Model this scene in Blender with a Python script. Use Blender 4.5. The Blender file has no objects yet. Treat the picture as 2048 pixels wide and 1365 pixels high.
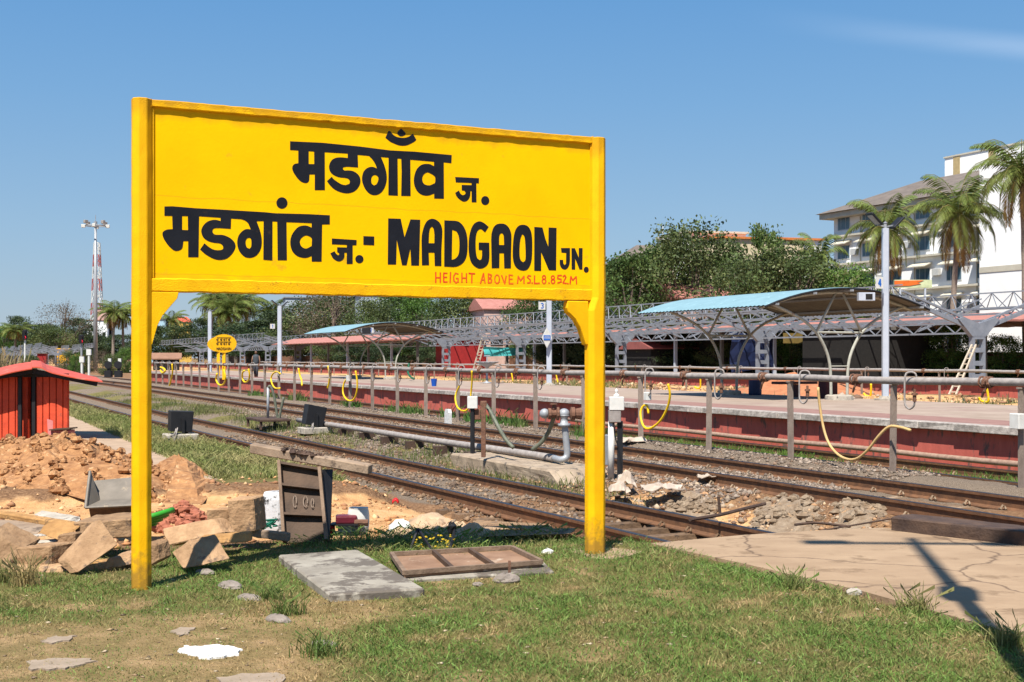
import bpy, math, random
import numpy as np
from mathutils import Vector, Matrix
from mathutils.geometry import tessellate_polygon
R = math.radians
random.seed(7)
rng = np.random.default_rng(11)
scene = bpy.context.scene
col = scene.collection

# ------------------------------------------------------------------ camera, sky, sun, exposure
EYE = 1.6                      # metres above the platform the photographer stands on
FPX, CX, HY = 2467.0, 1024.0, 716.0     # focal length in photo pixels, centre column, horizon row
cam_data = bpy.data.cameras.new('camera')
cam = bpy.data.objects.new('camera', cam_data)
col.objects.link(cam)
cam.location = (0, 0, EYE)
cam.rotation_euler = (R(90), 0, 0)
cam_data.sensor_width = 36
cam_data.lens = FPX / 2048 * 36
cam_data.shift_y = (HY - 682.5) / 2048
cam_data.clip_end = 6000
scene.camera = cam

SUN_EL, SUN_AZ = R(58.5), R(-161.5)          # azimuth from +Y towards +X
to_sun = Vector((math.sin(SUN_AZ) * math.cos(SUN_EL), math.cos(SUN_AZ) * math.cos(SUN_EL), math.sin(SUN_EL)))
world = bpy.data.worlds.new('World')
scene.world = world
world.use_nodes = True
wn, wl = world.node_tree.nodes, world.node_tree.links
wn.clear()
w_out = wn.new('ShaderNodeOutputWorld')
w_bg = wn.new('ShaderNodeBackground')
w_sky = wn.new('ShaderNodeTexSky')
w_sky.sky_type = 'NISHITA'
w_sky.sun_disc = False
w_sky.sun_elevation = SUN_EL
w_sky.sun_rotation = SUN_AZ
w_sky.altitude = 0
w_sky.air_density = 1.25
w_sky.dust_density = 0.25
w_sky.ozone_density = 3.5
w_hsv = wn.new('ShaderNodeHueSaturation')
w_hsv.inputs['Saturation'].default_value = 1.08
wl.new(w_sky.outputs[0], w_hsv.inputs['Color'])
# a faint high cirrus streak, upper right
w_tc = wn.new('ShaderNodeTexCoord')
w_map = wn.new('ShaderNodeMapping')
w_map.inputs['Rotation'].default_value = (0, R(9), 0)
w_map.inputs['Scale'].default_value = (2.0, 2.0, 14.0)
w_noise = wn.new('ShaderNodeTexNoise')
w_noise.inputs['Scale'].default_value = 1.3
w_noise.inputs['Detail'].default_value = 6
w_ramp = wn.new('ShaderNodeValToRGB')
w_ramp.color_ramp.elements[0].position = 0.30
w_ramp.color_ramp.elements[0].color = (0, 0, 0, 1)
w_ramp.color_ramp.elements[1].position = 0.9
w_ramp.color_ramp.elements[1].color = (0.30, 0.30, 0.30, 1)
w_mix = wn.new('ShaderNodeMixRGB')
w_mix.inputs[2].default_value = (9.0, 9.6, 10.4, 1)
wl.new(w_tc.outputs['Generated'], w_map.inputs[0])
wl.new(w_map.outputs[0], w_noise.inputs['Vector'])
wl.new(w_noise.outputs['Fac'], w_ramp.inputs[0])
w_sep = wn.new('ShaderNodeSeparateXYZ'); wl.new(w_tc.outputs['Generated'], w_sep.inputs[0])
def w_band(sock, c, half):        # smooth bump over a range of sky directions
    s = wn.new('ShaderNodeMath'); s.operation = 'SUBTRACT'; wl.new(sock, s.inputs[0]); s.inputs[1].default_value = c
    a = wn.new('ShaderNodeMath'); a.operation = 'ABSOLUTE'; wl.new(s.outputs[0], a.inputs[0])
    m = wn.new('ShaderNodeMapRange'); m.interpolation_type = 'SMOOTHSTEP'; m.inputs['From Min'].default_value = half; m.inputs['From Max'].default_value = 0
    wl.new(a.outputs[0], m.inputs['Value']); return m.outputs[0]
w_t = wn.new('ShaderNodeMath'); w_t.operation = 'MULTIPLY_ADD'; wl.new(w_sep.outputs['X'], w_t.inputs[0]); w_t.inputs[1].default_value = 0.19; wl.new(w_sep.outputs['Z'], w_t.inputs[2])
w_m1 = wn.new('ShaderNodeMath'); w_m1.operation = 'MULTIPLY'; wl.new(w_band(w_t.outputs[0], 0.2975, 0.013), w_m1.inputs[0]); wl.new(w_band(w_sep.outputs['X'], 0.42, 0.26), w_m1.inputs[1])
w_m2 = wn.new('ShaderNodeMath'); w_m2.operation = 'MULTIPLY'; wl.new(w_m1.outputs[0], w_m2.inputs[0]); wl.new(w_ramp.outputs[0], w_m2.inputs[1])
wl.new(w_m2.outputs[0], w_mix.inputs[0])
w_sep0 = wn.new('ShaderNodeSeparateXYZ'); wl.new(w_tc.outputs['Generated'], w_sep0.inputs[0])
w_grad = wn.new('ShaderNodeValToRGB'); w_e = w_grad.color_ramp.elements      # hazy blue of a dry winter noon by height above the horizon
w_e[0].position, w_e[0].color = 0.0, (2.5, 3.35, 4.3, 1)
w_e[1].position, w_e[1].color = 1.0, (0.5, 1.4, 3.4, 1)
for p_, c_ in ((0.10, (1.9, 3.15, 4.7, 1)), (0.20, (1.25, 2.7, 4.75, 1)), (0.30, (0.78, 2.25, 4.6, 1))):
    e_ = w_e.new(p_); e_.color = c_
wl.new(w_sep0.outputs['Z'], w_grad.inputs[0])
w_blend = wn.new('ShaderNodeMixRGB'); w_blend.inputs[0].default_value = 0.85
wl.new(w_hsv.outputs[0], w_blend.inputs[1]); wl.new(w_grad.outputs[0], w_blend.inputs[2])
wl.new(w_blend.outputs[0], w_mix.inputs[1])
wl.new(w_mix.outputs[0], w_bg.inputs[0])
w_bg.inputs[1].default_value = 0.085
wl.new(w_bg.outputs[0], w_out.inputs[0])

sun_data = bpy.data.lights.new('sun', 'SUN')
sun_data.energy = 5.0
sun_data.angle = R(0.53)
sun_data.color = (1.0, 0.95, 0.87)
sun = bpy.data.objects.new('sun', sun_data)
col.objects.link(sun)
sun.rotation_euler = (-to_sun).to_track_quat('-Z', 'Y').to_euler()
scene.view_settings.view_transform = 'Standard'
scene.view_settings.look = 'None'
scene.view_settings.gamma = 1
scene.view_settings.exposure = 0.76

# ------------------------------------------------------------------ the survey: track axis u, across it v
TH = math.atan(1154 / 2467)
SN, CS = math.sin(TH), math.cos(TH)
D = Vector((-SN, CS, 0))       # along the tracks, away
N = Vector((CS, SN, 0))        # across the tracks, to the right
ZV = Vector((0, 0, 1))
def U(u, v, z=0.0):
    return D * u + N * v + Vector((0, 0, z))
def uv_of(p):
    return (-SN * p[0] + CS * p[1], CS * p[0] + SN * p[1])
def ray(px, py):
    return Vector(((px - CX) / FPX, 1.0, -(py - HY) / FPX))
def G(px, py, z=0.0):          # survey a point on a level plane
    r = ray(px, py); t = (z - EYE) / r.z
    return Vector((r.x * t, t, z))
def P(px, py, Y):              # survey a point at a known distance
    r = ray(px, py)
    return Vector((r.x * Y, Y, EYE + r.z * Y))
def PV(px, py, v):             # on the upright plane v = const
    r = ray(px, py); t = v / r.dot(N)
    return Vector((r.x * t, t, EYE + r.z * t))
def PU(px, py, u):             # on the upright plane u = const
    r = ray(px, py); t = u / r.dot(D)
    return Vector((r.x * t, t, EYE + r.z * t))

def hash2(i, j, s):
    n = np.sin(i * 127.1 + j * 311.7 + s * 74.7) * 43758.5453
    return n - np.floor(n)
def vnoise(x, y, s=0):
    x = np.asarray(x, float); y = np.asarray(y, float)
    i = np.floor(x); j = np.floor(y); fx = x - i; fy = y - j
    fx = fx * fx * (3 - 2 * fx); fy = fy * fy * (3 - 2 * fy)
    a = hash2(i, j, s); b = hash2(i + 1, j, s); c = hash2(i, j + 1, s); d = hash2(i + 1, j + 1, s)
    return (a * (1 - fx) + b * fx) * (1 - fy) + (c * (1 - fx) + d * fx) * fy
def fbm(x, y, s=0, o=4):
    t = 0; a = 0.5
    for k in range(o):
        t = t + a * vnoise(np.asarray(x) * 2 ** k, np.asarray(y) * 2 ** k, s + k * 3); a *= 0.5
    return t

def Yv(px, v):                 # distance at which the sight line of a column crosses v
    return v / ray(px, HY).dot(N)

# ------------------------------------------------------------------ materials
def new_mat(name):
    m = bpy.data.materials.new(name); m.use_nodes = True
    nt = m.node_tree; nt.nodes.clear()
    o = nt.nodes.new('ShaderNodeOutputMaterial'); b = nt.nodes.new('ShaderNodeBsdfPrincipled')
    nt.links.new(b.outputs[0], o.inputs[0])
    return m, nt, b
def c4(c): return (c[0], c[1], c[2], 1)
MATS = {}
def mat(name, c1, c2=None, scale=6.0, rough=0.85, bump=0.25, bscale=60.0, metal=0.0, spots=None, spot_scale=14.0,
        spot_at=0.62, stretch=(1, 1, 1), rand=0.0, spec=0.3, detail=6):
    if name in MATS: return MATS[name]
    m, nt, b = new_mat(name); n, l = nt.nodes, nt.links
    tc = n.new('ShaderNodeTexCoord'); mp = n.new('ShaderNodeMapping')
    mp.inputs['Scale'].default_value = stretch
    l.new(tc.outputs['Object'], mp.inputs[0])
    b.inputs['Roughness'].default_value = rough
    b.inputs['Metallic'].default_value = metal
    b.inputs['Specular IOR Level'].default_value = spec
    if c2 is None: c2 = tuple(x * 0.72 for x in c1)
    nz = n.new('ShaderNodeTexNoise'); nz.inputs['Scale'].default_value = scale; nz.inputs['Detail'].default_value = detail
    nz.inputs['Roughness'].default_value = 0.62
    l.new(mp.outputs[0], nz.inputs['Vector'])
    rp = n.new('ShaderNodeValToRGB'); rp.color_ramp.elements[0].position = 0.33; rp.color_ramp.elements[1].position = 0.68
    rp.color_ramp.elements[0].color = c4(c2); rp.color_ramp.elements[1].color = c4(c1)
    l.new(nz.outputs['Fac'], rp.inputs[0])
    out = rp.outputs[0]
    if spots is not None:
        n2 = n.new('ShaderNodeTexNoise'); n2.inputs['Scale'].default_value = spot_scale; n2.inputs['Detail'].default_value = 8
        n2.inputs['Roughness'].default_value = 0.7
        l.new(mp.outputs[0], n2.inputs['Vector'])
        r2 = n.new('ShaderNodeValToRGB'); r2.color_ramp.elements[0].position = spot_at; r2.color_ramp.elements[1].position = spot_at + 0.07
        r2.color_ramp.elements[0].color = (0, 0, 0, 1); r2.color_ramp.elements[1].color = (1, 1, 1, 1)
        l.new(n2.outputs['Fac'], r2.inputs[0])
        mx = n.new('ShaderNodeMixRGB'); mx.inputs[2].default_value = c4(spots)
        l.new(r2.outputs[0], mx.inputs[0]); l.new(out, mx.inputs[1]); out = mx.outputs[0]
    if rand > 0:
        oi = n.new('ShaderNodeObjectInfo'); mr = n.new('ShaderNodeMapRange')
        mr.inputs['To Min'].default_value = 1 - rand; mr.inputs['To Max'].default_value = 1 + rand
        l.new(oi.outputs['Random'], mr.inputs['Value'])
        hs = n.new('ShaderNodeHueSaturation'); l.new(mr.outputs[0], hs.inputs['Value']); l.new(out, hs.inputs['Color']); out = hs.outputs[0]
    l.new(out, b.inputs['Base Color'])
    if bump > 0:
        bn = n.new('ShaderNodeTexNoise'); bn.inputs['Scale'].default_value = bscale; bn.inputs['Detail'].default_value = 5
        l.new(mp.outputs[0], bn.inputs['Vector'])
        bp = n.new('ShaderNodeBump'); bp.inputs['Strength'].default_value = bump; bp.inputs['Distance'].default_value = 0.02
        l.new(bn.outputs['Fac'], bp.inputs['Height']); l.new(bp.outputs[0], b.inputs['Normal'])
    MATS[name] = m
    return m
def leaf_mat(name, rough=0.6, trans=0.3):
    if name in MATS: return MATS[name]
    m, nt, b = new_mat(name); n, l = nt.nodes, nt.links
    at = n.new('ShaderNodeAttribute'); at.attribute_name = 'Col'
    l.new(at.outputs['Color'], b.inputs['Base Color'])
    b.inputs['Roughness'].default_value = rough; b.inputs['Specular IOR Level'].default_value = 0.25
    tr = n.new('ShaderNodeBsdfTranslucent'); l.new(at.outputs['Color'], tr.inputs[0])
    mx = n.new('ShaderNodeMixShader'); mx.inputs[0].default_value = trans
    o = [x for x in n if x.type == 'OUTPUT_MATERIAL'][0]
    l.new(b.outputs[0], mx.inputs[1]); l.new(tr.outputs[0], mx.inputs[2]); l.new(mx.outputs[0], o.inputs[0])
    MATS[name] = m
    return m
def emit_mat(name, c, s):
    if name in MATS: return MATS[name]
    m, nt, b = new_mat(name)
    b.inputs['Base Color'].default_value = c4(c); b.inputs['Emission Color'].default_value = c4(c)
    b.inputs['Emission Strength'].default_value = s
    MATS[name] = m
    return m

# ------------------------------------------------------------------ mesh building and bookkeeping
ROOT = {}                      # object name -> world base of its thing
class MB:
    def __init__(self): self.v = []; self.f = []
    def add(self, vs, fs):
        o = len(self.v); self.v += [Vector(p) for p in vs]; self.f += [tuple(i + o for i in f) for f in fs]; return self
    def hexa(self, p):         # 8 points: bottom loop 0-3, top loop 4-7
        return self.add(p, [(3, 2, 1, 0), (4, 5, 6, 7), (0, 1, 5, 4), (1, 2, 6, 5), (2, 3, 7, 6), (3, 0, 4, 7)])
    def obox(self, c, ax, ay, az):      # centre and three half vectors
        c = Vector(c)
        return self.hexa([c - ax - ay - az, c + ax - ay - az, c + ax + ay - az, c - ax + ay - az,
                          c - ax - ay + az, c + ax - ay + az, c + ax + ay + az, c - ax + ay + az])
    def box(self, c, s, rz=0.0):
        a = Vector((math.cos(rz), math.sin(rz), 0)); b = Vector((-math.sin(rz), math.cos(rz), 0))
        return self.obox(c, a * s[0] / 2, b * s[1] / 2, ZV * s[2] / 2)
    def tbox(self, u0, u1, v0, v1, z0, z1):     # box in track axes
        return self.obox(U((u0 + u1) / 2, (v0 + v1) / 2, (z0 + z1) / 2), D * abs(u1 - u0) / 2, -N * abs(v1 - v0) / 2, ZV * (z1 - z0) / 2)
    def beam(self, p, q, w, h=None, up=ZV):
        p = Vector(p); q = Vector(q); h = h or w; d = (q - p)
        if d.length < 1e-6: return self
        d.normalize()
        s = d.cross(Vector(up))
        if s.length < 1e-3: s = d.cross(Vector((1, 0, 0)))
        s.normalize(); t = s.cross(d)
        return self.obox((p + q) / 2, s * w / 2, (q - p) / 2, t * h / 2)
    def tube(self, pts, r, n=8, caps=True):
        pts = [Vector(p) for p in pts]; k = len(pts); rs = r if isinstance(r, (list, tuple)) else [r] * k
        ref = None; vs = []; fs = []
        for i, p in enumerate(pts):
            d = (pts[min(i + 1, k - 1)] - pts[max(i - 1, 0)])
            d = d.normalized() if d.length > 1e-9 else ZV
            if ref is None:
                ref = d.cross(ZV)
                if ref.length < 1e-3: ref = d.cross(Vector((1, 0, 0)))
            ref = ref - d * ref.dot(d)
            ref = ref.normalized() if ref.length > 1e-6 else d.orthogonal().normalized()
            b = d.cross(ref)
            for j in range(n):
                a = 2 * math.pi * j / n
                vs.append(p + (ref * math.cos(a) + b * math.sin(a)) * rs[i])
        for i in range(k - 1):
            for j in range(n):
                fs.append((i * n + j, i * n + (j + 1) % n, (i + 1) * n + (j + 1) % n, (i + 1) * n + j))
        if caps: fs.append(tuple(range(n - 1, -1, -1))); fs.append(tuple((k - 1) * n + j for j in range(n)))
        return self.add(vs, fs)
    def prism(self, poly, off):
        poly = [Vector(p) for p in poly]; n = len(poly); off = Vector(off)
        vs = poly + [p + off for p in poly]
        tri = tessellate_polygon([poly])
        fs = [tuple(t) for t in tri] + [tuple(i + n for i in reversed(t)) for t in tri]
        fs += [(i, i + n, (i + 1) % n + n, (i + 1) % n) for i in range(n)]
        return self.add(vs, fs)
    def lathe(self, c, prof, n=16, axis=ZV, sx=1.0, sy=1.0):
        c = Vector(c); axis = Vector(axis).normalized()
        a = axis.orthogonal().normalized() if abs(axis.z) < 0.99 else Vector((1, 0, 0)); b = axis.cross(a)
        vs = []; fs = []
        for r, h in prof:
            for j in range(n):
                t = 2 * math.pi * j / n
                vs.append(c + axis * h + (a * math.cos(t) * sx + b * math.sin(t) * sy) * r)
        for i in range(len(prof) - 1):
            for j in range(n): fs.append((i * n + j, i * n + (j + 1) % n, (i + 1) * n + (j + 1) % n, (i + 1) * n + j))
        if prof[0][0] > 1e-4: fs.append(tuple(range(n - 1, -1, -1)))
        if prof[-1][0] > 1e-4: fs.append(tuple((len(prof) - 1) * n + j for j in range(n)))
        return self.add(vs, fs)
    def blob(self, c, rx, ry, rz, jit=0.15, nu=9, nv=6, flat=True):
        c = Vector(c); vs = []; fs = []; s = random.random() * 99
        for i in range(nv + 1):
            t = math.pi * i / nv - math.pi / 2
            for j in range(nu):
                a = 2 * math.pi * j / nu
                k = 1 + (random.random() - 0.5) * 2 * jit
                vs.append(c + Vector((rx * math.cos(t) * math.cos(a) * k, ry * math.cos(t) * math.sin(a) * k, rz * math.sin(t) * k)))
        for i in range(nv):
            for j in range(nu): fs.append((i * nu + j, i * nu + (j + 1) % nu, (i + 1) * nu + (j + 1) % nu, (i + 1) * nu + j))
        return self.add(vs, fs)
    def build(self, name, m, parent=None, smooth=False, bevel=0.0, bseg=1, sub=0):
        base = ROOT.get(parent.name, Vector()) if parent else Vector()
        return self._mk(name, m, parent, base, smooth, bevel, bseg, sub)
    def thing(self, name, m, label=None, cat=None, group=None, kind=None, loc=None, smooth=False, bevel=0.0, bseg=1, sub=0):
        if loc is None:
            xs = [p.x for p in self.v]; ys = [p.y for p in self.v]; zs = [p.z for p in self.v]
            loc = Vector(((min(xs) + max(xs)) / 2, (min(ys) + max(ys)) / 2, min(zs)))
        if kind in ('structure', 'stuff'): loc = Vector()
        o = self._mk(name, m, None, Vector(loc), smooth, bevel, bseg, sub)
        o.location = loc
        tag(o, label, cat, group, kind)
        return o
    def _mk(self, name, m, parent, base, smooth, bevel, bseg, sub):
        me = bpy.data.meshes.new(name)
        me.from_pydata([tuple(p - base) for p in self.v], [], self.f)
        me.materials.append(m)
        if smooth: me.shade_smooth()
        me.update()
        o = bpy.data.objects.new(name, me); col.objects.link(o)
        ROOT[o.name] = base
        if parent: o.parent = parent
        if bevel > 0:
            b = o.modifiers.new('bevel', 'BEVEL'); b.width = bevel; b.segments = bseg; b.limit_method = 'ANGLE'; b.angle_limit = R(40)
        if sub:
            s = o.modifiers.new('sub', 'SUBSURF'); s.levels = sub; s.render_levels = sub
        return o
def tag(o, label=None, cat=None, group=None, kind=None):
    if label: o['label'] = label
    if cat: o['category'] = cat
    if group: o['group'] = group
    if kind: o['kind'] = kind
    return o
def thing(name, label, cat, loc, group=None, rz=0.0):
    o = bpy.data.objects.new(name, None); col.objects.link(o)
    o.empty_display_size = 0.2
    o.location = loc; o.rotation_euler = (0, 0, rz)
    ROOT[o.name] = Vector(loc)
    return tag(o, label, cat, group)
def dup(root, loc, rz=0.0, sc=1.0, label=None, group=None):
    r = root.copy(); col.objects.link(r)
    r.location = loc; r.rotation_euler = (0, 0, rz)
    r.scale = (sc, sc, sc) if not isinstance(sc, tuple) else sc
    if label: r['label'] = label
    if group: r['group'] = group
    for ch in list(root.children):
        c = ch.copy(); col.objects.link(c); c.parent = r
        for g in list(ch.children):
            d = g.copy(); col.objects.link(d); d.parent = c
    return r
def np_mesh(name, verts, quads, m, cols=None, smooth=False):   # verts (n,3), quads (k,3|4)
    me = bpy.data.meshes.new(name)
    nv = len(verts); nf, k = quads.shape
    me.vertices.add(nv); me.vertices.foreach_set('co', np.asarray(verts, np.float32).ravel())
    me.loops.add(nf * k); me.loops.foreach_set('vertex_index', quads.astype(np.int32).ravel())
    me.polygons.add(nf); me.polygons.foreach_set('loop_start', np.arange(0, nf * k, k, dtype=np.int32))
    me.update(calc_edges=True)
    if cols is not None:
        a = me.attributes.new('Col', 'FLOAT_COLOR', 'POINT')
        c = np.ones((nv, 4), np.float32); c[:, :cols.shape[1]] = cols
        a.data.foreach_set('color', c.ravel())
    me.materials.append(m)
    if smooth: me.shade_smooth()
    return me
def link_mesh(name, me, parent=None):
    o = bpy.data.objects.new(name, me); col.objects.link(o)
    if parent: o.parent = parent; ROOT[o.name] = ROOT.get(parent.name, Vector())
    else: ROOT[o.name] = Vector()
    return o
_tx = {}
def roughen(o, amount, size, levels=3):      # chipped, uneven edges on a solid
    if size not in _tx:
        t = bpy.data.textures.new('chips', 'CLOUDS'); t.noise_scale = size; t.noise_depth = 3; _tx[size] = t
    s = o.modifiers.new('cut', 'SUBSURF'); s.subdivision_type = 'SIMPLE'; s.levels = levels; s.render_levels = levels
    d = o.modifiers.new('chip', 'DISPLACE'); d.texture = _tx[size]; d.strength = amount; d.mid_level = .5; d.texture_coords = 'GLOBAL'
    return o
def smooth_pts(pts, k=3):      # Catmull-Rom through the points
    pts = [Vector(p) for p in pts]; out = []
    for i in range(len(pts) - 1):
        p0 = pts[max(i - 1, 0)]; p1 = pts[i]; p2 = pts[i + 1]; p3 = pts[min(i + 2, len(pts) - 1)]
        for j in range(k):
            t = j / k
            out.append(0.5 * ((2 * p1) + (p2 - p0) * t + (2 * p0 - 5 * p1 + 4 * p2 - p3) * t * t + (3 * p1 - p0 - 3 * p2 + p3) * t ** 3))
    out.append(pts[-1])
    return out

# ------------------------------------------------------------------ ground
def track_c(u):                # centre line of the nearest track bends a little to the left far away
    return np.interp(u, [0, 12, 20, 30, 45, 64, 130, 400], [7.97, 7.97, 7.66, 7.37, 6.93, 6.72, 6.3, -4])
def profile(u, v):
    u = np.asarray(u, float); v = np.asarray(v, float)
    sh = (track_c(u) - 7.97) * np.clip((10.4 - v) / 1.4, 0, 1) * np.clip((v - 3.3) / 2, 0, 1)
    w = v - sh
    z = np.interp(w, [-1e4, 3.4, 5.1, 5.75, 6.3, 9.2, 10.0, 10.2, 13.5, 13.9, 14.5, 15.0, 17.4, 25.8, 26.3, 61, 63, 1e4],
                  [0, 0, -.05, -.33, -.575, -.575, -.43, -.41, -.41, -.27, -.27, -.49, -.5, -.5, -.4, -.4, .1, .1])
    # filled-in ground beside the crossing, dug-out bed just behind it
    near = np.clip((9.6 - u) / .3, 0, 1)
    z = np.where((v > 3.0) & (v < 10.2), z * (1 - near) + near * np.interp(v, [3, 5.45, 5.7, 8, 8.6, 10.2], [0, .006, -.04, -.06, -.3, -.39]), z)
    dig = np.clip((17 - u) / 3, 0, 1) * np.clip((u - 9.4) / .5, 0, 1) * np.clip((w - 5.9) / .4, 0, 1) * np.clip((10.75 - w) / .35, 0, 1)
    z = z - (.12 + .06 * np.clip((w - 9.3) / .3, 0, 1)) * dig
    return z
def sandmask(u, v):
    e = fbm(u * .9, v * .9, 5) - .47
    front = np.clip((u - 10.15 - e * .8 - np.clip((v - 4.6) * .3, -2, .5) * -1) / .25, 0, 1)
    back = np.clip((16.6 + e * 3 - np.clip(v, 0, 5) * .2 + np.clip(v - 5, 0, 2) * .8 - u) / .5, 0, 1)
    left = np.clip((v + 6) / 1, 0, 1); right = np.clip((6.75 + e * .7 - v) / .4, 0, 1)
    return front * back * left * right
def HN(u, v):                  # ground height with its roughness
    u = np.asarray(u, float); v = np.asarray(v, float)
    z = profile(u, v)
    s = sandmask(u, v)
    z = z - s * (.05 + .10 * np.clip((u - 10.2) / 1.5, 0, 1)) + s * (fbm(u * 2.2, v * 2.2, 9) - .47) * .12
    lawn = ((v < 5.62) & (u < 10.4)).astype(float)
    z = z + lawn * (fbm(u * 1.3, v * 1.3, 2) - .47) * .035
    rough = np.clip((v - 9.0) / .3, 0, 1) * np.clip((10.6 - v) / .3, 0, 1) * np.clip((19 - u) / 2, 0, 1)
    z = z + rough * ((fbm(u * 2.6, v * 2.6, 4) - .45) * .34)
    bed = ((v > 5.6) & (v < 17)).astype(float) * (1 - rough) * np.clip((60 - u) / 10, 0, 1)
    z = z + bed * (fbm(u * 3.2, v * 3.2, 6) - .47) * .07
    far = ((v > 27) & (v < 60)).astype(float)
    z = z + far * (fbm(u * .35, v * .35, 8) - .45) * .5
    return z
def HZ(u, v): return float(HN(np.array([u]), np.array([v]))[0])
def hxy(p):
    u, v = uv_of(p); return HZ(u, v)

us = np.concatenate([np.arange(-60, -4, 4.), np.arange(-4, 2, 1.), np.arange(2, 30, .14), np.arange(30, 60, .45), np.arange(60, 140, 2.5), np.geomspace(140, 3500, 22)])
vs_ = np.concatenate([-np.geomspace(3500, 20, 20), np.arange(-19, -6, 1.), np.arange(-6, 14.7, .14), np.arange(14.7, 30, .5), np.arange(30, 70, 2.), np.geomspace(70, 3500, 20)])
UU, VV = np.meshgrid(us, vs_, indexing='ij')
ZZ = HN(UU, VV)
gv = np.stack([-SN * UU + CS * VV, CS * UU + SN * VV, ZZ], -1).reshape(-1, 3)
nu_, nv_ = len(us), len(vs_)
ii, jj = np.meshgrid(np.arange(nu_ - 1), np.arange(nv_ - 1), indexing='ij')
gq = np.stack([ii * nv_ + jj, ii * nv_ + jj + 1, (ii + 1) * nv_ + jj + 1, (ii + 1) * nv_ + jj], -1).reshape(-1, 4)[:, ::-1]
e1 = fbm(UU * .8, VV * .8, 21) - .47
e2 = fbm(UU * .25, VV * .25, 31) - .47
wv = VV - (track_c(UU) - 7.97) * np.clip((10.4 - VV) / 1.4, 0, 1)
gr = np.zeros_like(UU)
gr = np.maximum(gr, ((UU < 10.3 + e1) & (VV < 5.65 + e1 * .3)) * 1.0)
gr = np.maximum(gr, ((VV > 3.35) & (wv < 5.5 + e1 * 1.2) & (UU > 15.9 + e1)) * 1.0)
gr = np.maximum(gr, ((wv > 9.0 + e1) & (VV < 10.3 + e1) & (UU > 19)) * np.clip(e1 * 6 + .5, 0, 1) * .8)
gr = np.maximum(gr, ((VV > 15.0 + e1) & (VV < 17.6) & (UU < 27 + e2 * 20)) * .9)
gr = np.maximum(gr, (VV > 26) * np.clip(e2 * 5 + .1, 0, 1))
gr = np.maximum(gr, (VV < 2) * (UU > 30) * np.clip(e2 * 5 + .3, 0, 1))
gr = np.maximum(gr, ((VV < -2.5 + e1) & (UU > 15 + e1 * 3)) * np.clip(e2 * 4 + .75, 0, 1))
ba = np.zeros_like(UU)
ba = np.maximum(ba, np.clip((wv - 6.5 - e1 * .6) / .4, 0, 1) * (VV < 9.4) * np.clip((UU - 13 - e1 * 12) / 7, 0, 1) * .85)
ba = np.maximum(ba, np.clip((VV - 9.3 - e1) / .5, 0, 1) * (VV < 17.5) * np.clip((UU - 16.5 - e1 * 6 + np.clip(VV - 10.2, 0, 3) * 2.2) / 3, 0, 1))
sa = np.maximum(sandmask(UU, VV), np.clip((VV - 8.4) / .4, 0, 1) * np.clip((11.2 - VV) / 1.4, 0, 1) * np.clip((19 - UU) / 4, 0, 1) * .8)
sa = np.maximum(sa, (VV > 26) * (VV < 47) * np.clip(.75 - e2 * 3, 0, 1) * .8)
dry = np.clip((2.6 + e1 * 2.5 - VV) / 1.2, 0, 1) * np.clip((8.6 + e1 * 2 - UU) / 1.0, 0, 1)
dry = np.maximum(dry, np.clip((.38 - fbm(UU * 2.5, VV * 2.5, 51)) * 6, 0, .9) * (VV < 5.7) * (UU < 10.3))
gc = np.stack([gr, ba, sa, dry], -1).reshape(-1, 4).astype(np.float32)
gm, nt, b = new_mat('ground'); n, l = nt.nodes, nt.links
tc = n.new('ShaderNodeTexCoord'); at = n.new('ShaderNodeAttribute'); at.attribute_name = 'Col'
sp = n.new('ShaderNodeSeparateColor'); l.new(at.outputs['Color'], sp.inputs[0])
def gnoise(scale, det=6, ro=.65):
    z = n.new('ShaderNodeTexNoise'); z.inputs['Scale'].default_value = scale; z.inputs['Detail'].default_value = det
    z.inputs['Roughness'].default_value = ro; l.new(tc.outputs['Object'], z.inputs['Vector']); return z.outputs['Fac']
def gramp(f, stops):
    r = n.new('ShaderNodeValToRGB'); el = r.color_ramp.elements
    el[0].position, el[0].color = stops[0][0], c4(stops[0][1]); el[1].position, el[1].color = stops[-1][0], c4(stops[-1][1])
    for p_, c_ in stops[1:-1]:
        e = el.new(p_); e.color = c4(c_)
    l.new(f, r.inputs[0]); return r.outputs[0]
def gmix(f, a, b_):
    x = n.new('ShaderNodeMixRGB'); l.new(f, x.inputs[0]); l.new(a, x.inputs[1]); l.new(b_, x.inputs[2]); return x.outputs[0]
def gmask(chan, nz, k=.55):
    m1 = n.new('ShaderNodeMath'); m1.operation = 'SUBTRACT'; l.new(nz, m1.inputs[0]); m1.inputs[1].default_value = .5
    m2 = n.new('ShaderNodeMath'); m2.operation = 'MULTIPLY_ADD'; l.new(m1.outputs[0], m2.inputs[0]); m2.inputs[1].default_value = k * 3; l.new(chan, m2.inputs[2])
    m3 = n.new('ShaderNodeMapRange'); m3.inputs['From Min'].default_value = .35; m3.inputs['From Max'].default_value = .65; l.new(m2.outputs[0], m3.inputs['Value'])
    return m3.outputs[0]
nzA, nzB, nzC = gnoise(3.0), gnoise(26, 5), gnoise(95, 3)
soil = gramp(nzB, [(.3, (.11, .06, .033)), (.5, (.22, .12, .062)), (.72, (.36, .22, .12))])
sand = gramp(nzA, [(.28, (.40, .19, .075)), (.48, (.60, .34, .15)), (.75, (.70, .45, .23))])
sand = gmix(gramp(nzB, [(.42, (.0, .0, .0)), (.36 + .42, (.35, .35, .35))]), sand, soil)
grass_c = gramp(nzA, [(.3, (.10, .095, .03)), (.55, (.17, .145, .05)), (.75, (.27, .20, .085))])
dry_c = gramp(nzA, [(.3, (.17, .135, .05)), (.5, (.27, .19, .085)), (.72, (.46, .30, .16))])
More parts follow.
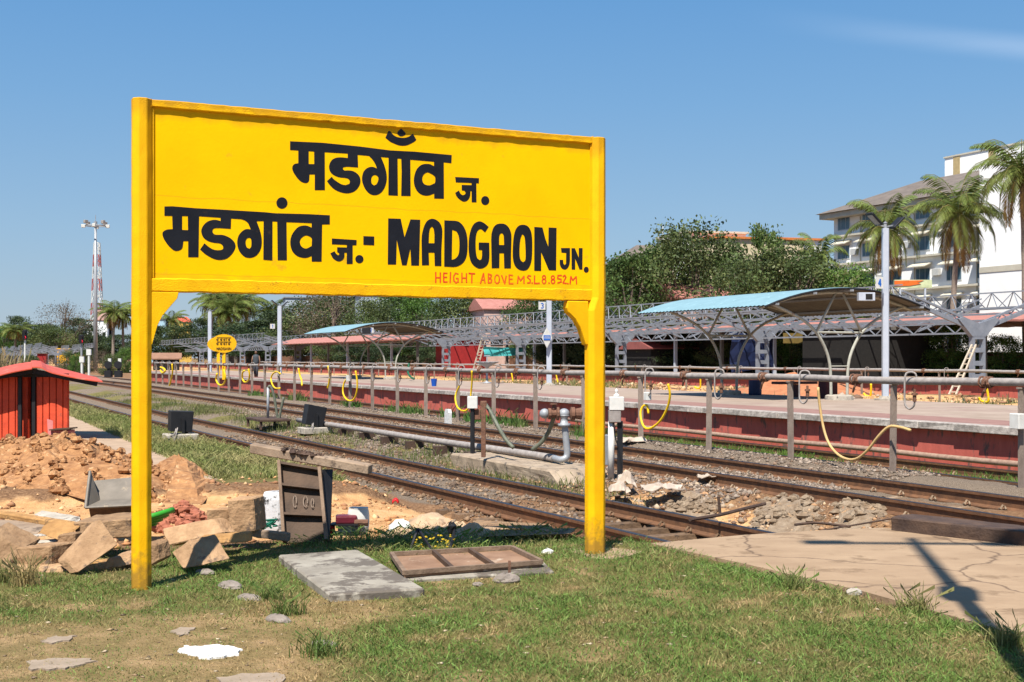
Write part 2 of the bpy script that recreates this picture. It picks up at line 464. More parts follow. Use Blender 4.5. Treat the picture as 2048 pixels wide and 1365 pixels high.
bal = gramp(nzC, [(.32, (.06, .042, .030)), (.5, (.19, .142, .10)), (.68, (.34, .27, .205))])
cc = gmix(gmask(sp.outputs[2], nzA, .3), soil, sand)
cc = gmix(gmask(sp.outputs[1], nzB, .25), cc, bal)
cc = gmix(gmask(sp.outputs[0], nzA, .3), cc, gmix(gmask(at.outputs['Alpha'], nzB, .2), grass_c, dry_c))
l.new(cc, b.inputs['Base Color']); b.inputs['Roughness'].default_value = .95; b.inputs['Specular IOR Level'].default_value = .1
bp = n.new('ShaderNodeBump'); bp.inputs['Strength'].default_value = .9; bp.inputs['Distance'].default_value = .035
l.new(gnoise(38, 6, .7), bp.inputs['Height']); l.new(bp.outputs[0], b.inputs['Normal'])
me = np_mesh('ground', gv, gq, gm, gc, smooth=True)
tag(link_mesh('ground', me), 'ground of lawn, orange earth and grey ballast', None, None, 'structure')

M_path = mat('path_concrete', (.36, .25, .155), (.27, .18, .108), 1.6, .92, .45, 30, spots=(.22, .145, .085), spot_scale=2.2, spot_at=.55, stretch=(.8, 1.1, 1))
def cracked(m, scale, width, colr, amt):        # hairline cracks running over old concrete
    n, l = m.node_tree.nodes, m.node_tree.links; b = [x for x in n if x.type == 'BSDF_PRINCIPLED'][0]; src = b.inputs['Base Color'].links[0].from_socket
    tc = n.new('ShaderNodeTexCoord'); nz = n.new('ShaderNodeTexNoise'); nz.inputs['Scale'].default_value = 2.2; nz.inputs['Detail'].default_value = 5
    l.new(tc.outputs['Object'], nz.inputs['Vector']); mx = n.new('ShaderNodeMixRGB'); mx.inputs[0].default_value = .3; l.new(tc.outputs['Object'], mx.inputs[1]); l.new(nz.outputs['Color'], mx.inputs[2])
    vo = n.new('ShaderNodeTexVoronoi'); vo.feature = 'DISTANCE_TO_EDGE'; vo.inputs['Scale'].default_value = scale; l.new(mx.outputs[0], vo.inputs['Vector'])
    r = n.new('ShaderNodeMapRange'); r.inputs['From Min'].default_value = width; r.inputs['From Max'].default_value = 0; r.inputs['To Max'].default_value = amt; l.new(vo.outputs['Distance'], r.inputs['Value'])
    x = n.new('ShaderNodeMixRGB'); x.inputs[2].default_value = c4(colr); l.new(r.outputs[0], x.inputs[0]); l.new(src, x.inputs[1]); l.new(x.outputs[0], b.inputs['Base Color'])
cracked(M_path, .75, .012, (.09, .055, .035), .8)
M_walk = mat('walkway_concrete', (.42, .30, .20), (.30, .21, .14), 3, .92, .3, 30, spots=(.22, .15, .09), spot_scale=4)
M_conc = mat('old_concrete', (.46, .41, .34), (.28, .245, .20), 5, .9, .35, 45, spots=(.12, .105, .09), spot_scale=7, spot_at=.57)
M_slab = mat('slab_concrete', (.36, .325, .265), (.19, .165, .13), 2.4, .9, .25, 50, spots=(.12, .10, .08), spot_scale=3.2, spot_at=.50)
M_tar = mat('tarred_concrete', (.10, .06, .04), (.045, .028, .022), 6, .8, .4, 40)
M_rail = mat('rail_steel', (.23, .112, .055), (.115, .06, .035), 9, .65, .3, 80, metal=.25)
M_railtop = mat('rail_running_top', (.075, .062, .062), (.045, .036, .036), 20, .38, .1, 90, metal=.75)
M_sleeper = mat('sleeper_concrete', (.34, .25, .165), (.20, .135, .085), 7, .9, .4, 50, rand=.15)
M_clip = mat('rusty_clip', (.16, .075, .04), (.07, .035, .025), 20, .8, .2, 80)

# concrete crossing over the near track
be = [U(-14, 5.6), U(5.0, 5.62), U(6.6, 5.72), U(7.8, 5.66), U(9.06, 5.55), U(9.14, 6.6), U(9.08, 7.4), U(8.98, 8.02), U(5.0, 9.3), U(-14, 9.8)]
mb = MB(); mb.prism([p + ZV * .012 for p in be], -ZV * .62)
mb.thing('crossing', M_path, 'pale brown concrete crossing over the near track', None, None, 'structure')
mb = MB(); mb.tbox(16.3, 70, 2.2, 3.36, -.2, .012)
mb.thing('walkway', M_walk, 'narrow concrete walkway beside the near track', None, None, 'structure')
mb = MB(); a, b2 = U(8.86, 8.14), U(3.0, 9.85)
mb.beam(a + ZV * .03, b2 + ZV * .03, .36, .21)
mb.thing('edge_beam', M_tar, 'dark tarred concrete beam along the edge of the crossing', 'beam', bevel=.012)
roughen(bpy.data.objects['edge_beam'], .03, .25, 4)

# ------------------------------------------------------------------ tracks
RP = [(-.08, 0), (.08, 0), (.08, .016), (.014, .044), (.013, .148), (.040, .160), (.041, .194), (-.041, .194), (-.040, .160), (-.013, .148), (-.014, .044), (-.08, .016)]
def rail(par, line, ztop, side):
    vs = []; fs = []; k = len(RP)
    for i, p in enumerate(line):
        d = (line[min(i + 1, len(line) - 1)] - line[max(i - 1, 0)]).normalized(); s = Vector((d.y, -d.x, 0))
        for a_, h_ in RP: vs.append(p + s * a_ + ZV * (ztop - .2 + h_))
    for i in range(len(line) - 1):
        for j in range(k): fs.append((i * k + j, i * k + (j + 1) % k, (i + 1) * k + (j + 1) % k, (i + 1) * k + j))
    fs.append(tuple(range(k))); fs.append(tuple((len(line) - 1) * k + j for j in reversed(range(k))))
    r = MB().add(vs, fs).build('rail', M_rail, par)
    vs = []; fs = []
    for i, p in enumerate(line):
        d = (line[min(i + 1, len(line) - 1)] - line[max(i - 1, 0)]).normalized(); s = Vector((d.y, -d.x, 0))
        for a_, h_ in ((-.036, .194), (.036, .194), (.030, .200), (-.030, .200)): vs.append(p + s * a_ + ZV * (ztop - .2 + h_))
    for i in range(len(line) - 1):
        for j in range(4): fs.append((i * 4 + j, i * 4 + (j + 1) % 4, (i + 1) * 4 + (j + 1) % 4, (i + 1) * 4 + j))
    MB().add(vs, fs).build('running_surface', M_railtop, r)
    return r
def track(label, cfun, half, ztop, u0, u1, nsl, first, step, slen=2.5, msl=None):
    root = thing('railway_track', label, 'railway track', U(first, float(cfun(first)), ztop - .3), 'railway tracks running through the station')
    uu = list(np.arange(u0, 60, 2.0)) + list(np.arange(60, u1, 8.0))
    for s in (-1, 1):
        rail(root, [U(x, float(cfun(x)) + s * half) for x in uu], ztop, s)
    proto = None
    for k in range(nsl):
        x = first + k * step + random.uniform(-.04, .04)
        c = float(cfun(x))
        yaw = math.atan2(float(cfun(x + 1)) - c, 1)
        if proto is None:
            mb = MB(); c0 = U(x, c, ztop - .2 - .085)
            mb.hexa([c0 + D * a_ * .13 + N * b_ * slen / 2 + ZV * -.085 for a_, b_ in ((-1, -1), (-1, 1), (1, 1), (1, -1))] +
                    [c0 + D * a_ * .10 + N * b_ * (slen / 2 - .03) + ZV * .082 for a_, b_ in ((-1, -1), (-1, 1), (1, 1), (1, -1))])
            # spring clips and seats either side of each rail foot
            for s in (-1, 1):
                for t in (-1, 1):
                    q = U(x, c + s * half + t * .115, ztop - .2 + .025)
                    mb.tube([q - D * .06, q + N * t * -.04 + ZV * .03, q + D * .0 + ZV * .05, q + N * t * .03 + ZV * .01, q + D * .06], .016, 5)
            proto = mb.build('sleeper', msl or M_sleeper, root); proto['_x'] = 0
            del proto['_x']; px0, pc0 = x, c
        else:
            o = proto.copy(); col.objects.link(o); o.parent = root
            o.location = D * (x - px0) + N * (c - pc0) + Vector((0, 0, random.uniform(-.008, .006)))
            b0 = U(px0, pc0) - ROOT[root.name]; b0.z = 0
            rzz = -yaw + random.uniform(-.02, .02)
            o.rotation_euler = (0, 0, rzz)
            rot = Matrix.Rotation(rzz, 3, 'Z')
            o.location += b0 - rot @ b0
    return root
track('nearest railway track, running under the concrete crossing beside the yellow sign', track_c, .725, -.40, 3.0, 400, 84, 9.3, .62, 2.4, mat('old_timber_sleeper', (.22, .135, .075), (.11, .068, .04), 9, .92, .6, 40, spots=(.06, .04, .028), spot_scale=9, spot_at=.55, rand=.25))
track('middle railway track with rusty orange rails on grey ballast', lambda x: 12.02 + 0 * x if x < 90 else 12.02 - (x - 90) * .03, .83, -.22, -3.0, 400, 99, 6.4, .62, 2.75)
track('farthest railway track, half sunk in grass beside the red platform wall', lambda x: 15.78 + 0 * x if x < 90 else 15.78 - (x - 90) * .03, .76, -.31, 4.0, 400, 60, 10, .65)

# ------------------------------------------------------------------ platforms
M_plat = mat('platform_paving', (.36, .275, .215), (.27, .20, .15), 1.2, .9, .15, 20, spots=(.27, .185, .15), spot_scale=.7, spot_at=.55)
M_redband = mat('platform_red_band', (.29, .16, .13), (.22, .12, .098), 2.5, .88, .15, 30, spots=(.36, .28, .22), spot_scale=3)
M_redwall = mat('red_painted_wall', (.52, .125, .09), (.42, .095, .07), 3.2, .8, .2, 30, spots=(.15, .085, .07), spot_scale=3.4, spot_at=.55, stretch=(1.6, 1.6, .5))
M_coping = mat('rough_coping', (.47, .42, .37), (.20, .17, .15), 9, .95, .5, 45)
def platform(label, v0, v1, u0, u1, z, band=True):
    mb = MB(); mb.tbox(u0, u1, v0 + .30, v1, z - 1.0, z)
    o = mb.thing('platform', M_plat, label, None, None, 'structure')
    w = MB(); w.tbox(u0, u1, v0 + .16, v0 + .29, z - 1.0, z - .13); w.build('platform_wall', M_redwall, o)
    if band:
        w = MB(); w.tbox(u0, u1, v0 + .31, v0 + 1.9, z, z + .005); w.build('red_band', M_redband, o)
    c = MB(); x = u0
    while x < u1:
        L = random.uniform(.5, 1.1) if x < 60 else 6
        j = random.uniform(-.05, .04)
        p = [U(a_, b_, c_) for a_, b_, c_ in ((x, v0 + j, z - .13), (x, v0 + .32, z - .13), (x + L, v0 + .32, z - .13), (x + L, v0 + j + random.uniform(-.02, .02), z - .13),
                                              (x, v0 + j + random.uniform(-.015, .03), z + .012), (x, v0 + .32, z + .014), (x + L, v0 + .32, z + .014), (x + L, v0 + j + random.uniform(-.015, .03), z + .012))]
        c.hexa(p); x += L * .995
    c.build('coping', M_coping, o, bevel=.012)
    return o
platform('island platform with red wall and weathered coping', 17.35, 25.7, 8, 121, .35)
platform('far main platform with low red wall', 48.2, 61, 18, 330, .35)
# conduit along the foot of the red wall
mb = MB(); mb.tube([U(x, 17.27, -.27 + .012 * math.sin(x)) for x in np.arange(9, 34, 1.5)], .055, 8)
mb.thing('wall_conduit', mat('dusty_pipe', (.37, .25, .18), (.24, .15, .11), 12, .85, .2), 'dusty pipe running along the foot of the red platform wall', 'pipe', smooth=True)

# ------------------------------------------------------------------ the big station name board
M_yel = mat('yellow_paint', (.90, .50, .003), (.74, .37, .005), 5.0, .65, .3, 120, spots=(.38, .18, .015), spot_scale=7, spot_at=.61, spec=.1)
M_yelpost = mat('yellow_paint_post', (.90, .48, .003), (.78, .39, .003), 5.0, .65, .28, 150, spots=(.33, .16, .02), spot_scale=16, spot_at=.66, spec=.12)
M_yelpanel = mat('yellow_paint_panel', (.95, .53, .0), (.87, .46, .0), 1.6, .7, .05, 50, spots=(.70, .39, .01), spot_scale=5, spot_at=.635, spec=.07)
def hairline(m, z0):            # old horizontal hairline crack across the render of the board
    n, l = m.node_tree.nodes, m.node_tree.links; b = [x for x in n if x.type == 'BSDF_PRINCIPLED'][0]; src = b.inputs['Base Color'].links[0].from_socket
    tc = n.new('ShaderNodeTexCoord'); sp = n.new('ShaderNodeSeparateXYZ'); l.new(tc.outputs['Object'], sp.inputs[0]); nz = n.new('ShaderNodeTexNoise'); nz.inputs['Scale'].default_value = 4; l.new(tc.outputs['Object'], nz.inputs['Vector'])
    a = n.new('ShaderNodeMath'); a.operation = 'MULTIPLY_ADD'; l.new(nz.outputs['Fac'], a.inputs[0]); a.inputs[1].default_value = .03; l.new(sp.outputs['Z'], a.inputs[2])
    s = n.new('ShaderNodeMath'); s.operation = 'SUBTRACT'; l.new(a.outputs[0], s.inputs[0]); s.inputs[1].default_value = z0 + .015
    q = n.new('ShaderNodeMath'); q.operation = 'ABSOLUTE'; l.new(s.outputs[0], q.inputs[0]); r = n.new('ShaderNodeMapRange'); r.inputs['From Min'].default_value = .004; r.inputs['From Max'].default_value = .0015; r.inputs['To Max'].default_value = .45; l.new(q.outputs[0], r.inputs['Value'])
    x = n.new('ShaderNodeMixRGB'); x.inputs[2].default_value = (.45, .24, .01, 1); l.new(r.outputs[0], x.inputs[0]); l.new(src, x.inputs[1]); l.new(x.outputs[0], b.inputs['Base Color'])
hairline(M_yelpanel, 2.725); hairline(M_yelpanel, 2.185)
def grime_shade(m, za, zb, colr, amt, nscale=6, stretch=(1, 1, 1)):     # tone by height, ragged by noise: dirt, and painted shade below the rail
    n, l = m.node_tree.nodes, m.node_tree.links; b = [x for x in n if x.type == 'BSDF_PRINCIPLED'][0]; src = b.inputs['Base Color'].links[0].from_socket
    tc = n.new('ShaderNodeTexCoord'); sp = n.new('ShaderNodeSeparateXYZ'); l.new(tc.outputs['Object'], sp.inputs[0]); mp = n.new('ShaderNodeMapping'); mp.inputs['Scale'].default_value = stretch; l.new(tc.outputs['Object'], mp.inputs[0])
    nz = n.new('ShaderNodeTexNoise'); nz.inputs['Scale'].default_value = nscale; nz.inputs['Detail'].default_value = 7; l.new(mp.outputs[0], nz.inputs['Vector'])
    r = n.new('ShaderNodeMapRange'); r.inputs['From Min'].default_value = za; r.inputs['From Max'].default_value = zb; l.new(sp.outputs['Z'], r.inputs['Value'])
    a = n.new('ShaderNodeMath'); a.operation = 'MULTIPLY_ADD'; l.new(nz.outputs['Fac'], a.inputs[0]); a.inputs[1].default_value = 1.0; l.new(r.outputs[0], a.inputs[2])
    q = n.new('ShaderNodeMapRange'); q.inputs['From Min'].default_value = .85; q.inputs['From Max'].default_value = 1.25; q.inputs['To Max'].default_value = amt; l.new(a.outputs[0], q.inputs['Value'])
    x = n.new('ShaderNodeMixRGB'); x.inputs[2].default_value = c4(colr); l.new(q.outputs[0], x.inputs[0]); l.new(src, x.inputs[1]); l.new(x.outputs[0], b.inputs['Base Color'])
grime_shade(M_yelpanel, 3.20, 3.34, (.50, .26, .01), .55, 9, (1, 1, .25))  # paints in the top rail's shadow line, with dirt along it
grime_shade(M_yelpanel, 2.22, 2.14, (.55, .29, .01), .45, 9, (1, 1, .25))
grime_shade(M_yelpost, .45, -.02, (.22, .12, .03), .75, 22)
grime_shade(M_yelpost, 3.1, 3.42, (.45, .22, .01), .55, 14, (1, 1, .2))
grime_shade(M_yel, 3.30, 3.40, (.40, .19, .015), .6, 12)
M_black = mat('black_letter_paint', (.011, .011, .015), (.006, .006, .009), 5, .42, .08, 60, spots=(.035, .022, .014), spot_scale=9, spot_at=.64, spec=.3)
M_redletter = mat('faded_red_letter_paint', (.66, .03, .008), (.74, .13, .008), 7, .6, .0)
sign = thing('station_sign', 'large yellow concrete station name board on two posts with black hand-painted lettering', 'station sign', U(8.8, 3.07, 0))
def octpost(vc, w, z1, vc2=None, w2=None):
    c_ = .036
    zs = [-.3] + list(np.arange(0, 3.3, .11)) + [z1 - .004]
    vs = []; fs = []
    for z in zs:
        ww, cc_ = (w, vc) if (z < 2.07 or vc2 is None) else (w2, vc2)
        h = ww / 2; hu = .066
        pl = [(-h + c_, -hu), (h - c_, -hu), (h, -hu + c_), (h, hu - c_), (h - c_, hu), (-h + c_, hu), (-h, hu - c_), (-h, -hu + c_)]
        for a_, b_ in pl:
            q = 1 + random.uniform(-.018, .018)
            vs.append(U(8.805 + b_ * q, cc_ + a_ * q, z))
    k = 8
    for i in range(len(zs) - 1):
        for j in range(k): fs.append((i * k + j, i * k + (j + 1) % k, (i + 1) * k + (j + 1) % k, (i + 1) * k + j))
    fs.append(tuple((len(zs) - 1) * k + j for j in range(k)))
    return MB().add(vs, fs)
pl_ = octpost(1.292, .128, 3.392).build('post', M_yelpost, sign, bevel=.005)
pr_ = octpost(4.864, .160, 3.392, 4.885, .125).build('post', M_yelpost, sign, bevel=.005)
def haunch(pts, par):
    poly = [U(8.775, a_, b_) for a_, b_ in pts]
    MB().prism(poly, D * .075).build('bracket', M_yelpost, par, bevel=.006)
hp = []
for x, y in ((300, 584), (354, 584), (355, 597), (342, 612), (325, 632), (315, 652), (309, 672), (304, 690), (300, 690)):
    p = PU(x, y, 8.775); hp.append((uv_of(p)[1], p.z))
haunch([(1.352, 2.056), (1.54, 2.056)] + hp[2:-1] + [(1.352, hp[-1][1])], pl_)
haunch([(4.79, 2.056), (4.79, 1.70), (4.765, 1.705), (4.745, 1.76), (4.715, 1.84), (4.67, 1.91), (4.605, 1.965), (4.592, 2.0), (4.60, 2.056)], pr_)
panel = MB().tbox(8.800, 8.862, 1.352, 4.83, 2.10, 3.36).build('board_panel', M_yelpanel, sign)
def roughbar(v0, v1, z0, z1, uf, ub, name, jit=.004):
    vs = []; fs = []; st = list(np.arange(v0, v1, .05)) + [v1]
    for x in st:
        a_, b_ = random.uniform(-jit, jit), random.uniform(-jit, jit)
        vs += [U(uf + random.uniform(-.002, .002), x, z0 + a_), U(ub, x, z0 + a_), U(ub, x, z1 + b_), U(uf + random.uniform(-.002, .002), x, z1 + b_)]
    for i in range(len(st) - 1):
        for j in range(4): fs.append((i * 4 + j, i * 4 + (j + 1) % 4, (i + 1) * 4 + (j + 1) % 4, (i + 1) * 4 + j))
    fs.append((0, 1, 2, 3)); fs.append(tuple((len(st) - 1) * 4 + j for j in (3, 2, 1, 0)))
    return MB().add(vs, fs).build(name, M_yel, sign, bevel=.006)
roughbar(1.353, 4.83, 3.336, 3.389, 8.776, 8.895, 'frame_rail', .003)
roughbar(1.353, 4.83, 2.062, 2.152, 8.778, 8.890, 'frame_rail', .003)
MB().tbox(8.786, 8.80, 1.353, 1.372, 2.154, 3.333).build('frame_stile', M_yelpost, sign)
MB().tbox(8.788, 8.80, 4.812, 4.83, 2.154, 3.333).build('frame_stile', M_yelpost, sign)

_lz = [0]
def glyphs(par, m, name, shapes):
    mb = MB()
    for outer, holes in shapes:
        _lz[0] += 1
        uo = 8.7985 - .00002 * (_lz[0] % 30)
        loops = [[PU(x, y, 8.80) for x, y in outer]] + [[PU(x, y, 8.80) for x, y in h] for h in holes]
        off = D * (uo - 8.80)
        tri = tessellate_polygon(loops)
        vs = [p + off for lp in loops for p in lp]
        fx = []
        for t in tri:
            nrm = (vs[t[1]] - vs[t[0]]).cross(vs[t[2]] - vs[t[0]])
            fx.append(t if nrm.dot(D) < 0 else (t[0], t[2], t[1]))
        mb.add(vs, fx)
    return mb.build(name, m, par)
def Z(ox, oy, s, pts): return [(ox + x / s, oy + y / s) for x, y in pts]
def rnd(pts, k=2):             # soften a traced outline
    n_ = len(pts); out = []
    for i in range(n_):
        p0, p1, p2, p3 = (pts[(i + d_) % n_] for d_ in (-1, 0, 1, 2))
        a1 = math.atan2(p1[1] - p0[1], p1[0] - p0[0]); a2 = math.atan2(p2[1] - p1[1], p2[0] - p1[0]); a3 = math.atan2(p3[1] - p2[1], p3[0] - p2[0])
        t1 = abs((a2 - a1 + math.pi) % (2 * math.pi) - math.pi); t2 = abs((a3 - a2 + math.pi) % (2 * math.pi) - math.pi)
        out.append(p1)
        if t1 < 1.0 and t2 < 1.0:
            out.append(tuple((-p0[c_] + 9 * p1[c_] + 9 * p2[c_] - p3[c_]) / 16 for c_ in (0, 1)))
    return out
def ell(cx, cy, rx, ry, n_=22): return [(cx + rx * math.cos(2 * math.pi * i / n_), cy + ry * math.sin(2 * math.pi * i / n_)) for i in range(n_)]
A1 = (570, 250, 9.1); A2 = (780, 250, 8.03); A3 = (320, 390, 9.752); A4 = (520, 390, 8.533); A5 = (770, 430, 9.752); A6 = (970, 430, 9.1)
def S(fr, outer, *holes): return (rnd(Z(*fr, outer)), [rnd(Z(*fr, h)) for h in holes])
row1 = [([(580, 283), (645, 286), (720, 293.5), (780, 301.2), (830, 303.8), (870, 307.5), (903.3, 310.6), (902.7, 327), (887, 325.3), (867, 324), (821, 320), (777, 316), (716, 310.4), (695, 307.7), (649, 305), (580, 300.5)], []),
    S(A1, [(240, 440), (240, 700), (180, 710), (140, 745), (130, 800), (150, 860), (200, 940), (260, 1010), (320, 1050), (380, 1062), (420, 1045), (440, 1000), (445, 905), (540, 905), (540, 1190), (725, 1190), (722, 440), (528, 440), (530, 715), (430, 715), (430, 440)]),
    S(A1, [(1140, 500), (1140, 605), (1060, 595), (960, 595), (880, 620), (830, 670), (800, 750), (810, 830), (850, 890), (920, 935), (1000, 960), (1090, 968), (1150, 985), (1180, 1030), (1170, 1075), (1100, 1098), (1020, 1080), (940, 1030), (880, 985), (850, 945), (762, 1025), (800, 1080), (870, 1155), (950, 1205), (1050, 1240), (1150, 1248), (1250, 1220), (1320, 1160), (1365, 1080), (1372, 1000), (1350, 930), (1290, 870), (1220, 838), (1140, 830), (1080, 832), (1050, 805), (1060, 775), (1120, 765), (1220, 770), (1330, 778), (1320, 500)]),
    S(A1, [(1510, 550), (1580, 620), (1640, 710), (1672, 795), (1620, 772), (1560, 765), (1490, 790), (1430, 850), (1405, 930), (1400, 1010), (1420, 1090), (1465, 1180), (1530, 1250), (1610, 1282), (1690, 1272), (1760, 1225), (1815, 1140), (1845, 1040), (1852, 950), (1840, 850), (1805, 730), (1760, 620), (1735, 560), (1735, 500), (1510, 500)],
      [(1630, 915), (1585, 940), (1567, 1000), (1580, 1075), (1620, 1105), (1660, 1085), (1690, 1030), (1698, 970), (1675, 930)]),
    ([(777, 310), (795, 312), (795.6, 392), (776.5, 391)], []),
    S(A2, [(178, 520), (325, 530), (330, 1145), (178, 1142), (185, 750)]),
    S(A2, [(705, 560), (705, 665), (650, 635), (575, 628), (500, 645), (430, 710), (395, 800), (380, 890), (392, 980), (430, 1060), (490, 1115), (560, 1138), (630, 1135), (708, 1105), (708, 1185), (865, 1188), (862, 560)],
      [(600, 765), (550, 790), (520, 840), (520, 900), (545, 950), (600, 972), (650, 970), (700, 945), (722, 930), (725, 850), (700, 815), (650, 785)]),
    S(A2, [(-27, 101), (-76, 209), (0, 272), (60, 300), (130, 328), (200, 338), (270, 330), (340, 300), (400, 265), (422, 240), (365, 140), (320, 180), (260, 205), (190, 210), (110, 195), (50, 160), (0, 100)]),
    S(A2, [(175, 60), (120, 115), (112, 145), (150, 180), (190, 185), (240, 165), (255, 145), (230, 110)]),
    S(A2, [(1045, 838), (1428, 858), (1426, 942), (1385, 938), (1388, 1245), (1310, 1245), (1308, 1065), (1290, 1065), (1288, 1130), (1265, 1190), (1220, 1230), (1170, 1232), (1110, 1195), (1065, 1145), (1045, 1095), (1105, 1055), (1130, 1105), (1165, 1130), (1200, 1120), (1215, 1095), (1195, 1060), (1150, 1055), (1150, 965), (1308, 970), (1308, 935), (1055, 925)]),
    S(A2, ell(1528, 1217, 66, 72))]
row2 = [([(328.7, 413.4), (344.6, 413), (391.8, 416.9), (443, 419.7), (530, 424.9), (549.3, 426.9), (616, 428.7), (659.5, 431), (659.5, 449.2), (644, 449.5), (623, 446.8), (572.7, 444.8), (545, 443.3), (527, 442.7), (513.5, 443), (488, 439.2), (462.5, 437.7), (441, 436), (398, 433), (328.7, 432.2)], []),
    S(A3, [(235, 390), (245, 670), (150, 675), (80, 705), (45, 750), (60, 830), (110, 920), (180, 1010), (260, 1080), (320, 1097), (390, 1080), (440, 1030), (455, 905), (548, 905), (548, 1218), (750, 1218), (762, 390), (540, 390), (545, 690), (430, 685), (430, 390)]),
    S(A3, [(1180, 400), (1180, 512), (1110, 492), (1030, 490), (930, 520), (850, 590), (805, 680), (810, 760), (850, 840), (930, 900), (1040, 935), (1140, 945), (1205, 970), (1232, 1030), (1210, 1070), (1120, 1082), (1020, 1060), (930, 1000), (865, 945), (780, 1068), (870, 1150), (1000, 1230), (1110, 1268), (1210, 1270), (1310, 1240), (1400, 1160), (1460, 1060), (1472, 980), (1440, 910), (1370, 845), (1280, 800), (1200, 780), (1090, 780), (1040, 755), (1022, 710), (1040, 665), (1100, 650), (1230, 655), (1380, 665), (1388, 400)]),
    S(A3, [(1560, 470), (1650, 500), (1720, 560), (1770, 675), (1720, 668), (1660, 675), (1590, 720), (1530, 800), (1505, 900), (1510, 1000), (1540, 1090), (1600, 1170), (1670, 1220), (1760, 1232), (1850, 1205), (1920, 1140), (1970, 1040), (1985, 920), (1975, 800), (1945, 680), (1900, 560), (1885, 510), (1885, 440), (1560, 440)],
      [(1720, 842), (1690, 860), (1668, 910), (1675, 980), (1700, 1035), (1745, 1052), (1775, 1020), (1782, 940), (1775, 870), (1755, 845)]),
    S(A4, [(60, 420), (212, 420), (210, 1122), (55, 1110)]), S(A4, [(292, 420), (450, 420), (458, 1118), (300, 1118)]),
    S(A4, [(880, 440), (880, 560), (810, 530), (740, 525), (660, 545), (590, 610), (535, 700), (515, 800), (525, 900), (565, 985), (640, 1050), (740, 1078), (810, 1072), (880, 1045), (880, 1140), (1050, 1142), (1060, 440)],
      [(775, 695), (720, 725), (685, 770), (680, 820), (705, 880), (760, 915), (810, 912), (880, 875), (885, 780), (875, 735), (830, 705)]),
    S(A4, ell(373, 140, 95, 97)),
    S(A4, [(1225, 745), (1648, 772), (1645, 860), (1580, 862), (1580, 1180), (1478, 1182), (1480, 990), (1440, 990), (1440, 1050), (1415, 1105), (1360, 1138), (1300, 1125), (1240, 1080), (1198, 1000), (1270, 962), (1300, 1010), (1335, 1033), (1352, 1015), (1340, 990), (1315, 980), (1315, 895), (1480, 900), (1480, 855), (1225, 845)]),
    S(A4, ell(1695, 1098, 70, 70)), S(A4, [(1762, 705), (1948, 712), (1948, 862), (1762, 855)])]
row3 = [S(A5, [(60, 70), (305, 78), (380, 435), (495, 90), (685, 98), (662, 990), (510, 990), (492, 660), (420, 985), (330, 985), (228, 490), (215, 970), (52, 970)]),
    S(A5, [(718, 985), (710, 500), (730, 330), (770, 200), (820, 120), (880, 85), (930, 78), (1000, 100), (1070, 160), (1110, 260), (1115, 380), (1098, 700), (1098, 1000), (968, 998), (960, 740), (850, 738), (858, 983)], [(850, 555), (960, 555), (962, 400), (945, 270), (915, 230), (880, 260), (858, 360)]),
    S(A5, [(1155, 108), (1370, 118), (1460, 150), (1540, 240), (1590, 370), (1608, 520), (1605, 700), (1580, 840), (1520, 940), (1430, 1000), (1330, 1020), (1152, 1010)], [(1310, 295), (1300, 880), (1360, 860), (1420, 800), (1445, 700), (1448, 520), (1430, 400), (1385, 320)]),
    S(A5, [(2020, 235), (1950, 345), (1890, 290), (1850, 282), (1800, 320), (1770, 430), (1765, 600), (1775, 750), (1800, 850), (1845, 885), (1875, 870), (1890, 800), (1890, 690), (1825, 685), (1825, 540), (2030, 545), (2035, 750), (2025, 900), (1985, 990), (1910, 1040), (1830, 1050), (1750, 1010), (1680, 930), (1640, 800), (1628, 620), (1640, 430), (1680, 270), (1740, 170), (1820, 130), (1880, 135), (1950, 175)]),
    S(A6, [(120, 972), (110, 450), (125, 310), (160, 220), (220, 170), (300, 160), (370, 175), (430, 230), (470, 320), (480, 420), (472, 700), (470, 975), (348, 975), (340, 700), (262, 700), (258, 970)], [(255, 550), (345, 550), (340, 400), (320, 345), (295, 338), (268, 360), (255, 420)]),
    S(A6, [(690, 182), (620, 195), (560, 260), (525, 370), (508, 520), (502, 700), (510, 830), (550, 940), (620, 1000), (700, 1018), (770, 995), (820, 920), (850, 800), (858, 600), (855, 420), (835, 300), (790, 220), (740, 190)], [(675, 355), (645, 430), (628, 580), (628, 740), (650, 830), (690, 865), (725, 840), (738, 760), (732, 560), (720, 420), (700, 370)]),
    S(A6, [(895, 220), (1045, 232), (1095, 430), (1150, 580), (1155, 232), (1300, 238), (1292, 1012), (1160, 1008), (1020, 680), (1020, 1022), (893, 1018)]),
    S(A6, [(1380, 605), (1545, 605), (1545, 820), (1530, 920), (1490, 985), (1440, 998), (1390, 970), (1358, 900), (1358, 820), (1420, 820), (1425, 890), (1450, 915), (1472, 890), (1475, 695), (1390, 690)]),
    S(A6, [(1572, 608), (1635, 608), (1705, 780), (1705, 606), (1775, 606), (1772, 998), (1720, 998), (1640, 800), (1640, 998), (1575, 998)]),
    S(A6, ell(1842, 1000, 46, 55))]
glyphs(panel, M_black, 'painted_lettering', row1)
glyphs(panel, M_black, 'painted_lettering', row2)
glyphs(panel, M_black, 'painted_lettering', row3)
A7 = (860, 530, 6.606)
def stroke(*pts, w=17):
    out = []
    for i in range(len(pts) - 1):
        (x0, y0), (x1, y1) = pts[i], pts[i + 1]
        d_ = math.hypot(x1 - x0, y1 - y0) or 1; nx, ny = -(y1 - y0) / d_ * w / 2, (x1 - x0) / d_ * w / 2; ex, ey = (x1 - x0) / d_ * w * .3, (y1 - y0) / d_ * w * .3
        out.append((Z(*A7, [(x0 - ex + nx, y0 - ey + ny), (x1 + ex + nx, y1 + ey + ny), (x1 + ex - nx, y1 + ey - ny), (x0 - ex - nx, y0 - ey - ny)]), []))
    return out
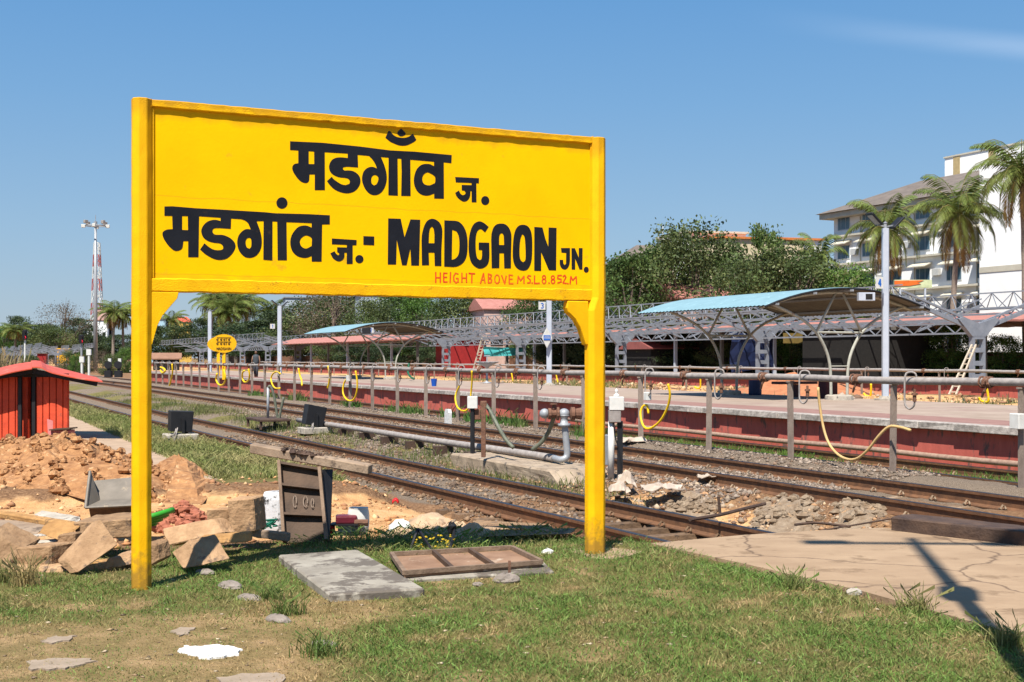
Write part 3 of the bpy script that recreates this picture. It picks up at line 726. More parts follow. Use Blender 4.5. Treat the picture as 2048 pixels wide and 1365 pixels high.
def ring(cx, cy, rx, ry): return stroke(*[(cx + rx * math.cos(a_), cy + ry * math.sin(a_)) for a_ in np.linspace(0, 2 * math.pi, 11)], w=15)
red = []
for s in ([(75, 100), (75, 235)], [(135, 105), (135, 235)], [(75, 170), (135, 170)], [(180, 110), (180, 230)], [(180, 110), (225, 112)], [(180, 165), (220, 165)], [(180, 228), (225, 228)],
          [(270, 100), (265, 235)], [(370, 120), (335, 110), (312, 150), (312, 205), (340, 238), (370, 225), (370, 180), (345, 180)], [(420, 110), (420, 230)], [(480, 115), (480, 232)], [(420, 175), (480, 175)],
          [(512, 112), (590, 118)], [(552, 115), (550, 235)], [(665, 245), (705, 115), (725, 240)], [(680, 200), (718, 200)], [(770, 120), (770, 240)], [(770, 120), (810, 135), (800, 170), (772, 175)], [(772, 178), (815, 200), (805, 235), (770, 240)],
          [(945, 140), (985, 250), (1005, 150)], [(1045, 135), (1045, 250)], [(1045, 135), (1090, 140)], [(1045, 190), (1085, 190)], [(1045, 250), (1095, 250)], [(1155, 245), (1165, 150), (1195, 210), (1240, 150), (1240, 245)],
          [(1330, 150), (1300, 140), (1285, 165), (1325, 200), (1320, 235), (1285, 240)], [(1343, 240), (1353, 240)], [(1380, 145), (1378, 245), (1425, 245)], [(1435, 242), (1445, 242)], [(1565, 240), (1577, 240)],
          [(1735, 140), (1690, 140), (1685, 180), (1730, 190), (1730, 225), (1685, 240)], [(1755, 155), (1780, 138), (1795, 165), (1755, 240), (1800, 245)], [(1815, 248), (1825, 248)], [(1850, 250), (1860, 155), (1885, 205), (1930, 155), (1935, 250)]):
    red += stroke(*s)
red += ring(885, 190, 32, 58) + ring(1505, 165, 20, 24) + ring(1505, 218, 25, 28) + ring(1622, 168, 20, 24) + ring(1624, 220, 24, 26)
glyphs(panel, M_redletter, 'painted_lettering', red)
mb = MB()                      # concrete pad round the right post
mb.prism([U(8.805 + .34 * math.cos(a_) * random.uniform(.8, 1.1), 4.86 + .40 * math.sin(a_) * random.uniform(.8, 1.1), .014) for a_ in np.linspace(0, 2 * math.pi, 11)[:-1]], -ZV * .1)
mb.build('post_footing', M_path, sign)

# ------------------------------------------------------------------ water pipelines on posts, with their hoses
M_pipe = mat('grey_pipe', (.36, .32, .29), (.22, .195, .18), 9, .75, .25, 60, spots=(.25, .13, .08), spot_scale=12, spot_at=.63)
M_post = mat('weathered_post', (.33, .26, .21), (.20, .15, .12), 8, .85, .3, 60, spots=(.20, .085, .055), spot_scale=5, spot_at=.57, stretch=(1, 1, .4), rand=.12)
M_rust = mat('rust', (.21, .105, .065), (.11, .055, .035), 18, .9, .4, 60)
M_galv = mat('galvanised', (.36, .375, .39), (.27, .28, .295), 8, .5, .1, 60, metal=.2)
M_steelpaint = mat('blue_grey_steel_paint', (.46, .49, .55), (.38, .41, .47), 2, .5, .08, 60)
M_yhose = mat('yellow_hose', (.85, .56, .01), (.75, .45, .01), 8, .45, .05)
M_bhose = mat('beige_hose', (.62, .42, .18), (.50, .32, .13), 12, .55, .05)
M_ghose = mat('grey_green_hose', (.16, .17, .12), (.09, .095, .07), 12, .55, .1)
M_blackpaint = mat('black_paint', (.018, .018, .02), (.010, .010, .012), 6, .55, .15, 60)
M_white = mat('white_paint', (.66, .65, .61), (.54, .53, .49), 6, .6, .05)
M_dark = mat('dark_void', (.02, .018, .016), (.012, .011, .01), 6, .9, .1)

def pipeline(label, v, u0, u1, ztop, step, first, r, gz, cats='water pipe', hooks=True, near=True):
    root = thing('water_pipeline', label, cats, U(first, v, gz), 'pipelines on posts along the tracks')
    pts = [U(x, v + .01 * math.sin(x * .7), ztop + .012 * math.sin(x * 1.1)) for x in np.arange(u0, u1, 1.3)]
    MB().tube(pts, r, 10).build('pipe', M_pipe, root, smooth=True)
    k = 0; x = first; pp = pj = ph = None
    while x < u1 - 1:
        if pp is None:
            mb = MB(); mb.tbox(x - .02, x + .02, v - .055, v + .055, gz, ztop - r * .8); mb.tbox(x + .02, x + .075, v + .03, v + .055, gz, ztop - r * .8)
            mb.tbox(x - .03, x + .03, v - .075, v + .075, ztop - r * 1.15, ztop - r * .75)
            pp = mb.build('post', M_post, root)
        elif k < 95:
            o = pp.copy(); col.objects.link(o); o.parent = root; o.location = D * (x - first) + ZV * random.uniform(-.02, 0)
            o.rotation_euler = (random.uniform(-.015, .015), random.uniform(-.015, .015), 0)
        # clamp bundle about a pipe joint
        jx = .9
        if pj is None:
            mb = MB()
            for q in range(6):
                rr = r * random.uniform(1.05, 1.4); cu = x + jx + random.uniform(-.10, .10)
                mb.tube([U(cu + random.uniform(-.02, .02), v + math.cos(t) * rr, ztop + math.sin(t) * rr) for t in np.linspace(0, 2 * math.pi, 10)], .016, 5)
            mb.tube([U(x + jx - .05, v - .02, ztop - r), U(x + jx - .02, v - .05, ztop - r - .07), U(x + jx + .04, v - .03, ztop - r - .16)], .02, 5)
            pj = mb.build('pipe_joint', M_rust, root)
        elif k < 95:
            o = pj.copy(); col.objects.link(o); o.parent = root; o.location = D * (x - first + random.uniform(-.25, .25)); o.scale = (1, 1, 1)
        if hooks:
            if ph is None:
                q = [U(x - .55, v, ztop + .0), U(x - .55, v - .03, ztop + .11), U(x - .5, v - .10, ztop + .135), U(x - .46, v - .16, ztop + .07), U(x - .46, v - .17, ztop - .28), U(x - .48, v - .17, ztop - .40), U(x - .56, v - .16, ztop - .45), U(x - .64, v - .15, ztop - .40), U(x - .66, v - .15, ztop - .33)]
                mb = MB(); mb.tube(smooth_pts(q, 3), .016, 6)
                ph = mb.build('tap_pipe', M_pipe, root, smooth=True)
                mb = MB(); mb.lathe(U(x - .66, v - .15, ztop - .33), [(.03, 0), (.03, .1), (.05, .1), (.05, .14), (.02, .14), (.02, .2)], 8)
                pt = mb.build('tap', M_rust, ph)
            elif k < 95:
                o = ph.copy(); col.objects.link(o); o.parent = root; o.location = D * (x - first)
                o2 = pt.copy(); col.objects.link(o2); o2.parent = o
        x += step; k += 1
    return root
pipeline('near grey water pipe on weathered posts between the middle and farthest tracks', 14.2, 7.5, 91, 1.235, 2.65, 10.35, .062, -.32)
pipeline('distant grey water pipe on posts beyond the island platform', 42.0, 20, 175, 1.0, 5.3, 22.0, .075, -.5)
def hose(label, pts, v, m, r, group='hoses hanging from the near pipe'):
    w = [PV(x, y, v + .07 * math.sin(i * .8)) for i, (x, y) in enumerate(pts)]
    MB().tube(smooth_pts(w, 4), r, 7).thing('water_hose', m, label, 'hose', group, smooth=True)
hose('biggest yellow hose loop, right of the right signpost on the near pipe', [(1336, 768), (1340, 790), (1335, 815), (1322, 840), (1305, 855), (1292, 857), (1284, 846), (1281, 826), (1286, 813), (1294, 812), (1297, 828)], 14.03, M_yhose, .026)
hose('yellow hose loop beside the white box on the dark pole, left of the right signpost', [(943.5, 742), (944, 762), (942, 785), (940, 806), (934, 820), (925, 822), (915, 815), (911, 801), (912, 787), (919, 772)], 14.03, M_yhose, .027)
hose('yellow hose loop hanging right of the leaning black signal box', [(711, 742), (714, 760), (714, 780), (709, 797), (701, 802), (692, 798), (686, 786), (687, 770), (692, 760), (698, 755)], 14.03, M_yhose, .033)
hose('short straight yellow hose hanging left of the pair of tall posts', [(656, 732), (659, 750), (658, 765), (655, 777)], 14.03, M_yhose, .036)
hose('thin yellow hose strand hanging over the platform edge near the red debris', [(597, 737), (600, 752), (603, 760), (604, 772)], 14.03, M_yhose, .038)
hose('open yellow hose loop hanging above the low metal table', [(561, 748), (554, 744), (546, 748), (542, 758), (545, 770), (551, 777), (560, 777)], 14.03, M_yhose, .038)
hose('yellow hose oval right of the oval yellow name board', [(497, 738), (499, 750), (497, 761), (490, 765), (485, 758), (485, 746), (489, 742)], 14.03, M_yhose, .045)
hose('yellow hose oval below the oval yellow name board', [(448, 740), (451, 755), (449, 766), (443, 771), (436, 768), (432, 758), (434, 748)], 14.03, M_yhose, .05)
hose('yellow hose hanging beside the first posts near the left signpost', [(344, 728), (345, 745), (342, 760), (338, 776)], 14.03, M_yhose, .055)
hose('coiled yellow hose bundle nearest the left signpost', [(321, 735), (328, 738), (330, 743), (325, 746), (321, 741)], 14.03, M_yhose, .07)
hose('long beige hose sagging in a deep curve between the last posts', [(1636, 775), (1640, 815), (1648, 860), (1661, 893), (1684, 915), (1711, 919), (1735, 901), (1757, 873), (1778, 854), (1800, 855), (1821, 861)], 14.02, M_bhose, .024)
for i, (lb, pts) in enumerate((('yellow hose end hooked on the far pipe between the two dark canopy legs', [(1401, 754), (1401, 766), (1400, 776), (1394, 777), (1389, 774)]),
                               ('yellow hose end hooked on the far pipe left of the lamp post four', [(1742, 768), (1742, 782), (1740, 793), (1732, 792), (1727, 787)]),
                               ('yellow hose ends on the far pipe beside the orange earth heap', [(1973, 776), (1976, 790), (1976, 804), (1962, 802), (1958, 795)]),
                               ('yellow hose end under the far pipe left of lamp post three', [(1023, 746), (1025, 757), (1026, 764)]),
                               ('yellow hose end under the far pipe right of lamp post three', [(1112, 748), (1114, 758), (1116, 767)]))):
    hose(lb, pts, 41.8, M_yhose, .055, 'hose ends on the far pipe')

# ------------------------------------------------------------------ hydrant pipe, pad, poles and boxes between the tracks
M_pad = mat('pad_concrete', (.40, .31, .22), (.24, .18, .125), 3, .9, .3, 40, spots=(.10, .085, .07), spot_scale=5, spot_at=.56)
mb = MB(); uA, uB, vA, vB = 18.3, 22.4, 9.25, 10.35
mb.hexa([U(a_, b_, c_) for a_, b_, c_ in ((uA - .55, vA + .05, -.62), (uB, vA - .1, -.62), (uB, vB, -.62), (uA - .2, vB, -.62), (uA, vA, -.27), (uB, vA - .1, -.27), (uB, vB, -.27), (uA + .1, vB, -.27))])
mb.thing('concrete_plinth', M_pad, 'stained concrete plinth between the tracks carrying the hydrant pipe', 'plinth', bevel=.03)
roughen(bpy.data.objects['concrete_plinth'], .05, .3, 4)
hyd = thing('hydrant_pipe', 'grey ground pipe ending in a silver riser with valves on the concrete plinth', 'water pipe', U(19.5, 10.0, -.27))
MB().tube(smooth_pts([U(34.9, 9.5, -.20), U(30, 9.65, -.19), U(25, 9.82, -.2), U(22, 9.93, -.19), U(19.6, 10.0, -.19)], 3), .068, 10).build('ground_pipe', M_pipe, hyd, smooth=True)
pr0 = U(19.15, 10.02, 0)
MB().tube(smooth_pts([U(19.62, 10.0, -.19), pr0 + Vector((-.10, 0, -.185)), pr0 + Vector((0, 0, -.12)), pr0 + Vector((-.01, 0, .1)), pr0 + Vector((-.05, 0, .5))], 3), .058, 10).build('riser', M_galv, hyd, smooth=True)
pv = pr0 + Vector((-.05, 0, .62))
mb = MB(); mb.lathe(pv - ZV * .22, [(.075, 0), (.11, .0), (.11, .05), (.075, .05), (.06, .14), (.10, .2)], 12); mb.blob(pv, .10, .10, .095, .0, 12, 8); mb.blob(pv - Vector((.34, -.05, 0)), .09, .09, .09, .0, 12, 8)
mb.build('elbow', M_galv, hyd, smooth=True)
mb = MB(); mb.lathe(pv - Vector((.28, 0, 0)), [(.10, 0), (.10, .05), (.07, .06), (.07, .14), (.12, .15), (.12, .19)], 12, axis=(1, .1, 0)); mb.lathe(pv + Vector((.10, 0, 0)), [(.06, 0), (.12, .02), (.12, .08), (.09, .1), (.11, .2), (.04, .22)], 12, axis=(1, .1, 0)); mb.lathe(pv - Vector((.18, 0, 0)), [(.03, .08), (.03, .16), (.07, .16), (.07, .18)], 8)
mb.build('valve', M_rust, hyd)
for x in np.arange(22.6, 34, 1.7): MB().tbox(x - .08, x + .08, 9.55, 9.95, -.62, -.27).build('support', M_tar, hyd)
def hpt(x, y, Y): return P(x, y, Y)
MB().tube(smooth_pts([hpt(1117, 822, 21.6), hpt(1108, 835, 21.7), hpt(1098, 862, 21.9), hpt(1083, 885, 22), hpt(1064, 900, 22.1)], 4), .038, 8).thing('water_hose', M_ghose, 'dark hose drooping from the silver hydrant valve to the ground pipe', 'hose', smooth=True)
MB().tube(smooth_pts([hpt(970, 808, 22.9), hpt(982, 826, 22.8), hpt(997, 855, 22.6), hpt(1012, 880, 22.5), hpt(1027, 896, 22.4)], 4), .038, 8).thing('water_hose', M_ghose, 'dark hose drooping from the rusty brown post to the ground pipe', 'hose', smooth=True)
p = P(967, 905, 22.7)
MB().box(p + ZV * .42, (.085, .085, 1.02)).box(p + ZV * .90, (.12, .07, .09)).thing('iron_post', M_rust, 'rusty brown iron post standing on the plinth by the drooping hose', 'post', bevel=.008)
p = P(945, 893, 24.2); q = thing('signal_post', 'dark pole with a white junction box in front of a yellow hose', 'signal post', p - ZV * .3)
MB().tube([p - ZV * .3, p + ZV * .78], .045, 8).build('pole', M_blackpaint, q); MB().box(p + ZV * .86, (.20, .16, .24)).build('junction_box', M_white, q, bevel=.01)
MB().box(p + Vector((.10, .05, .62)), (.12, .1, .2)).build('meter_box', M_rust, q, bevel=.01)
p = P(1229, 958, 20.3); q = thing('signal_post', 'white capped junction box post just right of the right signpost', 'signal post', p)
MB().tube([p + Vector((-.06, 0, 0)), p + Vector((-.05, 0, .95))], .055, 10).build('pole', M_white, q, smooth=True)
MB().box(p + Vector((.09, .0, .45)), (.09, .07, 1.0)).build('pole', M_blackpaint, q)
MB().box(p + Vector((.0, -.02, 1.03)), (.2, .16, .2)).build('meter_box', M_pipe, q, bevel=.01)
mb = MB(); mb.box(p + Vector((.03, -.02, 1.24)), (.24, .18, .22)); mb.lathe(p + Vector((.03, -.02, 1.35)), [(.05, 0), (.05, .03), (.02, .05), (.03, .1), (0, .14)], 8)
mb.build('junction_box', M_white, q, bevel=.008)
MB().tube(smooth_pts([p + Vector((-.02, -.06, .94)), p + Vector((.0, -.08, .7)), p + Vector((.06, -.07, .5)), p + Vector((.12, -.06, .1))], 3), .012, 5).build('cable', M_blackpaint, q)
mb = MB()
p2 = P(1209, 900, 20.5); mb.box(p2 + ZV * .0, (.22, .2, .5)); mb.thing('relay_box', mat('grey_box', (.22, .24, .27), None, 6, .6, .1), 'grey metal relay box half hidden behind the right signpost', 'relay box', bevel=.01)

def shunt(label, p, w, h, d, rz, tilt):
    r = thing('shunt_signal', label, 'signal box', p, 'black shunt signal boxes beside the near track', rz)
    ROOT[r.name] = Vector()
    MB().box((0, 0, .09), (w * 1.4, d * 1.7, .18)).build('base', M_conc, r, bevel=.02)
    mb = MB(); a = Vector((math.cos(tilt), 0, math.sin(tilt))); c_ = Vector((-math.sin(tilt), 0, math.cos(tilt)))
    c0 = Vector((0, 0, .22 + h / 2))
    mb.hexa([c0 + a * (w / 2) * sx * k1 + Vector((0, d / 2 * sy, 0)) + c_ * h / 2 * sz for sz, k1 in ((-1, .94), (1, 1.0)) for sx, sy in ((-1, -1), (1, -1), (1, 1), (-1, 1))])
    b = mb.build('housing', M_blackpaint, r, bevel=.012)
    mb = MB(); mb.box((.02, -d / 2 - .02, .3), (.05, .04, h * .95)); mb.build('bracket', M_blackpaint, r)
    mb = MB(); mb.box((w * .2, 0, .2), (.1, .1, .12)); mb.build('leg', M_blackpaint, r)
    mb = MB(); mb.tube(smooth_pts([(-.12, -d / 2 - .03, .28), (-.15, -d / 2 - .1, .22), (-.22, -d / 2 - .08, .1), (-.26, -d / 2 - .06, .02)], 3), .012, 5); mb.tube(smooth_pts([(-.09, -d / 2 - .03, .3), (-.13, -d / 2 - .12, .2), (-.16, -d / 2 - .1, .04)], 3), .012, 5)
    mb.build('cable', M_pipe, r)
    return r
shunt('black shunt signal box on a concrete block in the grass beside the walkway', G(361, 886, -.05), .44, .40, .30, .45, -.05)
shunt('leaning black shunt signal box between the near and middle tracks', G(628, 868, -.45), .54, .54, .34, .5, -.20)
# low metal table with a stand-pipe
p = G(536, 856, -.45); r = thing('metal_platform', 'low dark metal platform with a bent standpipe between the tracks', 'platform', p)
MB().tbox(*(lambda a_: (a_[0] - .9, a_[0] + .9, a_[1] - .45, a_[1] + .45))(uv_of(p)), p.z + .22, p.z + .29).build('deck', M_tar, r, bevel=.01)
for a_, b_ in ((-.8, -.4), (.8, -.4), (.8, .4), (-.8, .4)):
    MB().beam(p + D * a_ + N * b_, p + D * a_ + N * b_ + ZV * .22, .07).build('leg', M_tar, r)
MB().tube([p + ZV * .29, p + ZV * 1.18], .04, 8).build('standpipe', M_galv, r, smooth=True)
MB().tube(smooth_pts([p + ZV * 1.16, p + Vector((.06, 0, 1.22)), p + Vector((.16, 0, 1.0)), p + Vector((.24, 0, .55)), p + Vector((.3, 0, .2)), p + Vector((.38, 0, .55)), p + Vector((.46, 0, .9))], 4), .04, 7).build('hose', M_ghose, r, smooth=True)

# ------------------------------------------------------------------ rocks and gravel as loose stuff
def rocks(name, label, n_, samp, s0, s1, cols, flat=.65, seed=3):
    r_ = np.random.default_rng(seed)
    uu_, vv_ = samp(r_, n_)
    zz = HN(uu_, vv_)
    s = s0 * (s1 / s0) ** (r_.random(n_) ** 2.2)
    base = np.array([[1, 0, 0], [0, 1, 0], [-1, 0, 0], [0, -1, 0], [0, 0, 1], [0, 0, -1]], float)
    vv = base[None] * (1 + (r_.random((n_, 6, 1)) - .5) * .9) + (r_.random((n_, 6, 3)) - .5) * .55
    a = r_.random(n_) * 6.28; ca, sa_ = np.cos(a)[:, None], np.sin(a)[:, None]
    vv = vv * s[:, None, None]; vv[:, :, 2] *= flat
    x = vv[:, :, 0] * ca - vv[:, :, 1] * sa_; y = vv[:, :, 0] * sa_ + vv[:, :, 1] * ca
    pos = np.stack([-SN * uu_ + CS * vv_, CS * uu_ + SN * vv_, zz + s * .2], -1)
    v3 = np.stack([x, y, vv[:, :, 2]], -1) + pos[:, None]
    f = np.array([[0, 1, 4], [1, 2, 4], [2, 3, 4], [3, 0, 4], [1, 0, 5], [2, 1, 5], [3, 2, 5], [0, 3, 5]])
    fs = (f[None] + (np.arange(n_) * 6)[:, None, None]).reshape(-1, 3)
    cs = np.array(cols)[r_.integers(0, len(cols), n_)] * (.75 + .5 * r_.random((n_, 1)))
    me = np_mesh(name, v3.reshape(-1, 3), fs, M_stone, np.repeat(cs, 6, 0))
    return tag(link_mesh(name, me), label, None, None, 'stuff')
M_stone, nt_, b_ = new_mat('loose_stone'); a_ = nt_.nodes.new('ShaderNodeAttribute'); a_.attribute_name = 'Col'
nt_.links.new(a_.outputs['Color'], b_.inputs['Base Color']); b_.inputs['Roughness'].default_value = .95
GREY = [(.18, .135, .10), (.235, .18, .135), (.12, .088, .065), (.28, .22, .17), (.20, .13, .085)]
EARTH = [(.30, .17, .085), (.42, .24, .12), (.22, .12, .065), (.5, .33, .19), (.34, .26, .19), (.16, .095, .06)]
def uni(u0, u1, v0, v1, pw=1.6):
    def f(r_, n_): return u0 + (u1 - u0) * r_.random(n_) ** pw, v0 + (v1 - v0) * r_.random(n_)
    return f
for i_, (lb, x, y, w_) in enumerate((('white junction box on the first post right of the right signpost', 1295, 793, .12), ('white junction box on the last post at the right edge', 2034, 843, .15), ('small white box on the post inside the yellow hose loop', 696, 757, .14))):
    c_ = PV(x, y, 14.06); mb = MB(); mb.obox(c_, D * w_ * .6, N * .06, ZV * w_ * .75); mb.thing('junction_box', M_white, lb, 'junction box', 'white boxes on the near pipe posts', bevel=.01)
c_ = G(893, 848, -.3); mb = MB(); mb.prism([c_ + D * a_ + ZV * b_ for a_, b_ in ((-.16, -.1), (.16, -.1), (.16, .32), (.1, .42), (-.1, .42), (-.16, .32))], N * .1)
q_ = mb.thing('marker_stone', mat('whitewashed_stone', (.70, .69, .66), None, 12, .8, .3, spots=(.05, .05, .05), spot_scale=18, spot_at=.6), 'small whitewashed marker stone with worn black writing by the pipe posts', 'marker stone')
rocks('ballast_stones', 'grey ballast stones around the tracks', 20000, uni(15, 48, 9.3, 15.2), .018, .055, GREY, seed=1)
rocks('bed_rubble', 'brown rubble lying between the near rails', 15000, uni(9.4, 34, 6.7, 9.3, 2.0), .012, .065, [(.20, .125, .07), (.14, .085, .05), (.27, .18, .11), (.10, .065, .042), (.17, .13, .10)], seed=2)
rocks('bank_rubble', 'pale earth clods and stones on the bank beside the middle track', 4200, uni(6, 19, 8.7, 11.0, 1.0), .012, .06, EARTH + [(.36, .27, .18), (.30, .22, .15)], seed=4)
rocks('sand_clods', 'orange clods on the dug sand', 2600, uni(10.5, 17, -5, 5.8, 1.0), .012, .06, [(.5, .26, .11), (.38, .18, .075), (.6, .36, .18), (.27, .13, .06)], seed=5)
def lawn_r(r_, n_):
    Y = 5.8 + 5.0 * r_.random(n_); X = (r_.random(n_) - .5) * .9 * Y
    u = -SN * X + CS * Y; v = CS * X + SN * Y; ok = (u < 10.2) & (v < 6.6); u, v = u[ok], v[ok]
    return np.resize(u, n_), np.resize(v, n_)
rocks('lawn_litter', 'dry leaf scraps and grit scattered over the lawn and crossing edge', 1500, lawn_r, .006, .022, [(.34, .24, .13), (.22, .14, .08), (.42, .33, .22), (.16, .11, .07)], flat=.3, seed=9)
rocks('yard_rubble', 'stones scattered over the far yard', 1600, uni(40, 95, 26.5, 47, 1.0), .05, .3, EARTH, seed=6)

# ------------------------------------------------------------------ building site in the foreground
M_tim = mat('sawn_timber', (.40, .25, .135), (.24, .14, .072), 7, .88, .5, 45, spots=(.115, .078, .055), spot_scale=5, spot_at=.565, rand=.25)
M_timy = mat('fresh_timber', (.43, .24, .09), (.27, .14, .05), 8, .88, .4, 45, spots=(.13, .08, .045), spot_scale=7, spot_at=.58)
M_plank = mat('weathered_plank', (.33, .24, .165), (.20, .14, .095), 4, .9, .3, 50, spots=(.10, .07, .05), spot_scale=5, spot_at=.58)
M_mould = mat('rusty_brown_steel', (.105, .062, .036), (.055, .033, .020), 4, .7, .2, 50, spots=(.20, .13, .08), spot_scale=6, spot_at=.66)
M_mouldedge = mat('dusty_steel_edge', (.24, .165, .11), (.14, .09, .06), 8, .85, .3, 50)
def qblock(name, label, cat, quad, Ys, ext, m, bevel=.008, group=None):
    if not isinstance(Ys, (list, tuple)): Ys = [Ys] * 4
    p = [P(x, y, Y) for (x, y), Y in zip(quad, Ys)]          # quad: bottom-left, bottom-right, top-right, top-left
    e = Vector(ext)
    mb = MB().hexa([p[0], p[1], p[1] + e, p[0] + e, p[3], p[2], p[2] + e, p[3] + e])
    o = mb.thing(name, m, label, cat, group, bevel=bevel)
    if 'timber' in name or 'sleeper' in name: roughen(o, .022, .07, 3)
    return o
TG = 'timber blocks dumped beside the left signpost'
def tb(label, quad, Ys, ext, m=None, name='timber_block', cat='timber'): return qblock(name, label, cat, quad, Ys, ext, m or M_tim, .010, TG)
tb('pale long beam lowest at the left, against the grass', [(14, 1156), (124, 1160), (124, 1134), (14, 1133)], [9.15, 9.15, 9.2, 9.2], (.05, .30, .0))
tb('dark brown long beam lying along the grass edge behind the left signpost', [(70, 1168), (262, 1142), (262, 1130), (128, 1140)], [9.0, 9.35, 9.5, 9.25], (.05, .25, .03), M_timy)
tb('rough block cut off by the left edge of the photo', [(-40, 1150), (8, 1143), (46, 1098), (-24, 1062)], [9.25, 9.25, 9.35, 9.35], (.05, .25, .04))
tb('squared block with a dark shaded end, left of the big tilted one', [(33, 1136), (101, 1132), (101, 1092), (31, 1096)], 9.3, (.16, .28, .0))
tb('biggest block, tilted on its corner beside the left signpost', [(157, 1146), (239, 1089), (202, 1039), (130, 1118)], [9.05, 9.2, 9.3, 9.15], (-.085, .06, -.025))
tb('long block lying flat behind the big tilted one', [(149, 1079), (262, 1076), (262, 1038), (147, 1046)], 9.75, (.06, .35, .02))
tb('small yellowish block propped on the pile left of the tilted block', [(77, 1068), (114, 1082), (130, 1068), (84, 1052)], [9.7, 9.6, 9.65, 9.75], (.10, .10, .05), M_timy)
tb('grey brown chunk wedged against the big tilted block', [(113, 1090), (150, 1095), (148, 1067), (115, 1070)], 9.55, (.05, .15, 0))
tb('grey rounded block lying under the signpost foot', [(207, 1140), (262, 1131), (262, 1106), (214, 1119)], [9.25, 9.3, 9.36, 9.3], (.05, .2, .02))
tb('short dark offcut just right of the left signpost', [(296, 1136), (318, 1122), (312, 1090), (296, 1086)], 9.35, (.06, .14, .02))
tb('cube shaped orange block tilted on the grass right of the left signpost', [(364, 1138), (408, 1131), (378, 1080), (342, 1106)], [9.15, 9.1, 9.3, 9.35], (.17, .12, .03))
tb('long pale block leaning up behind the orange cube', [(335, 1092), (450, 1066), (430, 1037), (323, 1057)], [9.75, 9.9, 10.0, 9.85], (.06, .15, -.02))
tb('low orange brown beam right of the orange cube', [(398, 1090), (490, 1086), (490, 1066), (398, 1073)], [9.65, 9.75, 9.8, 9.7], (.04, .12, .0), M_timy)
tb('short upright block behind the long pale one', [(413, 1066), (459, 1066), (455, 1018), (412, 1019)], 10.3, (.1, .14, 0))
tb('tall upright block with a vertical seam', [(458, 1070), (512, 1064), (506, 997), (455, 1000)], 10.15, (.04, .26, .0))
qblock('timber_plank', 'thin plank lying between the upright block and the steel mould', 'plank', [(492, 1073), (575, 1084), (575, 1067), (492, 1058)], [10.2, 10.35, 10.35, 10.2], (.02, .05, 0), M_plank)
qblock('timber_plank', 'long dark orange plank crossing the top of the scrap pile at left', 'plank', [(-30, 1033), (150, 1062), (150, 1050), (-30, 1022)], [10.6, 10.0, 10.0, 10.6], (.03, .08, .01), M_timy)
qblock('timber_plank', 'white topped black plank above the scrap pile', 'plank', [(82, 1036), (148, 1050), (146, 1042), (68, 1029)], [10.5, 10.2, 10.3, 10.6], (.02, .12, .02), M_conc)
qblock('metal_sheet', 'dark curved sheet sagging at the left of the scrap pile', 'sheet', [(-30, 1068), (72, 1070), (100, 1050), (-30, 1044)], [10.0, 9.9, 10.3, 10.4], (.02, .03, .02), M_plank)
qblock('steel_channel', 'upper pale steel channel over the dark hollow at left', 'channel', [(22, 1079), (88, 1073), (84, 1068), (18, 1075)], [9.9, 9.8, 9.85, 9.95], (.02, .05, .0), M_conc)
qblock('steel_channel', 'lower pale steel channel behind the squared block', 'channel', [(40, 1091), (112, 1085), (108, 1079), (40, 1085)], [9.7, 9.65, 9.7, 9.75], (.02, .05, .0), M_conc)

# steel mould standing on end
r = thing('steel_mould', 'rusty brown ribbed steel mould standing upright on the grass edge', 'steel mould', G(612, 1086))
f4 = [P(570, 1086, 10.62), P(657, 1084, 10.62), P(643, 940, 10.95), P(560, 926, 10.95)]
nrm = (f4[1] - f4[0]).cross(f4[3] - f4[0]).normalized()
if nrm.y < 0: nrm = -nrm
MB().hexa([f4[0], f4[1], f4[1] + nrm * .03, f4[0] + nrm * .03, f4[3], f4[2], f4[2] + nrm * .03, f4[3] + nrm * .03]).build('back_plate', M_mould, r)
def fb(a_, b_): return f4[0].lerp(f4[1], a_).lerp(f4[3].lerp(f4[2], a_), b_)
for a_, b_, nm in (((0, 0), (0, 1), 'edge'), ((.97, 0), (.97, 1), 'edge')):
    MB().beam(fb(*a_) - nrm * .035, fb(*b_) - nrm * .035, .028, .075, up=nrm).build(nm, M_mouldedge, r)
for b_ in (.335, .70, .975):
    MB().beam(fb(.02, b_) - nrm * .03, fb(.955, b_) - nrm * .03, .022, .065, up=nrm).build('rib', M_mould, r)
s4 = [f4[1] + Vector((.0, .03, 0)), P(661, 1076, 10.95), P(666, 939, 11.1), f4[2] + Vector((0, .03, 0))]
MB().hexa([s4[0], s4[1], s4[1] + Vector((-.03, .0, 0)), s4[0] + Vector((-.03, 0, 0)), s4[3], s4[2], s4[2] + Vector((-.03, 0, 0)), s4[3] + Vector((-.03, 0, 0))]).build('side_plate', M_blackpaint, r)
mb = MB()                      # old worn chalk marks on the plate
for cx_, cy_, rx, ry in ((590, 1004, 3.4, 12), (611, 1004, 4.2, 11), (625, 1007, 2.6, 9)):
    pp = [(cx_ + rx * math.cos(t), cy_ + ry * math.sin(t)) for t in np.linspace(.7, 6.6, 12)]
    q = []
    for x, y in pp:
        rr = ray(x, y); t = (f4[0] - Vector((0, 0, EYE))).dot(nrm) / rr.dot(nrm); q.append(Vector((0, 0, EYE)) + rr * t - nrm * .006)
    mb.tube(q, .004, 4)
mb.build('chalk_marks', mat('worn_chalk', (.34, .26, .2), (.22, .16, .12), 20, .95, .1), r)
mb = MB(); mb.hexa([P(499, 907, 11.5), P(735, 950, 10.7), P(735, 950, 10.7) + Vector((.03, .10, 0)), P(499, 907, 11.5) + Vector((.03, .10, 0)), P(499, 889, 11.5), P(736, 932, 10.7), P(736, 932, 10.7) + Vector((.03, .10, .01)), P(499, 889, 11.5) + Vector((.03, .10, .01))])
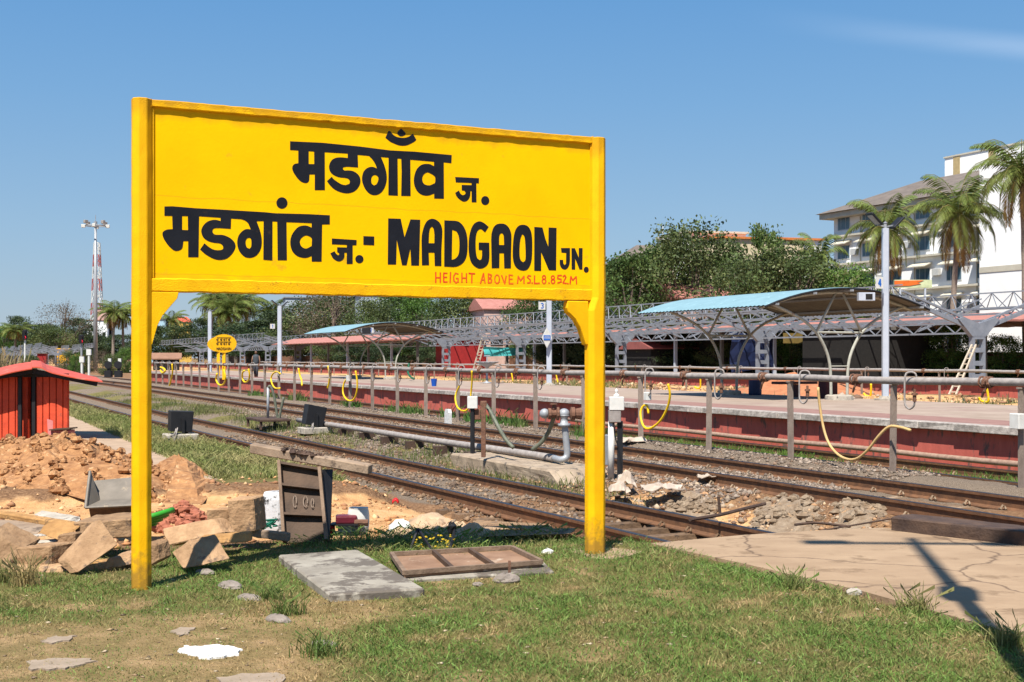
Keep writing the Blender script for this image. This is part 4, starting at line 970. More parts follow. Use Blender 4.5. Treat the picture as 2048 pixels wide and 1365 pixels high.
mb.thing('timber_plank', M_plank, 'long weathered plank laid across the top of the steel mould', 'plank', bevel=.008)
mb = MB()
for k in range(26):
    t = random.random(); q = P(560 + 80 * t, 900 + 15 * t, 11.3 - .3 * t) + Vector((random.uniform(-.02, .05), random.uniform(0, .08), .0)); mb.blob(q, random.uniform(.02, .05), random.uniform(.02, .05), random.uniform(.012, .03), .3, 6, 4)
mb.thing('mud_lumps', M_tar, 'clods of dried mud on the plank over the mould', 'mud')
b0 = G(557, 1062)
mb = MB(); mb.lathe(b0, [(.155, 0), (.16, .05), (.155, .30), (.13, .36), (.0, .375)], 18)
mb.thing('water_drum', mat('whitewashed_tin', (.66, .66, .66), (.5, .5, .51), 6, .6, .2, 40, spots=(.04, .038, .035), spot_scale=6.5, spot_at=.52), 'whitewashed drum with black stains behind the left edge of the mould', 'drum', smooth=False)

# sack, engine, rags and waste along the dug edge
s0 = G(717, 1071)
mb = MB(); mb.lathe(s0, [(.07, 0), (.10, .03), (.105, .15), (.10, .22), (.085, .25), (.10, .255), (.06, .245), (.0, .235)], 14, sx=1.0, sy=.8)
for i_ in range(len(mb.v)): mb.v[i_] += Vector((random.uniform(-.008, .008), random.uniform(-.008, .008), random.uniform(-.006, .006)))
mb.thing('plastic_sack', M_white, 'white woven plastic sack standing open beside the red pump', 'sack', smooth=True, sub=1)
q = G(690, 1074); r = thing('pump_engine', 'small maroon pump engine on a black frame next to the white sack', 'pump', q)
MB().box(q + Vector((.01, .02, .155)), (.19, .14, .075), .15).build('fuel_tank', mat('maroon_paint', (.16, .018, .03), (.10, .012, .02), 6, .4, .1), r, bevel=.015, bseg=2)
mb = MB()
for a_, b_ in ((-.11, -.07), (.11, -.07), (.11, .07), (-.11, .07)): mb.tube([q + Vector((a_, b_, 0)), q + Vector((a_, b_, .12))], .012, 6)
mb.box(q + Vector((0, 0, .03)), (.26, .17, .02)); mb.box(q + Vector((0, 0, .115)), (.25, .17, .012))
mb.build('frame', M_blackpaint, r)
MB().box(q + Vector((.0, .01, .075)), (.12, .1, .08)).build('engine_block', M_galv, r, bevel=.01); MB().lathe(q + Vector((.09, -.03, .13)), [(.03, 0), (.03, .12)], 8, axis=(1, 0, 0)).build('exhaust', M_rust, r)
mb = MB(); mb.lathe(q + Vector((-.14, -.05, .07)), [(.05, 0), (.055, .01), (.055, .03), (.02, .035)], 12, axis=(-.5, -1, .2)); mb.tube([q + Vector((-.16, -.06, .03)), q + Vector((-.1, -.08, .10))], .022, 6)
mb.build('recoil_starter', mat('bright_red', (.55, .015, .015), (.4, .012, .012), 6, .5, .05), r)
M_tarp = mat('muddy_sheeting', (.52, .37, .235), (.36, .235, .14), 4, .9, .4, 24, spots=(.24, .14, .08), spot_scale=5, spot_at=.6)
def heap(name, label, cat, outline, hgt, m, seed, top=.5, res=26, amp=.35, base=None, fq=5, zoff=0.0):
    # a low mound over a ground outline given in world xy
    c_ = sum((Vector(p) for p in outline), Vector()) / len(outline); n_ = 36
    vs = []; fs = []
    ang = []
    for j in range(n_):
        a_ = 2 * math.pi * j / n_; d_ = Vector((math.cos(a_), math.sin(a_), 0)); best = .2
        for i in range(len(outline)):
            p0 = Vector(outline[i]) - c_; p1 = Vector(outline[(i + 1) % len(outline)]) - c_; e_ = p1 - p0
            den = d_.x * e_.y - d_.y * e_.x
            if abs(den) < 1e-9: continue
            t = (p0.x * e_.y - p0.y * e_.x) / den; s_ = (p0.x * d_.y - p0.y * d_.x) / den
            if t > 0 and -1e-6 <= s_ <= 1 + 1e-6: best = t
        ang.append(best)
    vs.append(Vector((c_.x, c_.y, 0)))
    for k in range(1, res + 1):
        for j in range(n_):
            a_ = 2 * math.pi * j / n_; q_ = ang[j] * k / res
            vs.append(Vector((c_.x + math.cos(a_) * q_, c_.y + math.sin(a_) * q_, k / res)))
    X_ = np.array([p.x for p in vs]); Y_ = np.array([p.y for p in vs]); K = np.array([p.z for p in vs])
    prof = np.clip((1 - K) / (1 - top), 0, 1) ** .8
    nz_ = fbm(X_ * fq, Y_ * fq, seed) - .47 + .5 * (vnoise(X_ * fq * 4, Y_ * fq * 4, seed + 5) - .5) * .5
    uu_, vv_ = -SN * X_ + CS * Y_, CS * X_ + SN * Y_
    gz = HN(uu_, vv_) if base is None else np.full_like(X_, base)
    Zr = gz - .02 + zoff + hgt * prof * (1 + amp * 2 * nz_) + nz_ * .05 * np.clip(prof * 4, 0, 1)
    for i, p in enumerate(vs): p.z = float(Zr[i])
    for j in range(n_): fs.append((0, 1 + j, 1 + (j + 1) % n_))
    for k in range(res - 1):
        for j in range(n_):
            a_ = 1 + k * n_; fs.append((a_ + j, a_ + n_ + j, a_ + n_ + (j + 1) % n_, a_ + (j + 1) % n_))
    return MB().add(vs, fs), m
def gxy(pts, z=0): return [G(x, y, z) for x, y in pts]
mb, m = heap('x', '', '', gxy([(738, 1086), (860, 1092), (1010, 1084), (1030, 1066), (950, 1040), (840, 1034), (745, 1050)], -.02), .13, M_tarp, 41, top=.45, amp=.8, fq=6)
mb.thing('rubble_heap', m, 'low heap of muddy sheeting and sandy rubble right of the white sack', 'rubble heap')
for i, (lb, x, y, w, h, m_) in enumerate((('crumpled white cloth lying against the rubble heap', 800, 1066, .20, .10, M_white), ('scrap of red cloth on top of the rubble heap', 790, 1028, .07, .05, MATS['bright_red']), ('stiff sand coloured cloth draped over the rubble heap', 862, 1062, .42, .13, M_tarp))):
    c_ = G(x, y, .0); mb = MB(); vs = []; fs = []
    for a_ in range(9):
        for b_ in range(7):
            dx, dy = (a_ / 8 - .5), (b_ / 6 - .5)
            z = h * (1.15 - 2.2 * (dx * dx + dy * dy)) + random.uniform(-.02, .02) * (w * 3)
            vs.append(c_ + Vector((dx * w * (1 + random.uniform(-.08, .08)), dy * w * .9 + .06, z + (.10 if i == 1 else .0))))
    for a_ in range(8):
        for b_ in range(6): fs.append((a_ * 7 + b_, (a_ + 1) * 7 + b_, (a_ + 1) * 7 + b_ + 1, a_ * 7 + b_ + 1))
    o = MB().add(vs, fs).thing('cloth', m_, lb, 'cloth', smooth=True)
    sm = o.modifiers.new('solid', 'SOLIDIFY'); sm.thickness = .012
mb = MB(); q = [P(836, 1058, 10.3), P(820, 1103, 10.15), P(868, 1108, 10.1), P(836, 1058, 10.3)]
for a_, b_ in ((0, 1), (0, 2), (1, 2)): mb.beam(q[a_], q[b_], .018)
mb.tube(smooth_pts([P(900, 1050, 10.3), P(908, 1058, 10.3), P(906, 1075, 10.25), P(898, 1104, 10.15)], 3), .012, 5); mb.tube([P(868, 1108, 10.1), P(898, 1104, 10.15)], .01, 5); mb.blob(P(903, 1056, 10.3), .035, .03, .045, .4, 7, 5)
mb.thing('scrap_frame', M_blackpaint, 'bent black wire frame standing in the grass behind the steel tray', 'scrap frame')
fr = np.random.default_rng(8)
mb = MB()
for k in range(60):
    c_ = P(fr.uniform(822, 908), fr.uniform(1068, 1104), fr.uniform(10.15, 10.45)); s_ = fr.uniform(.008, .016)
    mb.blob(c_, s_, s_, s_ * .6, .3, 5, 3)
mb.thing('yellow_flowers', mat('yellow_petals', (.60, .42, .02), (.45, .3, .02), 9, .7, 0), 'cluster of small yellow blooms in the grass under the scrap frame', None, kind='stuff')
mb = MB(); mb.tbox(10.25, 10.55, 4.05, 4.9, -.28, -.02); mb.tbox(10.9, 11.15, 4.7, 5.3, -.3, -.05)
mb.thing('concrete_kerb', mat('brown_kerb', (.38, .26, .16), (.26, .17, .10), 4, .9, .3), 'brown concrete kerb block exposed in the dug edge beside the near rail', 'kerb', bevel=.015)
qblock('timber_sleeper', 'old brown timber sleeper buried beside the near rail', 'sleeper', [(950, 1052), (1100, 1062), (1090, 1050), (945, 1042)], [11.3, 11.2, 11.6, 11.7], (.05, .2, -.02), M_tim)
qblock('timber_sleeper', 'second brown timber sleeper running under the near rail', 'sleeper', [(960, 1074), (1140, 1068), (1150, 1058), (985, 1062)], [10.9, 10.9, 11.2, 11.2], (.04, .2, -.02), M_tim)

# steel tray, slab, stones
r = thing('steel_tray', 'rusty shallow steel tray with two ribs lying on a concrete slab in the grass', 'steel tray', G(930, 1130))
tz = .055
c4_ = [G(809, 1148, tz), G(1083, 1126, tz), G(1024, 1097, tz), G(783, 1110, tz)]
M_tray = mat('rusty_tray', (.30, .18, .11), (.19, .105, .06), 4, .8, .2, 40, spots=(.42, .32, .23), spot_scale=6, spot_at=.6)
MB().hexa([p - ZV * .03 for p in c4_] + [p - ZV * .012 for p in c4_]).build('bottom_plate', M_tray, r)
for a_, b_ in ((0, 1), (1, 2), (2, 3), (3, 0)):
    MB().beam(c4_[a_] + ZV * .008, c4_[b_] + ZV * .006, .032, .032).build('rim', M_mouldedge, r)
for t in (.34, .64):
    MB().beam(c4_[0].lerp(c4_[1], t) + ZV * .004, c4_[3].lerp(c4_[2], t) + ZV * .004, .03, .038).build('rib', M_mould, r)
mb = MB(); z = .022
q = [G(800, 1166, .0), G(1108, 1148, .0), G(1080, 1122, .0), G(803, 1140, .0)]
mb.hexa([p - ZV * .05 for p in q] + [p + ZV * z for p in q]); mb.thing('concrete_slab', M_slab, 'pale concrete slab under the rusty steel tray', 'slab', bevel=.01)
roughen(bpy.data.objects['concrete_slab'], .014, .12, 4)
q = [G(660, 1206), G(850, 1193), G(716, 1113), G(557, 1124)]
mb = MB(); mb.hexa([p - ZV * .04 for p in q] + [p + ZV * .055 for p in q]); mb.thing('concrete_slab', M_slab, 'large grey stained concrete slab lying in the grass in front of the mould', 'slab', bevel=.012)
def stone(label, x, y, w, d, h, m, rz=0, name='stone'):
    c_ = G(x, y); mb = MB(); mb.blob((0, 0, 0), w / 2 * 1.15, d / 2, h * .62, .10, 14, 8)
    ca, sa_ = math.cos(rz), math.sin(rz)
    mb.v = [Vector((p.x * ca - p.y * sa_, p.x * sa_ + p.y * ca, max(p.z, -.03))) + c_ + ZV * .008 for p in mb.v]
    return mb.thing(name, m, label, 'stone', 'kerb stones half sunk in the grass', bevel=.004)
M_kst = mat('kerb_stone', (.27, .225, .19), (.17, .14, .115), 9, .9, .4, 50, spots=(.18, .16, .14), spot_scale=12)
stone('grey kerb stone nearest the orange cube block', 410, 1148, .16, .10, .05, M_kst, -.6)
stone('rounded grey kerb stone in line right of the left signpost', 461, 1176, .19, .13, .065, M_kst, -.7)
stone('flat grey kerb stone following the rounded one', 499, 1200, .19, .11, .05, M_kst, -.6)
stone('grey kerb stone left of the grass tuft below the big slab', 556, 1243, .18, .12, .055, M_kst, -.7)
stone('low grey kerb stone nearest the camera in the lawn', 648, 1292, .14, .09, .035, M_kst, -.4)
stone('small pale stone at the corner of the slab under the tray', 1012, 1163, .18, .14, .08, M_kst, .3)
stone('small lilac grey pebble in the lawn right of the big slab', 955, 1172, .07, .05, .03, M_kst, .3)
stone('crumpled pale grey lump at the edge of the paved crossing', 1708, 1188, .10, .07, .05, M_conc, .2)
mb = MB(); q = G(1019, 1158); mb.beam(q, q + ZV * .13, .035, .02); mb.thing('iron_peg', M_rust, 'short rusty iron peg sticking up beside the steel tray', 'peg')
mb = MB(); mb.blob(G(1094, 1110) + ZV * .02, .045, .03, .03, .35, 7, 5); mb.thing('litter', M_white, 'scrap of white litter in the grass left of the right signpost', 'litter')
def patch(label, pts, m, name, cat):
    poly = [G(x, y, .0) + ZV * .0 for x, y in pts]
    zc = sum(hxy(p) for p in poly) / len(poly)
    poly = [Vector((p.x, p.y, zc + .009)) for p in rndv(poly)]
    return MB().prism(poly, -ZV * .03).thing(name, m, label, cat, 'flat stones level with the lawn')
def rndv(poly):
    out = []
    for i in range(len(poly)):
        a_, b_ = poly[i], poly[(i + 1) % len(poly)]
        for t in (0, .25, .5, .75):
            p = a_.lerp(b_, t); out.append(p + Vector((random.uniform(-.02, .02), random.uniform(-.02, .02), 0)))
    return out
patch('flat stone splashed with bright white lime in the dry lawn', [(352, 1303), (372, 1296), (400, 1298), (425, 1294), (470, 1297), (484, 1304), (470, 1314), (430, 1320), (398, 1321), (372, 1312)], mat('white_lime', (.86, .85, .82), (.72, .7, .66), 25, .8, .4, 60, spots=(.45, .36, .22), spot_scale=26, spot_at=.56), 'flat_stone', 'stone')
M_fst = mat('flat_stone', (.33, .255, .19), (.24, .185, .13), 6, .9, .3, 50, spots=(.27, .2, .12), spot_scale=12)
patch('small flat pinkish stone in the lawn below the left signpost', [(345, 1266), (360, 1258), (388, 1258), (380, 1268), (362, 1274)], M_fst, 'flat_stone', 'stone')
patch('sliver of flat stone in the dry lawn at the left', [(80, 1283), (112, 1275), (150, 1274), (140, 1282), (100, 1288)], M_fst, 'flat_stone', 'stone')
patch('large flat stone in the dry lawn at the lower left', [(52, 1328), (100, 1321), (150, 1322), (198, 1326), (150, 1336), (105, 1345), (70, 1343)], M_fst, 'flat_stone', 'stone')
patch('wide flat stone at the bottom edge of the lawn', [(440, 1356), (500, 1347), (560, 1349), (575, 1358), (540, 1372), (450, 1376)], M_fst, 'flat_stone', 'stone')

# wheelbarrow tray, earth heap, bricks, green tubes
M_barrow = mat('grey_barrow_tin', (.21, .18, .145), (.14, .12, .095), 5, .6, .1, 50, spots=(.3, .24, .17), spot_scale=7, spot_at=.6)
r = thing('mortar_barrow', 'grey metal barrow tray tipped forward behind the left signpost', 'barrow', G(225, 1045, -.1))
Yb = 11.4
bk = [P(186, 963, Yb + .35), P(275, 955, Yb + .35)]; fr_ = [P(171, 1016, Yb - .12), P(285, 1010, Yb - .12)]; dn = [P(200, 1002, Yb + .1), P(262, 998, Yb + .1)]
def sheet(q, m, nm):
    n_ = (q[1] - q[0]).cross(q[2] - q[0]).normalized() * .006
    MB().hexa([q[0], q[1], q[1] + n_, q[0] + n_, q[3], q[2], q[2] + n_, q[3] + n_]).build(nm, m, r)
sheet([dn[0], dn[1], bk[1], bk[0]], M_barrow, 'tray_back'); sheet([fr_[0], fr_[1], dn[1], dn[0]], M_barrow, 'tray_front')
tl = P(180, 943, Yb + .1)
sheet([fr_[0], dn[0], bk[0], tl], M_barrow, 'tray_side')
sheet([P(285, 1010, Yb - .12), dn[1], bk[1], P(284, 940, Yb + .1)], M_barrow, 'tray_side')
MB().tube([fr_[0], fr_[1]], .014, 6).tube([fr_[0], tl], .014, 6).tube([tl, bk[0]], .01, 6).build('rim', M_barrow, r)
mb = MB(); mb.hexa([P(182, 1040, Yb), P(270, 1042, Yb), P(270, 1042, Yb + .3), P(182, 1040, Yb + .3), P(178, 1018, Yb - .08), P(280, 1013, Yb - .08), P(280, 1013, Yb + .25), P(178, 1018, Yb + .25)]); mb.build('undercarriage', M_tar, r)
M_earth = mat('orange_earth', (.42, .215, .09), (.22, .10, .042), 7, .95, 1.0, 26, spots=(.50, .30, .15), spot_scale=9, spot_at=.56)
mb, m = heap('x', '', '', gxy([(-130, 962), (60, 978), (200, 985), (300, 985), (345, 970), (330, 940), (250, 915), (120, 905), (-60, 905), (-160, 930)], 0), .40, M_earth, 61, top=.15, amp=.55, fq=2.4, res=34)
for k in range(900):
    t = random.random(); x = random.uniform(-60, 340); y = random.uniform(895, 990)
    c_ = G(x, y)
    # drop the clod onto the mound surface by nearest vertex
    best = min(mb.v[:1225], key=lambda p: (p.x - c_.x) ** 2 + (p.y - c_.y) ** 2)
    s_ = random.choice((.022, .03, .03, .04, .05, .07)); mb.blob(best + ZV * s_ * .3 + Vector((random.uniform(-.07, .07), random.uniform(-.07, .07), 0)), s_, s_, s_ * .8, .3, 6, 4)
mb.thing('earth_heap', m, 'heap of freshly dug orange earth in front of the red shed', 'earth heap')
mb, m = heap('x', '', '', gxy([(310, 985), (400, 985), (440, 965), (400, 940), (345, 915), (305, 918)], 0), .20, M_earth, 63, top=.2, amp=.6, fq=3, res=20)
mb.thing('earth_heap', m, 'low tail of orange earth right of the left signpost', 'earth heap')
mb = MB(); rr_ = np.random.default_rng(5)
M_brick = mat('broken_brick', (.42, .15, .085), (.27, .09, .055), 8, .9, .4, 40, spots=(.5, .3, .24), spot_scale=10)
for k in range(110):
    a_ = rr_.random() * 6.28; q_ = rr_.random() ** .6
    c_ = G(352 + 62 * q_ * math.cos(a_), 1062 + 16 * q_ * math.sin(a_), -.02) + Vector((0, .25, .20 * (1 - q_) + .02))
    s_ = rr_.uniform(.025, .06); mb.blob(c_, s_ * 1.3, s_, s_ * .8, .4, 5, 4)
mb.thing('brick_rubble', M_brick, 'pile of broken red bricks behind the long pale block', 'brick pile')
mb = MB()
for k in range(4): mb.tube(smooth_pts([P(262, 1036 + k * 4, 10.8 + .05 * k), P(300, 1034 + k * 4.5, 10.7 + .05 * k), P(346 - k * 12, 1020 + k * 9, 10.9)], 3), .026, 7)
mb.thing('green_tubes', mat('green_plastic', (.05, .34, .03), (.03, .24, .02), 5, .45, .05), 'bundle of bright green plastic tubes beside the broken bricks', 'tubes', smooth=True)
mb = MB()
for k in range(14):
    c_ = P(random.uniform(512, 548), random.uniform(1046, 1060), 10.9); mb.tube(smooth_pts([c_, c_ + Vector((random.uniform(-.06, .06), 0, random.uniform(0, .04))), c_ + Vector((random.uniform(-.1, .1), .02, random.uniform(-.02, .03)))], 2), .008, 4)
mb.thing('green_netting', mat('dark_green_plastic', (.01, .13, .08), None, 9, .5, 0), 'tangle of dark green netting left of the whitewashed drum', 'netting')

# rags and sticks on the bank by the middle track
def rag(label, x, y, z, w, h, m=M_white):
    c_ = G(x, y, z); vs = []; fs = []
    for a_ in range(8):
        for b_ in range(6):
            dx, dy = a_ / 7 - .5, b_ / 5 - .5
            vs.append(c_ + Vector((dx * w * random.uniform(.85, 1.15), dy * w * random.uniform(.85, 1.15), h * (1 - 3 * (dx * dx + dy * dy)) + random.uniform(-.04, .04) + .04)))
    for a_ in range(7):
        for b_ in range(5): fs.append((a_ * 6 + b_, (a_ + 1) * 6 + b_, (a_ + 1) * 6 + b_ + 1, a_ * 6 + b_ + 1))
    o = MB().add(vs, fs).thing('cloth', m, label, 'cloth', 'rags on the bank by the middle track')
    o.modifiers.new('solid', 'SOLIDIFY').thickness = .012
M_rag = mat('dusty_rag', (.50, .41, .33), (.36, .28, .21), 6, .9, .3)
rag('bunched white rag right of the capped junction box post', 1252, 972, -.38, .30, .18, M_rag)
rag('smaller white rag beside the bunched one', 1238, 984, -.38, .3, .1, M_rag)
rag('flat pale rag on the bank behind the near rail', 1325, 982, -.36, .55, .05, M_rag)
rag('white paper scraps at the foot of the middle track rail', 1424, 958, -.33, .45, .04, M_rag)
rag('pale paper flakes on the ballast beside the pipe post', 1265, 884, -.25, .6, .06, M_rag)
for i, (lb, q) in enumerate((('long brown branch lying across the debris beyond the near rail', [(1380, 1040), (1440, 1030), (1480, 1020), (1530, 1008)]), ('pale bent stick lying beyond the end of the near track', [(1590, 1050), (1630, 1046), (1670, 1050), (1700, 1054)]),
                             ('thin bent wire trailing toward the dark edge beam', [(1640, 1062), (1700, 1052), (1760, 1042), (1790, 1038), (1900, 1040), (2040, 1052)]), ('short upright stake in the debris bank', [(1440, 1026), (1437, 1002)]))):
    MB().tube(smooth_pts([G(x, y, -.3) for x, y in q] if i != 3 else [G(1440, 1026, -.3), G(1440, 1026, -.3) + Vector((-.02, 0, .2))], 3), (.022, .016, .010, .020)[i], 6).thing('branch', M_tar, lb, 'branch', 'sticks in the debris by the near track')
# broken concrete bedding along the dug bank
M_bed = mat('broken_bedding', (.30, .23, .16), (.17, .115, .07), 7, .95, 1.0, 28, spots=(.36, .22, .115), spot_scale=5, spot_at=.58)
for lb, pts, h_ in (('grey lump of broken concrete bedding at the left of the dug bank', [(1330, 1030), (1400, 1040), (1440, 1025), (1420, 992), (1360, 985), (1320, 1000)], .05),
                    ('largest grey lump of broken concrete bedding in the dug bank', [(1500, 1060), (1580, 1066), (1650, 1050), (1640, 1012), (1560, 998), (1500, 1018)], .06),
                    ('last lump of broken concrete bedding beside the dark edge beam', [(1660, 1056), (1740, 1056), (1790, 1040), (1760, 1012), (1680, 1010)], .06)):
    mb, m = heap('x', '', '', [G(x, y, -.5) for x, y in pts], h_, M_bed, len(lb), top=.5, amp=.6, fq=6, res=20)
    top_ = list(mb.v)
    for k in range(70):
        q_ = random.choice(top_); s_ = random.uniform(.02, .075); mb.blob(q_ + ZV * s_ * .3, s_ * 1.2, s_, s_ * .75, .35, 6, 4)
    mb.thing('concrete_rubble', m, lb, 'concrete rubble', 'broken concrete along the dug bank')

# ------------------------------------------------------------------ red tin shed on the left
M_redtin = mat('red_tin', (.72, .09, .034), (.52, .06, .026), 4, .6, .2, 30, spots=(.30, .075, .045), spot_scale=5, spot_at=.60)
M_roof = mat('red_roof_sheet', (.60, .10, .05), (.46, .07, .035), 3, .5, .15, 20, spots=(.42, .2, .14), spot_scale=3, spot_at=.6)
Ys = 24.0; g0 = P(66, 888, Ys)
def SP(px, py, dy=0.0): return P(px, py, Ys) + Vector(((px - CX) / FPX * dy, dy, 0))
r = thing('tin_shed', 'small red corrugated tin shed with black frame behind the earth heap', 'shed', g0)
def corr(xa, xb, ytop, ybot, dy, nm):
    mb = MB(); x = xa; k = 0
    while x < xb - 1:
        w = min(13.4, xb - x)
        a_, b_ = SP(x + .5, ybot, dy), SP(x + w - 1.0, ybot, dy); c_, d_ = SP(x + w - 1.0, ytop, dy), SP(x + .5, ytop, dy)
        e = Vector((0, .02, 0)); mb.hexa([a_ - e, b_ - e, b_ + e, a_ + e, d_ - e, c_ - e, c_ + e, d_ + e]); x += w; k += 1
    e = Vector((0, .05, 0)); a_, b_, c_, d_ = SP(xa, ybot, dy + .03), SP(xb, ybot, dy + .03), SP(xb, ytop, dy + .03), SP(xa, ytop, dy + .03)
    mb.hexa([a_, b_, b_ + e, a_ + e, d_, c_, c_ + e, d_ + e])
    return mb.build(nm, M_redtin, r, bevel=.008)
corr(-62, 37, 752, 905, 0, 'front_wall'); corr(73, 137, 752, 905, 0, 'front_wall'); corr(44, 60, 752, 905, .12, 'door')
MB().hexa([SP(136.5, 905), SP(137, 905), SP(137, 905, 1.6), SP(136.5, 905, 1.6), SP(136.5, 752), SP(137, 752), SP(137, 752, 1.6), SP(136.5, 752, 1.6)]).build('side_wall', M_redtin, r)
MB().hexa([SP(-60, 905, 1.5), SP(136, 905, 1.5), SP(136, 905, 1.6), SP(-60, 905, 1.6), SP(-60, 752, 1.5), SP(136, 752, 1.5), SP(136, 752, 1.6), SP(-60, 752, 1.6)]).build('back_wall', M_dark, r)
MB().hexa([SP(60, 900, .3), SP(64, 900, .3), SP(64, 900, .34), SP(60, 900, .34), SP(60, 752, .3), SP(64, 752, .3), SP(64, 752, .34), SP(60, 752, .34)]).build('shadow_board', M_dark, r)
for x in (40.5, 68):
    MB().beam(SP(x, 905, -.04), SP(x, 752, -.04), .065, .06, up=(0, 1, 0)).build('door_post', M_blackpaint, r)
mb = MB(); mb.beam(SP(-80, 768, -.25), SP(66, 742, -.25), .05, .085); mb.beam(SP(66, 742, -.25), SP(194, 768, -.25), .05, .085); mb.beam(SP(-60, 751, -.05), SP(137, 751, -.05), .06, .07)
mb.build('eave_frame', M_blackpaint, r)
for s, x1, y1 in ((-1, -85, 762), (1, 205, 764)):
    mb = MB(); vs = []; fs = []; nn = 14
    for i in range(nn + 1):
        t = i / nn
        for j in range(7):
            w = j / 6; a_ = SP(64, 736, -.42).lerp(SP(62, 724, 1.9), w) ; b_ = SP(x1, y1, -.42).lerp(SP(x1 - (14 if s > 0 else 0), y1 - 5, 1.9), w)
            p = a_.lerp(b_, t); p.z += -.05 * math.sin(t * math.pi) * (1 - w) * .6 + .012 * ((j % 2) - .5) + (.05 * math.exp(-((t - .12) / .08) ** 2) if s > 0 else .02 * math.sin(t * 6))
            vs.append(p)
    for i in range(nn):
        for j in range(6): fs.append((i * 7 + j, i * 7 + j + 1, (i + 1) * 7 + j + 1, (i + 1) * 7 + j))
    o = MB().add(vs, fs).build('roof_sheet', M_roof, r); o.modifiers.new('solid', 'SOLIDIFY').thickness = .02
q = P(122, 900, 23.3); r = thing('tin_box', 'small pink weathered tin box with its lid open beside the red shed', 'box', q)
M_pink = mat('faded_pink_paint', (.46, .15, .13), (.36, .10, .09), 5, .7, .1, 40, spots=(.16, .09, .1), spot_scale=4, spot_at=.64)
MB().box(q + Vector((0, .15, .17)), (.32, .3, .40)).build('body', M_pink, r, bevel=.01)
MB().obox(q + Vector((.0, .12, .39)), Vector((.2, 0, .012)), Vector((0, .2, 0)), ZV * .012).build('lid', M_mould, r)
MB().hexa([P(97, 890, 23.2), P(105, 892, 23.2), P(105, 892, 23.25), P(97, 890, 23.25), P(94, 838, 23.4), P(106, 842, 23.4), P(106, 842, 23.45), P(94, 838, 23.45)]).build('door_flap', M_pink, r)
mb = MB(); mb.lathe(P(76, 893, 23.5), [(.06, 0), (.075, .05), (.055, .14), (.03, .2), (.035, .22), (0, .21)], 10); mb.thing('plastic_sack', M_white, 'white sack leaning on the right door post of the red shed', 'sack', smooth=True)

# ------------------------------------------------------------------ arched canopies on the island platform
M_turq = mat('turquoise_roof_sheet', (.20, .325, .365), (.165, .275, .31), 2, .5, .08, 30, spots=(.34, .52, .56), spot_scale=4)
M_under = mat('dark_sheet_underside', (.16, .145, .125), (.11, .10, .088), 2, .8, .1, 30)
M_leg = mat('pale_green_tube', (.42, .42, .36), (.30, .29, .24), 5, .6, .1, 50, spots=(.22, .15, .10), spot_scale=5, spot_at=.58)
def canopy(label, u0, u1, vc, hw, frames):
    zp = .35
    root = thing('arched_canopy', label, 'platform canopy', U(u0, vc, zp), 'arched canopies on the island platform')
    rise, ze = .58, 3.07
    def arch(t): return ze + rise * (1 - (2 * t - 1) ** 2)
    nt_ = 18; vs = []; fs = []; un = max(4, int((u1 - u0) / .10)); uu_ = np.linspace(u0, u1, un)
    for i, x in enumerate(uu_):
        for j in range(nt_ + 1):
            t = j / nt_; v_ = vc - hw + 2 * hw * t; jz = .012 * (1 if i % 2 else -1)
            vs.append(U(x, v_, arch(t) + jz + .02 * (1 - t)))
    for i in range(un - 1):
        for j in range(nt_): fs.append((i * (nt_ + 1) + j, (i + 1) * (nt_ + 1) + j, (i + 1) * (nt_ + 1) + j + 1, i * (nt_ + 1) + j + 1))
    MB().add(vs, fs).build('roof_sheet', M_turq, root)
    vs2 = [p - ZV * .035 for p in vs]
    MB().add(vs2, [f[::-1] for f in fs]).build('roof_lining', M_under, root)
    for x in (u0, u1):
        pts = [U(x, vc - hw + 2 * hw * t, arch(t) - .02) for t in np.linspace(0, 1, 15)]
        MB().tube(pts, .035, 6).build('end_rib', M_blackpaint, root)
    mb = MB()
    for t in (.06, .28, .5, .72, .94): mb.beam(U(u0 - .12, vc - hw + 2 * hw * t, arch(t) - .075), U(u1 + .1, vc - hw + 2 * hw * t, arch(t) - .075), .05, .06)
    mb.build('purlin', M_galv, root)
    for x in frames:
        for s in (-1, 1):
            q = [U(x, vc + s * .30, zp), U(x, vc + s * .33, zp + .9), U(x, vc + s * .48, zp + 1.45), U(x, vc + s * .85, zp + 2.0), U(x, vc + s * 1.45, zp + 2.42), U(x, vc + s * (hw - .6), arch(.5 + .5 * (hw - .6) / hw) - .12)]
            MB().tube(smooth_pts(q, 4), .045, 8).build('leg', M_leg, root, smooth=True)
            MB().tube([U(x, vc + s * .85, zp + 2.0), U(x, vc + s * .12, arch(.5) - .10)], .04, 7).build('strut', M_leg, root, smooth=True)
        MB().tube([U(x, vc - .85, zp + 2.0), U(x, vc + .85, zp + 2.0)], .035, 7).build('tie', M_leg, root); MB().tube([U(x, vc - .34, zp + 1.0), U(x, vc + .34, zp + 1.0)], .02, 6).build('tie', M_leg, root)
        pts = [U(x, vc - hw + 2 * hw * t, arch(t) - .11) for t in np.linspace(.04, .96, 13)]
        MB().tube(pts, .045, 7).build('rib', M_leg, root)
        MB().lathe(U(x, vc, zp), [(.52, 0), (.50, .12), (.42, .15), (0, .15)], 14, sx=.8).build('footing', M_conc, root)
    return root
canopy('nearer turquoise arched canopy on the island platform, beside lamp post four', 28.6, 35.6, 24.35, 3.05, (29.1, 34.7))
canopy('farther turquoise arched canopy on the island platform, seen under the yellow board', 67.2, 75.5, 24.0, 3.05, (68.0, 74.6))
